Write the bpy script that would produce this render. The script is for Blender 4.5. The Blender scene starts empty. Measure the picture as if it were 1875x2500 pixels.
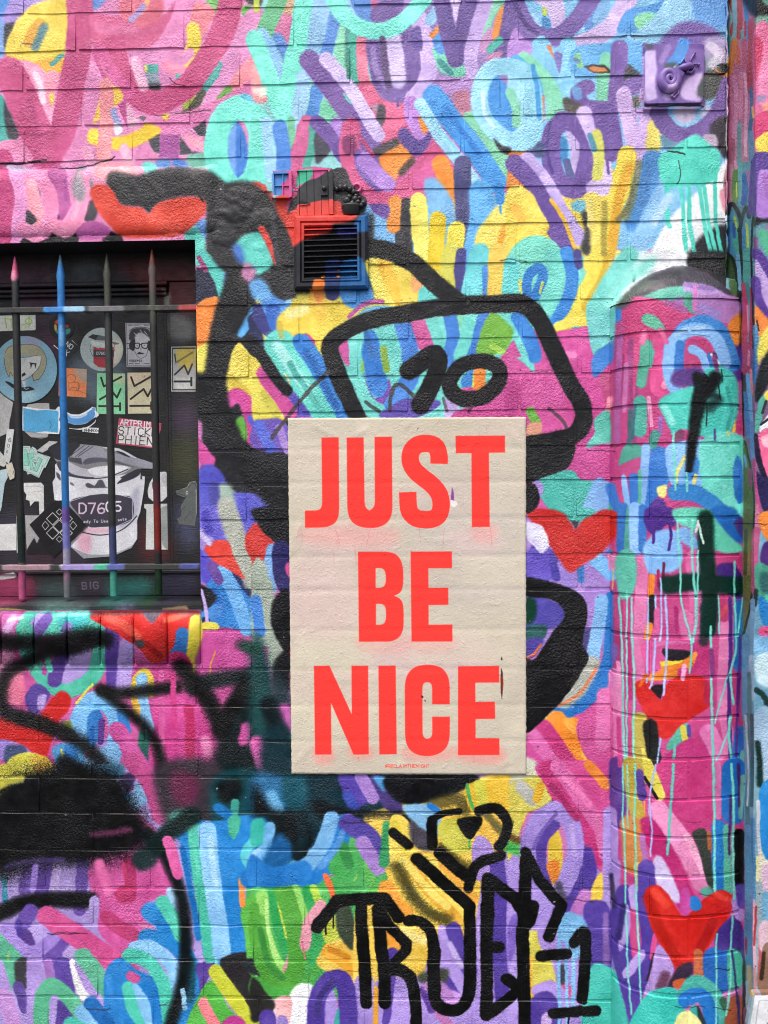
import bpy, bmesh, math, random
import numpy as np
from mathutils import Vector, Matrix

sc = bpy.context.scene
COL = sc.collection
random.seed(7)
RNG = np.random.default_rng(11)

# ---------------------------------------------------------------- camera, sky, sun, exposure
CAM_POS = np.array([0.0, -1.663, 1.5])
YAW, PITCH, ROLL = 0.0281, 0.0286, 0.0102       # turned a little left, tipped a little down, slightly rolled
FPX = 1966.0                                    # focal length in pixels of the 1875 px wide photograph
_f = np.array([-math.sin(YAW) * math.cos(PITCH), math.cos(YAW) * math.cos(PITCH), -math.sin(PITCH)])
_r0 = np.array([math.cos(YAW), math.sin(YAW), 0.0])
_u0 = np.cross(_r0, _f)
_r = _r0 * math.cos(ROLL) - _u0 * math.sin(ROLL)
_u = _u0 * math.cos(ROLL) + _r0 * math.sin(ROLL)
cam_data = bpy.data.cameras.new('camera')
cam_data.sensor_fit = 'HORIZONTAL'
cam_data.sensor_width = 36.0
cam_data.lens = 36.0 * FPX / 1875.0
cam_data.clip_start = 0.02
cam_data.clip_end = 500.0
cam = bpy.data.objects.new('camera', cam_data)
COL.objects.link(cam)
m = Matrix.Identity(4)
for i in range(3):
    m[i][0] = _r[i]; m[i][1] = _u[i]; m[i][2] = -_f[i]; m[i][3] = CAM_POS[i]
cam.matrix_world = m
sc.camera = cam

SUN_EL, SUN_AZ = math.radians(62), math.radians(200)     # overcast: a very wide, soft sun from above and behind the camera
world = bpy.data.worlds.new('World')
sc.world = world
world.use_nodes = True
wn = world.node_tree
wn.nodes.clear()
sky = wn.nodes.new('ShaderNodeTexSky')
sky.sky_type = 'NISHITA'
sky.sun_disc = False
sky.sun_elevation = SUN_EL
sky.sun_rotation = SUN_AZ
sky.air_density = 1.0
sky.dust_density = 5.0
sky.ozone_density = 1.0
bg = wn.nodes.new('ShaderNodeBackground')
bg.inputs['Strength'].default_value = 0.13
wo = wn.nodes.new('ShaderNodeOutputWorld')
wn.links.new(sky.outputs[0], bg.inputs[0])
wn.links.new(bg.outputs[0], wo.inputs[0])
sun_data = bpy.data.lights.new('sun', 'SUN')
sun_data.energy = 1.3
sun_data.angle = math.radians(40)
sun_data.color = (1.0, 0.985, 0.96)
sun = bpy.data.objects.new('sun', sun_data)
COL.objects.link(sun)
_sd = Vector((math.sin(SUN_AZ) * math.cos(SUN_EL), math.cos(SUN_AZ) * math.cos(SUN_EL), math.sin(SUN_EL)))
sun.rotation_euler = _sd.to_track_quat('Z', 'Y').to_euler()
sun.location = (0, -6, 8)
vs = sc.view_settings
vs.view_transform = 'Standard'
vs.look = 'None'
vs.gamma = 1.0
vs.use_curve_mapping = False
vs.exposure = 1.02
sc.render.engine = 'CYCLES'
sc.cycles.filter_width = 1.1
sc.cycles.max_bounces = 6

# ---------------------------------------------------------------- measuring: photo pixel <-> place
def ray(px, py):
    return _f + _r * ((px - 937.5) / FPX) + _u * ((1250.0 - py) / FPX)

def on_wall(px, py, y=0.0):
    """the point at depth y (0 = face of the bricks, negative towards the street) seen at a photo pixel"""
    d = ray(px, py)
    return CAM_POS + d * ((y - CAM_POS[1]) / d[1])

def project(P):
    v = P - CAM_POS
    w = v @ _f
    return np.stack([937.5 + FPX * (v @ _r) / w, 1250.0 - FPX * (v @ _u) / w], -1)

MM = 0.846e-3            # one photo pixel on the wall, in metres

# ---------------------------------------------------------------- a small spray-paint rasteriser (pigment, plus the gap shadow round a chip)
def lin(c):
    c = np.asarray(c, float)
    return np.where(c <= 0.04045, c / 12.92, ((c + 0.055) / 1.055) ** 2.4)

def enc(c):
    c = np.clip(c, 0, 1)
    return np.where(c <= 0.0031308, c * 12.92, 1.055 * c ** (1 / 2.4) - 0.055)

def hexc(h):
    return np.array([int(h[i:i + 2], 16) for i in (0, 2, 4)]) / 255.0

def vnoise(h, w, cell, seed):
    """smooth value noise, 0..1"""
    g = np.random.default_rng(seed).random((int(h / cell) + 3, int(w / cell) + 3)).astype(np.float32)
    y = np.arange(h, dtype=np.float32) / cell; x = np.arange(w, dtype=np.float32) / cell
    yi = y.astype(int); xi = x.astype(int)
    fy = (y - yi)[:, None]; fx = (x - xi)[None]
    fy = fy * fy * (3 - 2 * fy); fx = fx * fx * (3 - 2 * fx)
    a = g[yi][:, xi]; b = g[yi][:, xi + 1]; c = g[yi + 1][:, xi]; d = g[yi + 1][:, xi + 1]
    return (a * (1 - fx) + b * fx) * (1 - fy) + (c * (1 - fx) + d * fx) * fy

def spline(pts, closed=False, step=7.0):
    pts = [np.array(p, float) for p in pts]
    n = len(pts)
    if n < 3 and not closed:
        return np.array(pts)
    out = []
    rng = range(n if closed else n - 1)
    for i in rng:
        if closed:
            p0, p1, p2, p3 = pts[(i - 1) % n], pts[i], pts[(i + 1) % n], pts[(i + 2) % n]
        else:
            p0, p1, p2, p3 = pts[max(i - 1, 0)], pts[i], pts[i + 1], pts[min(i + 2, n - 1)]
        k = max(2, int(np.hypot(*(p2 - p1)) / step))
        for t in np.arange(k) / k:
            out.append(0.5 * (2 * p1 + (p2 - p0) * t + (2 * p0 - 5 * p1 + 4 * p2 - p3) * t * t
                              + (3 * p1 - p0 - 3 * p2 + p3) * t ** 3))
    if not closed:
        out.append(pts[-1])
    return np.array(out)

def soften(pts, n=3):
    """round the blunt corners of an outline, keep the sharp ones"""
    P = [np.array(p, float) for p in pts]
    for _ in range(n):
        Q = []
        for i, p in enumerate(P):
            a, b = P[i - 1] - p, P[(i + 1) % len(P)] - p
            la, lb = np.hypot(*a) + 1e-9, np.hypot(*b) + 1e-9
            c = (a @ b) / (la * lb)
            if -0.9998 < c < -0.55:
                m_ = min(la, lb) * 0.27
                Q += [p + a / la * m_, p + b / lb * m_]
            else:
                Q.append(p)
        P = Q
    return P

def blur1(a, r, ax):
    if r < 1:
        return a
    pad = [(0, 0), (0, 0)]; pad[ax] = (r + 1, r)
    c = np.cumsum(np.pad(a, pad, mode='edge'), axis=ax)
    n = a.shape[ax]; k = 2 * r + 1
    return (np.take(c, range(k, k + n), ax) - np.take(c, range(0, n), ax)) / k

class Raster:
    def __init__(self, w, h, base, x0=0, y0=0, ss=1.0):
        self.x0, self.y0, self.ss = x0, y0, ss
        self.w, self.h = int(w * ss), int(h * ss)
        self.a = np.empty((self.h, self.w, 3), np.float32)
        self.a[:] = hexc(base)
        self.n1 = np.random.default_rng(3).random((self.h, self.w)).astype(np.float32)
        self.n3 = (vnoise(self.h, self.w, 3.0 * max(ss, 0.7), 5) * 0.6 + self.n1 * 0.4)
        # uneven coverage of sprayed paint, used with a different shift for every pass of the can
        self.cov = (vnoise(self.h, self.w, 55 * ss, 6) - 0.5) * 0.55 + (vnoise(self.h, self.w, 16 * ss, 7) - 0.5) * 0.30 + (vnoise(self.h, self.w, 5 * ss, 8) - 0.5) * 0.25
        self.k = 0
        self.spray = False
    def box(self, lo, hi):
        xa = max(0, int(lo[0])); ya = max(0, int(lo[1])); xb = min(self.w, int(hi[0]) + 2); yb = min(self.h, int(hi[1]) + 2)
        return (xa, ya, xb, yb) if xb > xa and yb > ya else None
    def put(self, b, al, col, op, grain):
        xa, ya, xb, yb = b
        if grain == 2:
            n = self.n3[ya:yb, xa:xb] * 0.45 + self.n1[ya:yb, xa:xb] * 0.55
            al = np.clip((al - n * 0.95) * 4.0 + 0.35 * al, 0, 1) * (al > 0.02)
        elif grain == 1:
            n = self.n3[ya:yb, xa:xb]
            al = np.clip(al + (n - 0.5) * 2.2 * al * (1 - al), 0, 1)
        al = (al * op)[..., None]
        s = self.a[ya:yb, xa:xb]
        if self.spray and grain:
            self.k += 1
            oy, ox = (self.k * 97) % max(1, self.h - (yb - ya) + 1), (self.k * 61) % max(1, self.w - (xb - xa) + 1)
            n = self.cov[oy:oy + yb - ya, ox:ox + xb - xa][..., None]
            lum = col.mean()
            c2 = col + n * (0.16 + 0.04 * lum) * (0.35 + lum) + np.clip(n, 0, 1) * 0.06 * lum
            s += (np.clip(c2, 0, 1) - s) * al
        else:
            s += (col - s) * al
    def stroke(self, pts, width, col, soft=3.0, op=1.0, grain=1, butt=False, taper=None):
        P = (np.array(pts, float) - (self.x0, self.y0)) * self.ss
        r = width * 0.5 * self.ss; s = max(soft * self.ss, 0.6)
        b = self.box(P.min(0) - r - s, P.max(0) + r + s)
        if not b:
            return
        xa, ya, xb, yb = b
        D = np.full((yb - ya, xb - xa), 1e6, np.float32)
        n = len(P)
        for i in range(n - 1):
            p, q = P[i], P[i + 1]
            k = 1.0
            if taper:
                k = taper[0] + (taper[1] - taper[0]) * i / max(n - 2, 1)
            e = self.box(np.minimum(p, q) - r - s, np.maximum(p, q) + r + s)
            if not e:
                continue
            X = np.arange(e[0], e[2], dtype=np.float32)[None] + 0.5; Y = np.arange(e[1], e[3], dtype=np.float32)[:, None] + 0.5
            d = q - p; L = d @ d + 1e-9
            t0 = ((X - p[0]) * d[0] + (Y - p[1]) * d[1]) / L
            t = np.clip(t0, 0, 1)
            dd = np.sqrt((X - p[0] - t * d[0]) ** 2 + (Y - p[1] - t * d[1]) ** 2) + r * (1 - k)
            w = D[e[1] - ya:e[3] - ya, e[0] - xa:e[2] - xa]
            np.minimum(w, dd, out=w)
        if butt:
            X = np.arange(xa, xb, dtype=np.float32)[None] + 0.5; Y = np.arange(ya, yb, dtype=np.float32)[:, None] + 0.5
            for p, q in ((P[0], P[1]), (P[-1], P[-2])):
                d = q - p
                D[((X - p[0]) * d[0] + (Y - p[1]) * d[1] < 0) & ((X - p[0]) ** 2 + (Y - p[1]) ** 2 < (1.3 * r + s) ** 2)] = 1e6
        if self.spray and grain and r > 9 and not butt:
            # the mist a can leaves round a line: fine speckle that thins out
            mist = np.clip(1 - (D - r) / (s + 0.30 * r + 3), 0, 1) ** 2
            n = self.n3[ya:yb, xa:xb]
            self.put(b, np.clip((mist * 0.85 - n) * 4, 0, 1), col, 0.40 * op, 0)
        al = np.clip((r + s * 0.5 - D) / s, 0, 1)
        al = al * al * (3 - 2 * al)
        self.put(b, al, col, op, grain)
    def blob(self, pts, col, soft=3.0, op=1.0, grain=1, holes=()):
        P = (np.array(pts, float) - (self.x0, self.y0)) * self.ss
        s = soft * self.ss
        b = self.box(P.min(0) - s - 2, P.max(0) + s + 2)
        if not b:
            return
        xa, ya, xb, yb = b
        SUB = 3
        al = self.cover(P, b, SUB)
        for hpts in holes:
            al = al * (1 - self.cover((np.array(hpts, float) - (self.x0, self.y0)) * self.ss, b, SUB))
        rr = int(round(s / 2.2))
        for _ in range(2):
            al = blur1(blur1(al, rr, 0), rr, 1)
        self.put(b, np.clip(al, 0, 1), col, op, grain)
    def cover(self, P, b, SUB):
        xa, ya, xb, yb = b
        H, W = (yb - ya) * SUB, xb - xa
        acc = np.zeros((H, W + 2), np.float32)
        ys = ya + (np.arange(H) + 0.5) / SUB
        for i in range(len(P)):
            p, q = P[i], P[(i + 1) % len(P)]
            if p[1] == q[1]:
                continue
            sg = 1.0 if p[1] < q[1] else -1.0
            lo, hi = min(p[1], q[1]), max(p[1], q[1])
            j0, j1 = np.searchsorted(ys, lo), np.searchsorted(ys, hi)
            if j1 <= j0:
                continue
            y = ys[j0:j1]
            x = np.clip(p[0] + (y - p[1]) * (q[0] - p[0]) / (q[1] - p[1]) - xa, 0, W)
            xi = x.astype(int); fr = (x - xi).astype(np.float32)
            jj = np.arange(j0, j1)
            np.add.at(acc, (jj, xi), sg * (1 - fr))
            np.add.at(acc, (jj, xi + 1), sg * fr)
        c = np.abs(np.cumsum(acc, 1))[:, :W]
        return np.clip(c, 0, 1).reshape(yb - ya, SUB, W).mean(1)

GLYPH = {  # a plain stroke alphabet on a 4 x 6 grid, y down
 'A': '0,6 2,0 4,6|0.8,4 3.2,4', 'B': '0,0 0,6 3,6 4,5 4,4 3,3 0,3|3,3 3.7,2 3.7,1 3,0 0,0', 'C': '4,1 3,0 1,0 0,1 0,5 1,6 3,6 4,5',
 'D': '0,0 0,6 2.4,6 4,4.5 4,1.5 2.4,0 0,0', 'E': '4,0 0,0 0,6 4,6|0,3 3,3', 'F': '4,0 0,0 0,6|0,3 3,3', 'G': '4,1 3,0 1,0 0,1 0,5 1,6 3,6 4,5 4,3 2.4,3',
 'H': '0,0 0,6|4,0 4,6|0,3 4,3', 'I': '2,0 2,6', 'J': '4,0 4,5 3,6 1,6 0,5', 'K': '0,0 0,6|4,0 0,3.4 4,6', 'L': '0,0 0,6 4,6',
 'M': '0,6 0,0 2,3 4,0 4,6', 'N': '0,6 0,0 4,6 4,0', 'O': '1,0 3,0 4,1 4,5 3,6 1,6 0,5 0,1 1,0', 'P': '0,6 0,0 3,0 4,1 4,2.4 3,3.4 0,3.4',
 'R': '0,6 0,0 3,0 4,1 4,2.2 3,3.2 0,3.2|2,3.2 4,6', 'S': '4,1 3,0 1,0 0,1 0,2 1,3 3,3 4,4 4,5 3,6 1,6 0,5', 'T': '0,0 4,0|2,0 2,6',
 'U': '0,0 0,5 1,6 3,6 4,5 4,0', 'V': '0,0 2,6 4,0', 'W': '0,0 1,6 2,2 3,6 4,0', 'X': '0,0 4,6|4,0 0,6', 'Y': '0,0 2,3 4,0|2,3 2,6',
 '0': '1,0 3,0 4,1.4 4,4.6 3,6 1,6 0,4.6 0,1.4 1,0', '1': '1,1 2,0 2,6', '5': '4,0 0.5,0 0.3,2.6 2.6,2.4 4,3.6 4,5 3,6 1,6 0,5',
 '6': '3.6,0.3 2,0 0.6,1.4 0,4 0.8,5.8 2.6,6 4,5 3.8,3.4 2.4,2.8 0.4,3.6', '7': '0,0 4,0 1.6,6', '#': '1.2,0 0.8,6|3.2,0 2.8,6|0,2 4,2|0,4 4,4',
 '*': '2,1 2,4|0.6,1.8 3.4,3.2|3.4,1.8 0.6,3.2', 'a': '0.6,2.6 3,2.4 3.4,3.4 3.4,6|3.4,3.8 0.8,4.2 0.4,5.4 1.4,6 3.4,5', 'd': '3.6,0 3.6,6|3.6,3 1.4,2.4 0.4,4.2 1.4,6 3.6,5.4',
 'e': '0.4,4.2 3.6,4.2 3,2.5 1.2,2.5 0.3,4.4 1.2,6 3.2,5.8', 'h': '0.4,0 0.4,6|0.4,3.4 2,2.4 3.4,3.2 3.4,6', 'o': '1.2,2.4 3,2.4 3.8,4.2 3,6 1.2,6 0.2,4.2 1.2,2.4',
 'p': '0.4,2.4 0.4,8|0.4,3 2.4,2.4 3.6,4.2 2.4,6 0.4,5.4', 's': '3.4,2.8 1.4,2.4 0.6,3.4 3.2,4.6 2.8,5.8 0.6,5.6', 't': '1.6,0.8 1.6,5.4 3,6|0.4,2.4 3,2.4',
 'y': '0.4,2.4 2,5.8|3.6,2.4 1.4,8', '<': '2,6 0.2,2.6 1,1.6 2,2.6 3,1.6 3.8,2.6 2,6', 'i': '2,2.4 2,6', 'g': '3.6,2.4 3.6,7 2.4,8 0.8,7.4|3.6,3 1.4,2.4 0.4,4.2 1.4,6 3.6,5.4'}

def text(R, s, x, y, h, wd, col, ang=0.0, sx=1.0, gap=1.5, soft=0.8, grain=0):
    k = h / 6.0
    ca, sa = math.cos(ang), math.sin(ang)
    cx = 0.0
    for ch in s:
        if ch in GLYPH:
            for part in GLYPH[ch].split('|'):
                pts = []
                for q in part.split():
                    a, b = map(float, q.split(','))
                    u, v = (cx + a) * k * sx, b * k
                    pts.append((x + u * ca - v * sa, y + u * sa + v * ca))
                R.stroke(pts, wd, col, soft, 1.0, grain)
        cx += (4 + gap) if ch not in 'I1' else (3.4 + gap)

def paint(R, script, soft0=2.6):
    """each line: s|l|b hex width[~soft][g][%opacity] points   or   c|p hex[~soft][g][%opacity] points"""
    ox, oy, sc_ = 0.0, 0.0, 1.0
    for ln in script.split('\n'):
        t = ln.split()
        if not t or t[0] == '#':
            continue
        if t[0] == '@':
            ox, oy, sc_ = map(float, t[1:4]); continue
        k = t[0]
        if k == 't':      # t hex stroke height angle x,y STRING
            x, y = map(float, t[5].split(','))
            text(R, ' '.join(t[6:]), ox + x / sc_, oy + y / sc_, float(t[3]) / sc_, float(t[2]) / sc_, hexc(t[1]), math.radians(float(t[4])))
            continue
        spec = t[1] if k in 'cpq' else t[2]
        op = 1.0
        taper = None
        if '/' in spec:
            spec, tp = spec.split('/'); taper = (1.0, float(tp))
        if '%' in spec:
            spec, o = spec.split('%'); op = float(o) / 100
        grain = 1
        if spec.endswith('g'):
            grain = 2; spec = spec[:-1]
        if spec.endswith('h'):
            grain = 0; spec = spec[:-1]
        soft = soft0
        if '~' in spec:
            spec, s_ = spec.split('~'); soft = float(s_) / sc_
        pts = []
        for q in t[(2 if k in 'cpq' else 3):]:
            a, b = q.split(',')
            pts.append((ox + float(a) / sc_, oy + float(b) / sc_))
        if k == 'c':
            R.blob(spline(pts, True), hexc(spec), soft, op, grain)
        elif k == 'q':
            R.blob(soften(pts), hexc(spec), soft, op, grain)
        elif k == 'p':
            R.blob(pts, hexc(spec), soft, op, grain)
        else:
            col = hexc(t[1])
            q = np.array(pts) if k in 'lb' else spline(pts)
            if k == 'B':
                q = spline(pts)
            R.stroke(q, float(spec) / sc_, col, soft, op, grain, k in 'bB', taper)

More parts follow.
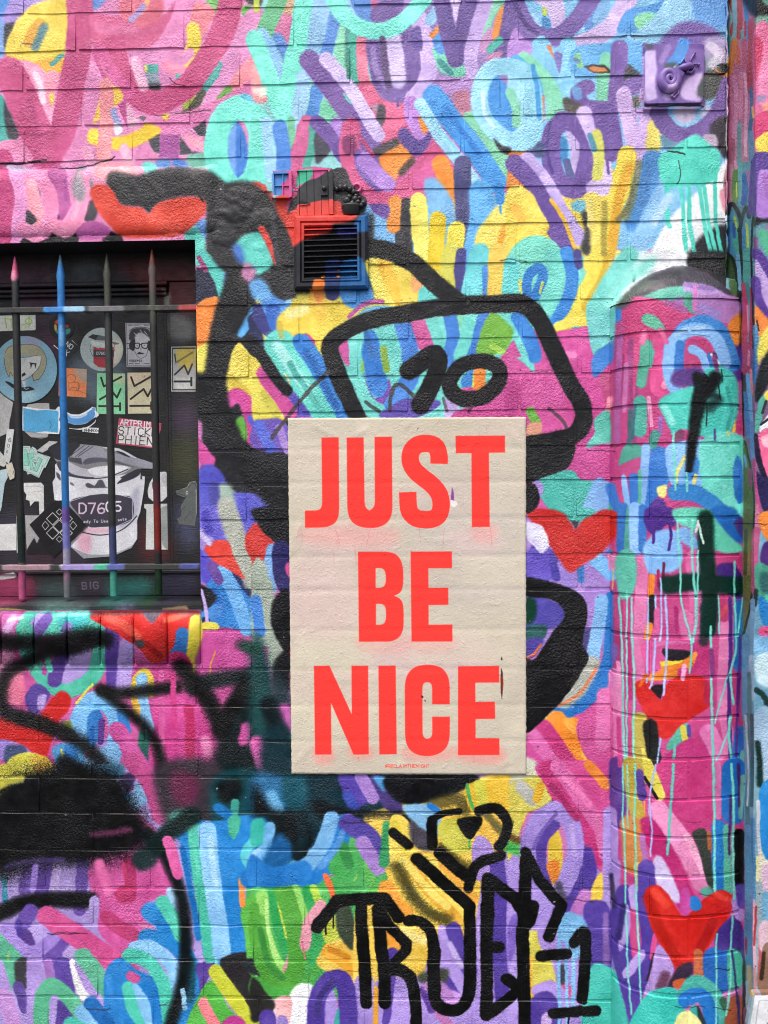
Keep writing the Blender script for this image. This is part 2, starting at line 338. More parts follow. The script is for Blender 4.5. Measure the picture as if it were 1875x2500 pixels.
# ---------------------------------------------------------------- what is painted where (traced from the photo, then laid onto the surfaces); the peeled chip's dark rim is painted gap shadow
MURAL = r'''
@ 0 0 2.6544
# ground colours of every part of the wall
p e58fbf~4 -100,-100 1659,-100 1659,1659 -100,1659
@ 625 0 2.6544
p 8fd0cf~10 0,-100 760,-100 760,1659 0,1659
p a58cc8~10 760,-100 1659,-100 1659,900 760,900
p d5659a~10 560,800 1300,800 1300,1330 560,1330
p 7ab4e0~10 700,1330 1659,1250 1659,1659 700,1659
@ 1250 0 2.6544
p 8cc8ee~10 0,-100 1400,-100 1400,1659 0,1659
p f2da58~10 0,1200 700,1100 600,1659 0,1659
@ 0 1250 2.6544
p 6a62ca~10 1270,-20 1659,-20 1659,460 1270,460
p c85a98~10 0,600 1300,600 1659,700 1659,1659 0,1659
@ 625 625 2.6544
p 232428~10 -350,0 260,0 260,1659 -350,1659
p e0d45c~10 0,0 1659,0 1659,700 0,700
@ 1250 625 2.6544
p 7cd8ca~10 0,0 700,0 700,600 0,600
p ca5296~10 0,480 660,480 660,1659 0,1659
@ 1250 1250 2.6544
p a888d0~10 0,0 640,0 640,900 0,900
p d0549a~10 0,1200 640,1200 640,1659 0,1659
p c44a84~10 640,-1700 1520,-1700 1520,3000 640,3000
@ 0 1875 2.6544
p b09ad8~10 -50,0 1659,0 1659,1800 -50,1800
@ 625 1875 2.6544
p 12303a~10 0,0 900,0 900,600 0,600
p 4eb05c~10 -60,700 700,700 700,1500 -60,1500
p f0c850~10 700,300 1659,0 1659,1400 600,1500
p ab92da~10 600,1350 1659,1350 1659,1800 600,1800
@ 1250 1875 2.6544
p a890d8~10 0,600 700,600 700,1800 0,1800
# ------------------------------------------------ tile 1
@ 0 0 2.6544
c b49be0~20 -20,-20 260,-20 200,120 90,180 -20,200
c 4f8fd8~20 -20,-20 60,-20 30,60 -20,120
c 7fa5e0~10 -20,120 30,150 40,330 -20,380
p 33333a~10 30,150 95,138 70,240 45,330 25,300
c 5a86c9~25 440,-40 690,-40 640,50 560,70 480,20
c 45454c~20 370,-40 460,-40 440,15 390,10
c 7cc46a~14 1330,-40 1480,-40 1430,60 1390,90
c 62b850~14 1560,40 1700,60 1700,150 1600,130
c 3a3a3c~10 1580,-20 1700,-20 1690,40 1620,30
c f8dc5a 120,110 210,30 330,0 460,0 455,160 430,300 390,390 330,460 260,470 200,410 60,380 38,300 70,200
s e8ac40 66~14 190,270 215,210 260,155
s 5f8a90 50~30 232,300 262,240 290,180
c f5b43c~8 225,410 420,375 405,450 330,520 280,520
s 58a49c 30~12 330,420 400,360
s f6a0c0 150 40,470 180,470 270,600 290,760
c ffa0b8~10 300,470 370,470 360,600 310,720 285,560
c f0e050~10 318,610 345,620 335,680 322,670
s cc5587 200 60,470 110,560 190,760 300,1000
s c64f82 165 510,-60 520,160 505,350 460,560 400,850 320,1010
s b84478 40~30 190,650 220,760 240,880
c d25e8c 590,90 760,110 1050,100 1150,0 1160,120 1085,270 1000,325 800,335 640,340 590,260
c d8687f~20 770,20 900,-20 1050,-20 1040,120 900,170 790,120
s f0a070 34~10 955,10 925,60 880,100
s b9a0d8 40~10 930,40 890,90 850,130
s e98fc2 150 1230,-40 1180,150 1070,330 1000,380
c f78f9c~8 1270,20 1390,60 1360,170 1250,330 1230,200
c e08cbe 830,335 1010,320 1180,390 1180,480 1120,560 930,600 870,560 840,450
p 4fa89c~8 940,420 1028,418 1030,480 948,480
p 8a9aa8~14 945,470 1030,470 1035,540 950,550
p 3c3c44~16 955,540 1038,535 1040,596 960,600
p e8e060~3 938,425 956,425 956,470 942,470
c f58aa8~6 1070,400 1190,360 1210,420 1150,490 1060,450
s f5dc50 86 1255,190 1260,270 1240,340 1225,395
p 4fa8a0~4 1128,480 1172,486 1135,530
s e596c8 150~4 1659,120 1560,330 1450,520 1300,680
c ee8f9c~6 1500,520 1600,390 1700,350 1700,610 1560,620 1480,590
s 58a8a5 50~6 1420,420 1370,520 1310,590
s 6fae50 50~12 1480,580 1430,640
s d98ab8 60~16 1230,340 1190,390 1130,380
s 4a4a38 66~12 1300,600 1260,680 1210,740
s a0a845 40~10 1250,620 1200,690
s cb5083 150 1510,-60 1450,190 1340,390 1210,560 1020,665 880,600 790,480 745,350 730,240
c c84c82~4 800,600 1220,590 1140,700 1000,745 880,700
s d8609a 110~8 650,350 720,480 820,590
s e27fb5 110 1659,560 1500,660 1350,730 1150,800 980,840
c f0d540 1060,740 1100,745 1085,780 1060,770
c 50505a~8 905,760 950,755 940,785
p 40404a~8 1250,830 1330,775 1336,890 1290,880
p 4a4a52~8 1168,880 1240,980 1335,1000 1165,1000
p f09ab0~6 1190,870 1310,900 1335,990 1240,950
p 45454c~8 965,900 1042,868 1038,995 1000,985
p a8549a~5 1045,868 1168,872 1160,1030 1030,1022
c f5cf55 600,790 650,640 700,500 800,625 720,710 620,790
c f7d53e 560,900 600,830 740,890 900,840 960,790 1045,850 900,940 770,970 650,950 590,935
s f59aa0 86 690,560 690,750 665,1010
p a8b0e0~8 705,720 745,690 790,830 740,800
c f4eef4~6 735,800 790,830 780,870 740,880
p c05090~4 765,680 820,640 860,830 825,838
p d8a0b8~5 820,660 910,790 860,835 825,830
s f0a4c4 60 560,980 590,1090
s eab0c8 60~20 800,960 830,1040
s 50b0a5 76 -20,640 15,740 25,860 50,930
p 3a3a42~10 25,640 135,880 100,920 55,900 25,760
s ee90bb 90 -20,970 110,955 170,1030
s c64a80 130 20,1040 65,1250 50,1560
s e898cc 100~6 110,1100 150,1300 120,1560
s f2a2cc 90 210,1130 300,1200 325,1350 300,1490 225,1515
s ffa4b4 76 205,1170 230,1330 270,1440 240,1520 170,1490
c 43404a~6 185,1370 215,1390 250,1435 215,1468 178,1448
c 6a6a78~6 225,1170 265,1260 265,1330 240,1250
s c262a2 110 370,1130 400,1280 420,1400
s b058a0 20~8 425,1150 435,1300
s f092be 90 545,1130 520,1330 440,1480 370,1480
c 43404a~6 360,1380 400,1420 370,1425
c 8a8690~18 475,1200 520,1070 610,1200 580,1280 510,1330
c 463f46~12 550,1340 620,1300 640,1390 590,1455 540,1420
c c060a0~6 490,1500 600,1440 720,1490 640,1550 520,1550
c f3a0a8~40 600,1060 760,1050 920,1090 900,1140 650,1180
s c8b0d0 40~16 60,1080 200,1110
c 6fdccb~10 925,1060 1000,1050 1030,1110 960,1140
c 6fa0e0~12 1010,1040 1090,1030 1110,1080 1030,1085
c 4a80d0~12 1115,1030 1200,1040 1220,1090 1130,1080
c 6fb8a0~20 1210,1010 1340,1000 1360,1090 1240,1090
c 3f7fd0 1515,790 1570,840 1608,950 1600,1070 1550,1185 1515,1170
c 7aaaec 1440,850 1520,785 1520,1180 1450,1110
s 78ead4 150 1540,690 1440,770 1400,950 1430,1120 1520,1230 1640,1160 1690,950 1650,760 1540,690
s 66c8e0 40~20 1580,620 1659,650
c 70a0e0~10 1240,1480 1330,1420 1380,1520 1300,1560
c 66d0c0~10 1190,1490 1260,1470 1330,1560 1340,1700 1250,1700
c 2c2c2d~22 690,1170 740,1110 900,1140 1010,1105 1160,1080 1290,1100 1390,1130 1480,1210 1520,1300 1700,1240 1700,1500 1600,1700 1360,1700 1340,1500 1320,1300 1150,1290 1010,1340 970,1395 920,1350 780,1330 720,1260
s 4a4a4a 40~30 1420,1470 1520,1450
c e04a38~14 585,1250 640,1198 720,1225 790,1330 920,1352 970,1395 1010,1335 1150,1290 1310,1290 1335,1360 1300,1420 1200,1510 1000,1545 800,1535 720,1470 640,1380
c d83f30~6 1590,1220 1640,1185 1720,1200 1720,1260 1600,1270
# ------------------------------------------------ tile 2
@ 625 0 2.6544
c d8b090~10 130,-20 280,-20 250,100 120,110
c d87aa5~8 90,100 260,110 240,300 140,230
s c8d850 40~8 10,-30 5,60
s 6cc08c 110~8 160,-30 70,170 60,210
s 8edcb8 90~6 560,150 555,330 570,430
s 5a9a90 30~16 590,180 590,420
s 4cb49e 90 645,230 640,400 630,560
c f8a0a0~12 -20,420 60,540 100,640 -20,650
c ffe0e0~30 -20,560 40,570 30,600 -20,610
c 5a8cd0 105,240 160,215 205,300 205,420 170,380
s 5a8fd8 110~6 500,60 470,200 440,350
s 9fd0f4 150 420,-40 380,170 340,330
s 8fc6f0 80 40,220 110,360 180,530
s 7eeed6 110 -10,250 60,430 160,720
s 7eeed6 112 320,-60 275,250 225,480 180,740
s a6d4f4 90 310,500 290,640 260,790
s 5090d8 80~5 395,590 385,680 360,760
c 7fd8b0~8 430,650 540,700 560,770 480,800 420,770
c a0d8f0~6 480,-40 620,-40 700,120 600,90
c 5a8ed4~4 600,-40 750,-40 755,140 680,130
c c56a9a~4 745,-40 800,-40 780,60 755,90
c 7a60a4~4 755,60 880,-20 960,-20 900,140 760,150
s e87f9a 70~5 690,250 690,450 720,570
c e0688f 650,560 760,540 850,640 980,640 970,800 900,900 830,975 750,960 640,740
c a88aa0~20 745,690 820,680 790,740
c 4c4650~14 800,680 838,690 840,760 815,825 780,800
c 7a60a4 720,250 850,215 1010,120 1090,400 1070,520 1005,640 920,668 830,645 770,560 730,420
s 7a60a4 14 915,650 918,690
s c8b4e4 104 885,250 905,380 920,520
s d6c4f0 90 880,240 905,380 920,510
s cfb4ea 110 1050,120 1100,260 1125,430 1090,560 1020,640
c 64509a~5 1000,200 1060,170 1080,330 1010,300
s 84f2de 104 480,-60 560,90 700,188 850,190 980,110 1090,-10
s 7a5aa2 124 345,390 480,570 600,740 700,880 800,1040
s d6c2f0 90 455,385 600,560 700,720 790,880
c 64c0b0~5 560,600 600,640 620,680 580,650
s d5689a 100 330,800 290,940 245,1100
s 7cc8a0 50 225,780 230,880 215,940
s 9fd4f2 90~4 60,800 80,960 110,1140
s 4a86d4 90 150,820 180,960 180,1100
s 7ce8d4 70~4 -10,800 10,950 20,1100
s 4fae98 50 370,830 365,960 330,1060 290,1200
c 45454f~12 380,870 430,870 490,960 440,1030 390,1060
s 7355a0 100~4 400,800 500,900 570,1010
s b48ad8 70 520,800 560,860
s d5608f 120 620,830 600,980 640,1140 740,1265 900,1270 1050,1170 1150,1030 1220,950
c fa9a45 800,1010 920,910 1010,1010 930,1110 880,1200 810,1080
s 5a4a42 44~26 940,1120 1010,1040
s 4a4248 50~22 780,985 900,925
s 7a5ca8 60 660,1000 690,1110 790,1210
s b88cdc 100 700,1040 780,1130 850,1190
s c08ad8 96 1000,670 1020,780 1080,900
c 64509a 915,880 960,830 1060,915 1155,835 1110,960 1030,1010 960,960
c fa9a40 1050,760 1110,790 1115,860 1080,860
s d5609a 110~5 1290,1000 1160,1090 1060,1170
s c8829c 100~10 1320,560 1340,700 1400,800
s b48ac8 100~12 1190,560 1290,540 1390,520
s 74d0b0 80 1185,330 1220,430 1300,455 1370,420
s 4ea0a0 40~8 1190,400 1260,470
s 5a9ae0 80 1180,220 1200,310
s 9accf0 70~4 1130,130 1180,60
s f09048 36 1200,170 1145,230
s 98dcc0 80 1590,-20 1500,120 1480,260
s d098c8 80~5 1530,220 1480,300
s f09a50 50 1610,60 1580,130 1555,225
s 6a5498 110 1680,-20 1640,200 1600,330
c c88ab0~8 1480,370 1600,330 1560,390
s 4ab0a0 50~8 1580,260 1520,320
c d8c0ee 1255,-20 1335,-20 1315,90 1302,150 1280,80
s 6d559a 104 1200,-20 1245,200 1290,380
s 6d559a 104 1385,-20 1345,220 1300,380
s cbb0e8 84 1490,20 1430,210 1390,370 1405,470
s 8ad8b0 100 1390,770 1480,860 1560,980 1650,1150
s 4a9ee8 136 1150,620 1280,800 1420,980 1560,1180
s a8def8 80 1065,675 1180,860 1300,1020 1425,1190
s fa9a40 110 1200,1060 1250,1200 1290,1350
s 50507f 110~6 1340,1070 1345,1400 1350,1700
s 62b0ea 150~16 1460,1250 1450,1450 1400,1700
c 7ab4e0~16 1090,1180 1180,1160 1280,1320 1270,1480 1150,1400
c 7cb8e8~22 700,1350 820,1420 930,1540 900,1580 720,1480
s 3c3c40 110~8 975,1340 960,1480 960,1700
s f09a48 86 900,1310 890,1470
c 7355a0~5 740,1320 860,1330 850,1420 760,1380
s f5ea70 104~8 1055,1300 1060,1450 1080,1640
s eace34 100~8 1175,1420 1165,1700
s f2e256 110~8 1295,1490 1280,1700
c f5e06a~12 1700,1240 1570,1330 1470,1450 1420,1540 1430,1700 1700,1700
s f0a838 40~20 1620,1470 1580,1600
s 4a9ee8 60 1580,1210 1585,1300
s 4a9ee8 16 1585,1310 1588,1380
c 3c3c3e~14 -20,1280 80,1290 140,1420 180,1500 250,1560 250,1720 -20,1720
s dc4a40 110~14 0,1230 60,1300
c dc4838~14 130,1300 250,1300 260,1720 200,1500 140,1430
s d85a8a 60~14 250,1270 230,1340
s 5ab8a8 90~10 0,1560 60,1720
s d8443c 40~8 30,1520 110,1640 110,1720
p 66b0e8~5 110,1130 205,1130 140,1260 115,1260
c 3a3a3a~7 205,1395 250,1280 400,1190 480,1115 575,1090 610,1180 700,1320 690,1390 560,1385 500,1300 400,1315 250,1350
p dc4a40~20 250,1330 400,1310 540,1300 580,1400 560,1450 250,1450
# vent paint
p df4a42~14 235,1390 640,1390 600,1480 330,1560 300,1720 235,1720
p 2a2a2e~26 240,1590 330,1560 560,1450 640,1400 760,1390 760,1900 240,1900
p 3c7cc0~20 620,1440 720,1400 720,1540 640,1520
# ------------------------------------------------ tile 3
@ 1250 0 2.6544
c b488d0~6 -20,280 40,160 140,290 100,380 -20,400
c c8d860~4 190,50 220,30 225,100 195,100
c 5090c8~8 190,110 250,130 250,210 200,200
p d8c2ec~5 110,-20 330,-20 340,140 260,200 225,60
s a8d4f0 20~4 125,90 180,180
c 6a9cdc~6 460,120 540,30 560,150 500,230
s 8cc0ec 80~5 600,40 560,130
s d4bce8 120 760,-20 660,150 540,240 400,310
c 5aa0e0~8 690,160 760,60 890,40 1050,-30 1050,50 930,90 840,200 700,220
c 90dcb0~5 800,110 900,80 975,140 900,205 810,185
c 9a85c0~8 930,90 1010,50 990,100
s a2d8f4 190~10 1120,-40 1020,140 860,300
c 6aa4e2~24 1180,-40 1400,-40 1400,160 1220,190
s 7860a6 110 10,-20 60,120 140,220 270,245 400,150 520,-20
c 7c64a8~26 940,300 1050,175 1150,140 1300,180 1400,270 1400,310 1240,300 980,320
c b0a4cc~30 1250,260 1400,250 1400,420 1260,440
c 90a8b0~20 1240,400 1330,380 1350,480 1250,560
c 5a605c~20 1240,480 1400,440 1400,560 1290,640 1230,640
s 8ed2f4 120 190,300 270,470 330,590 300,700
s 8ed2f4 100 360,290 355,450 350,590
p e88a58~4 220,295 255,295 275,390
c 8a80c4~4 268,350 322,345 310,480
s 8adcb8 100 80,390 200,500 275,620 280,740
s 58b0e8 86 20,400 140,520 172,700 150,860 40,930
c a0daf4~10 -20,470 70,490 110,650 80,850 -20,900
s e89060 16~4 207,620 208,780
c 6cb4ea~10 400,310 640,280 860,290 850,480 640,480 400,480
s 86d8b4 80~5 610,380 590,520 590,690
s 94dca8 40~6 420,360 440,430
p 3a2a20~3 462,432 530,418 600,420 640,460 635,474 520,470
p c8804e~3 482,438 535,428 600,436 622,462 520,466
s 7c5fa6 110 700,320 690,480 670,690
s 7c5fa6 90 490,560 440,590 430,620 480,690 600,700
c 6a96c8~6 390,570 440,560 460,640 410,640
c 4a4a50~14 720,560 750,420 800,450 860,520 780,560 730,640
c 55504a~14 335,640 380,640 480,700 440,740 350,725
s 8a70b4 110~10 770,560 840,540
c 6a6a60~12 745,640 840,620 820,700 750,690
s d6b8ea 100 725,610 760,800 800,980
s d2b2e8 110 890,730 860,880 810,1000
c c0a0d8~8 780,720 850,700 800,790
s d6b8ea 20 800,1030 820,1180
c d0b0e0~20 840,570 1000,560 940,680 840,680
s f2e070 92~20 930,820 915,940
c 6f9ab0~20 970,850 1100,880 1120,940 980,960
s 8068aa 110~8 950,740 1020,840 1120,880 1260,820 1350,690 1410,540
c dcd0ea~16 1050,710 1180,700 1170,780 1080,790
c 3c3c42~20 1300,790 1400,760 1400,1030 1340,980 1280,860
c c0b0c8~12 1240,870 1320,880 1330,960 1260,940
c 4a90c8 300,900 350,900 360,1000 330,1060 300,1020
s d0bcea 66 385,870 410,980 405,1130
s 5a6090 46~6 350,1050 385,1160
s 5090b0 40~6 390,1180 440,1200
s 7358a0 116 330,780 270,850 250,960 265,1090 320,1190 420,1230 480,1080 490,930 430,820 330,780
s d8c0ee 100 470,740 520,860 580,1020 600,1180
c d8c0ee 490,1190 620,1170 665,1200 640,1260 500,1270
s 7358a0 156 605,750 625,860 640,970
s 7358a0 18 608,1000 615,1070 627,1130
s d8d86a 70~14 545,880 560,1010 550,1140
s 5090a8 36~10 500,880 530,970
s f4da52 120~14 745,1010 710,1200 640,1400 560,1720
s eeb840 60~20 760,1080 690,1300 640,1640
s f5e06a 100~10 520,1300 530,1450 510,1720
s 7a7448 36~24 790,1200 760,1330 690,1420
s 5a9ad8 130~20 910,1040 860,1250 800,1440
s 92c8f2 110~20 980,1250 880,1450 780,1720
c f2f5f8~20 1400,1050 1290,1160 1020,1420 900,1720 1240,1720 1320,1480 1400,1440
c 26262a~26 1400,1470 1290,1480 1180,1580 1150,1720 1400,1720
c f0a0b8~10 1350,1240 1400,1230 1400,1380 1360,1340
c 62e2cc 955,1010 1050,960 1120,900 1200,870 1270,930 1340,985 1345,1090 1305,1170 1240,1190 1100,1205 1000,1215 950,1110
s 5cdcc8 30 1000,1200 1000,1400 1022,1470
s 5cdcc8 28 1090,1210 1110,1420 1135,1700
s 5cdcc8 28 1145,1210 1150,1450 1195,1700
s 5cdcc8 26 1213,1180 1240,1420 1305,1700
s 5cdcc8 26 1245,1190 1270,1420 1340,1700
s 5cdcc8 26 1320,1130 1320,1420 1375,1700
c f09048~6 -20,1090 30,1110 70,1220 -20,1240
c f09048~5 -20,940 110,940 100,1000 -20,1010
c 55608a~10 110,930 210,930 210,1020 110,1010
s cab4ec 104 100,1040 220,1200 330,1400 430,1540
s 7056a0 112 20,1060 140,1200 240,1400 345,1600
s f0c040 24 250,1300 330,1420 400,1600
c f7dd60~5 -20,1230 110,1235 180,1350 240,1480 150,1540 -20,1600
s f0b848 50~24 20,1350 60,1420
c 84e4cc~8 -20,1660 60,1560 150,1525 250,1550 350,1660 350,1720 -20,1720
c 7cc0d8~10 380,1320 470,1300 460,1380 400,1370
c 3c3c3c~16 440,1390 490,1380 500,1640 440,1620 470,1500
# plaque
p 8268ac~8 850,290 1250,290 1250,700 850,700
s d0b8ea 60~12 880,390 885,640
s 5a98dc 74~8 1115,290 1060,400 1030,440
c d0b4e4~12 1080,640 1110,540 1210,500 1190,660
c 5a5866~14 1190,560 1250,520 1250,640 1180,640
p a07cc0~6 990,600 1070,600 1070,670 990,670
p 5c6068~8 860,320 905,315 900,350 870,360
# ------------------------------------------------ tile 4, right of the window
@ 0 625 2.6544
c 2a2f44~10 1262,90 1400,150 1390,270 1270,320
c f58a3a~8 1262,340 1390,265 1450,320 1410,460 1340,585 1262,610
c 5ccabc~8 1262,-30 1340,-30 1420,60 1550,205 1500,330 1440,340 1390,180 1320,60
c 6aa4e0~8 1450,100 1550,200 1490,320 1460,230
s a04878 30~8 1290,10 1330,90
c eadf62~10 1262,610 1370,570 1350,800 1280,750
c f0dc60~8 1460,870 1480,700 1540,560 1620,640 1720,720 1720,920 1600,900
s d8c048 60~10 1500,800 1600,900 1700,1000
s 5aaae8 60~10 1560,500 1610,420 1640,360
s 2a2f50 80~12 1640,420 1680,620
c cc4a94 1462,900 1520,858 1600,890 1700,1010 1720,1250 1600,1210 1590,1100 1545,960 1490,985
c 6ab04a 1505,1090 1570,1040 1600,1130 1592,1205 1550,1170
s 5a5ac0 50~6 1630,1060 1680,1120
s cc5098 90 1270,1230 1350,1330
c 5a5ac2~10 1280,1420 1360,1350 1450,1420 1500,1520 1720,1560 1720,1720 1280,1720
s 9ab0a0 120~40 1450,1540 1460,1640 1500,1760
s 4a4898 60~30 1390,1500 1400,1700
# ------------------------------------------------ tile 5
@ 625 625 2.6544
c 3a3c40~8 -10,90 250,75 250,130 -10,140
c 383a78~8 -20,330 60,320 130,500 60,520 -20,420
c 5a9ae4~8 30,300 100,220 170,175 230,310 120,410 60,380
s 8cc8f4 40~8 170,190 210,300
c 3a6ac0~8 60,330 150,330 140,480 90,480
c 4a90d4~10 540,200 720,190 760,300 640,340 560,300
c f2d858~20 130,430 160,370 240,310 330,280 450,265 560,300 615,370 540,430 470,500 420,620 350,540 160,530
s e8853a 80~12 400,170 390,260
s 3a3c70 90~14 490,170 490,240
c f0c850~16 350,250 440,250 450,400 400,420
c f2e268~8 700,40 780,30 860,180 960,300 840,300 760,220
s e8bc40 90~10 830,60 890,190 950,300
s f0d860 110~8 960,90 990,230 1010,330
c e8a868~14 1020,130 1110,190 1060,230 1010,230
c 70d4cc~8 1055,230 1100,195 1190,270 1150,300 1060,300
s dcd860 130~8 1270,-20 1260,90 1290,200
s 4a4a88 66~8 1330,-20 1320,110 1330,240
s 74d8dc 130~6 1450,-20 1420,130 1390,270
s 4a8ad8 60~8 1500,90 1500,240
s f0cc58 110~10 1570,-20 1565,120 1555,260
s 70dcd8 90~6 1660,60 1640,250
s b85a9a 30 600,390 700,310 820,295
c 78c0e8~8 640,390 740,330 900,325 860,360 700,370
c e6da60~8 -20,740 40,790 130,950 210,1060 60,1070 -20,1050
s c8c050 60~14 60,900 130,1030
c 5a50b0~6 230,830 330,880 400,1020 220,1030
s c84f94 90 50,760 120,870 220,1020
s 6fd8c8 196 150,580 260,740 400,910 500,1080
s d0508f 70 320,540 345,570
s 3f86d4 112 290,560 390,700 480,850 590,1060
c 6a55b0~8 -20,1090 60,1060 190,1080 210,1260 -20,1240
s 5a6ad0 70~8 20,1100 90,1240
s b090d8 50~8 150,1120 200,1260
s f0d890 10~2 190,760 215,800 212,870
# screen of the boxy head
c 78d8cc~5 530,570 700,470 1000,390 1400,340 1659,330 1760,420 1800,700 1700,1080 700,1080 600,850
c c8589a~4 525,570 590,535 605,700 570,695
c d060a0~6 1600,640 1720,560 1850,900 1820,1120 1300,1060 1450,950
c 8a50b0~4 690,740 770,930 860,800 870,940 780,940
c 3f82d2 690,620 740,480 795,530 820,700 855,850 800,920 730,850
s 8ab04a 44~4 830,600 845,740
s 86b840 20 692,690 692,740
s 4a86d6 110 950,420 1000,600 990,800 890,960
s d0609c 92 1050,410 1100,580
s 78d8cc 70 1130,390 1180,560 1190,650
s 4a86d6 90 1260,380 1275,540 1240,680
s 88d8b0 60 1330,380 1350,500
s 78dccf 100 1390,380 1370,520 1330,640
s 4a86d6 70 1475,360 1440,520 1400,660
c 7ab84a~5 1500,390 1560,370 1670,490 1600,620 1430,630
s a0d050 40~6 1530,580 1600,620
c 6a58b0~6 800,1040 900,960 1010,920 1200,950 1010,1060
c c0a8dc~6 1230,920 1300,950 1320,1050 1230,1060
c cc5094~4 1310,1060 1330,990 1560,900 1600,660 1760,600 1900,1080
c 4a90d8~4 1330,800 1420,730 1410,860 1350,860
s d8d850 26 1428,750 1410,860
s f08a3a 70 1455,740 1450,860
c d0508f~4 1320,870 1400,850 1420,890 1340,900
# ------------------------------------------------ tile 6
@ 1250 625 2.6544
s f0dc58 120~8 570,-20 530,150 440,300 330,430
s e0b83c 60~14 630,-20 590,150 480,330
s f0e070 40~14 690,-20 640,180
s 3f8cd8 84 350,-20 385,130 360,290 260,430
s 7ce0d0 90 260,-10 280,130 240,330 200,360
s d8d860 22 58,160 62,230
s 3f8cd8 60 100,240 110,130 180,75 205,120 180,200 145,260
s c8d060 16~4 200,170 180,240
s 505090 50~12 420,-20 430,60
c f0d858~8 270,440 380,400 500,370 510,470 400,450 290,500
c d0539a~4 270,500 430,460 510,470 530,650 540,780 600,790 615,980 520,1040 430,800 300,560
c 7ad0cc~6 490,300 690,300 690,480 620,580 540,650 505,540
c 4a8ad4~5 530,640 650,550 690,470 705,560 640,690 530,780
s 3a80d0 40~10 690,340 690,460
c ca5295~4 -20,600 170,640 260,560 380,860 390,1060 330,1130 -20,1160
s 78d8cc 60 40,520 100,660
p 78d8cc~4 30,660 150,640 150,760
s 3f86d4 90 40,400 120,550 150,650
c c05888~12 570,780 690,770 690,1000 620,1000
s e08aa0 46~8 640,930 620,1010
s 70b048 60~6 120,1010 160,1080
c d89a80~10 95,1100 190,1080 180,1170 95,1180
c 66c6b4~6 530,1060 620,1000 645,1130 620,1280 540,1300 480,1240 530,1150
c cc5498 390,1290 480,1250 640,1230 640,1450 560,1485 440,1420
c 56beb0~6 150,1440 370,1390 450,1450 640,1480 640,1720 330,1720 170,1540
c b090d8~8 120,1450 200,1480 190,1560 130,1540
s 88b8ec 90~6 570,1480 520,1600 480,1720
c e8f4f4~40 650,40 800,-30 1120,-30 1170,60 960,90 830,190 700,300 600,310 640,180
s 7cd8cc 110~30 760,-10 640,160 560,310
c 28282a~20 1130,-20 1400,-20 1400,200 1250,120 1160,80
c f4f6f8~20 930,-20 1130,-20 1110,60 960,80
p 30302c~6 775,90 800,90 795,170 780,165
# pier
c 62b8a4~12 690,300 760,250 850,220 1000,180 1200,200 1420,260 1300,300 900,290
c 3c3842~14 700,310 830,165 960,85 1100,65 1230,105 1350,175 1450,250 1440,280 1320,230 1200,190 1000,200 850,260 760,290
s 6a8060 36~12 700,310 750,260
c b898d0~12 1110,190 1230,180 1400,250 1380,290 1180,290
c a878b4~10 1060,270 1470,265 1480,420 1420,450 1250,390 1150,370
s 5aa890 60~20 1140,260 1150,350
c cc4a80~6 720,500 760,290 880,268 1000,300 1180,380 1100,460 1050,520 980,540 720,540
s b0487c 60~30 700,450 690,700 680,1200
s a04880 60~20 780,560 790,900 770,1280
s d8508c 120~10 960,600 960,850
c 5ab090~4 840,400 880,375 950,410 990,480 940,480 850,440
s 58aa92 70 870,580 850,740 840,820
s 5ab098 40 900,620 890,700
c cc4a80~8 790,540 830,540 800,900 790,940
s f090b0 40~8 990,840 1020,790
s 55b0a0 86~5 835,950 830,1130
s 4a6a70 26~8 770,1000 760,1230
c 4f9f8c~4 690,1360 740,1225 850,1240 840,1320 760,1360
c b84880~6 690,1370 830,1310 840,1380 700,1440
c 5a3a8a~10 1400,540 1490,580 1490,800 1430,760
c e08a3a~12 1400,460 1480,370 1495,520 1450,580
s 3f86cc 100~5 1060,560 1130,470 1250,430 1360,510 1430,700
s 8abcf0 84 1015,700 1030,580 1130,490 1240,480 1330,550 1380,690
s 8abcf0 80 1010,690 1040,820 1090,900
c c04a7c~4 1130,580 1190,535 1270,560 1310,660 1300,760 1150,760
s 3a78c4 60 1085,580 1080,700 1100,770
s 8abcf0 54 1165,605 1230,650 1265,740
s 3a7cc8 24 1275,640 1300,730
s 5a3a60 30~8 1310,640 1330,720
c 4ec8b8 950,960 1000,900 1130,850 1230,760 1330,710 1420,740 1470,830 1465,1000 1430,1100 1390,1165 1240,1175 1110,1120 1050,1170 985,1040
s 5a3a80 110~30 1090,790 1190,780
c 7c4060~6 1050,1160 1100,1120 1120,1170 1070,1230
s a070c0 26 965,1050 960,1150
s 4e9c90 60~10 930,1160 910,1230
s 3f84cc 80~5 960,1270 990,1380 960,1500
c 3a78c8 890,1290 950,1250 1010,1260 1000,1450 900,1620 840,1720
s 88b4e8 54 870,1240 855,1450 825,1720
c 88bcf0~5 1000,1250 1110,1200 1240,1210 1230,1500 1090,1520 1030,1480
c 74dccb~4 1225,1195 1495,1185 1500,1720 1310,1720 1250,1550 1230,1480
c 3f84cc~5 1150,1290 1210,1330 1190,1440 1120,1440
s e0d878 20 1120,1300 1070,1400 1065,1510
s e8dc80 24~6 1190,1420 1170,1490
s 3a84c8 104 1060,1530 1200,1540 1360,1660
c 3f84cc~5 1435,1400 1462,1290 1490,1400 1490,1600 1450,1570
c 5a3a90 890,1720 900,1600 960,1560 1000,1620 980,1720
c e8dc80~4 940,1500 1000,1480 990,1560 950,1550
s 88b4e8 90~4 600,1500 580,1600 560,1720
s 3a74c4 60 640,1500 680,1640
s 88b8ea 40 725,1440 755,1640
s 3a74c4 60 790,1440 800,1640
s 52a890 24 830,1400 830,1600
s 7cdccc 15 1050,1150 1055,1350 1060,1510
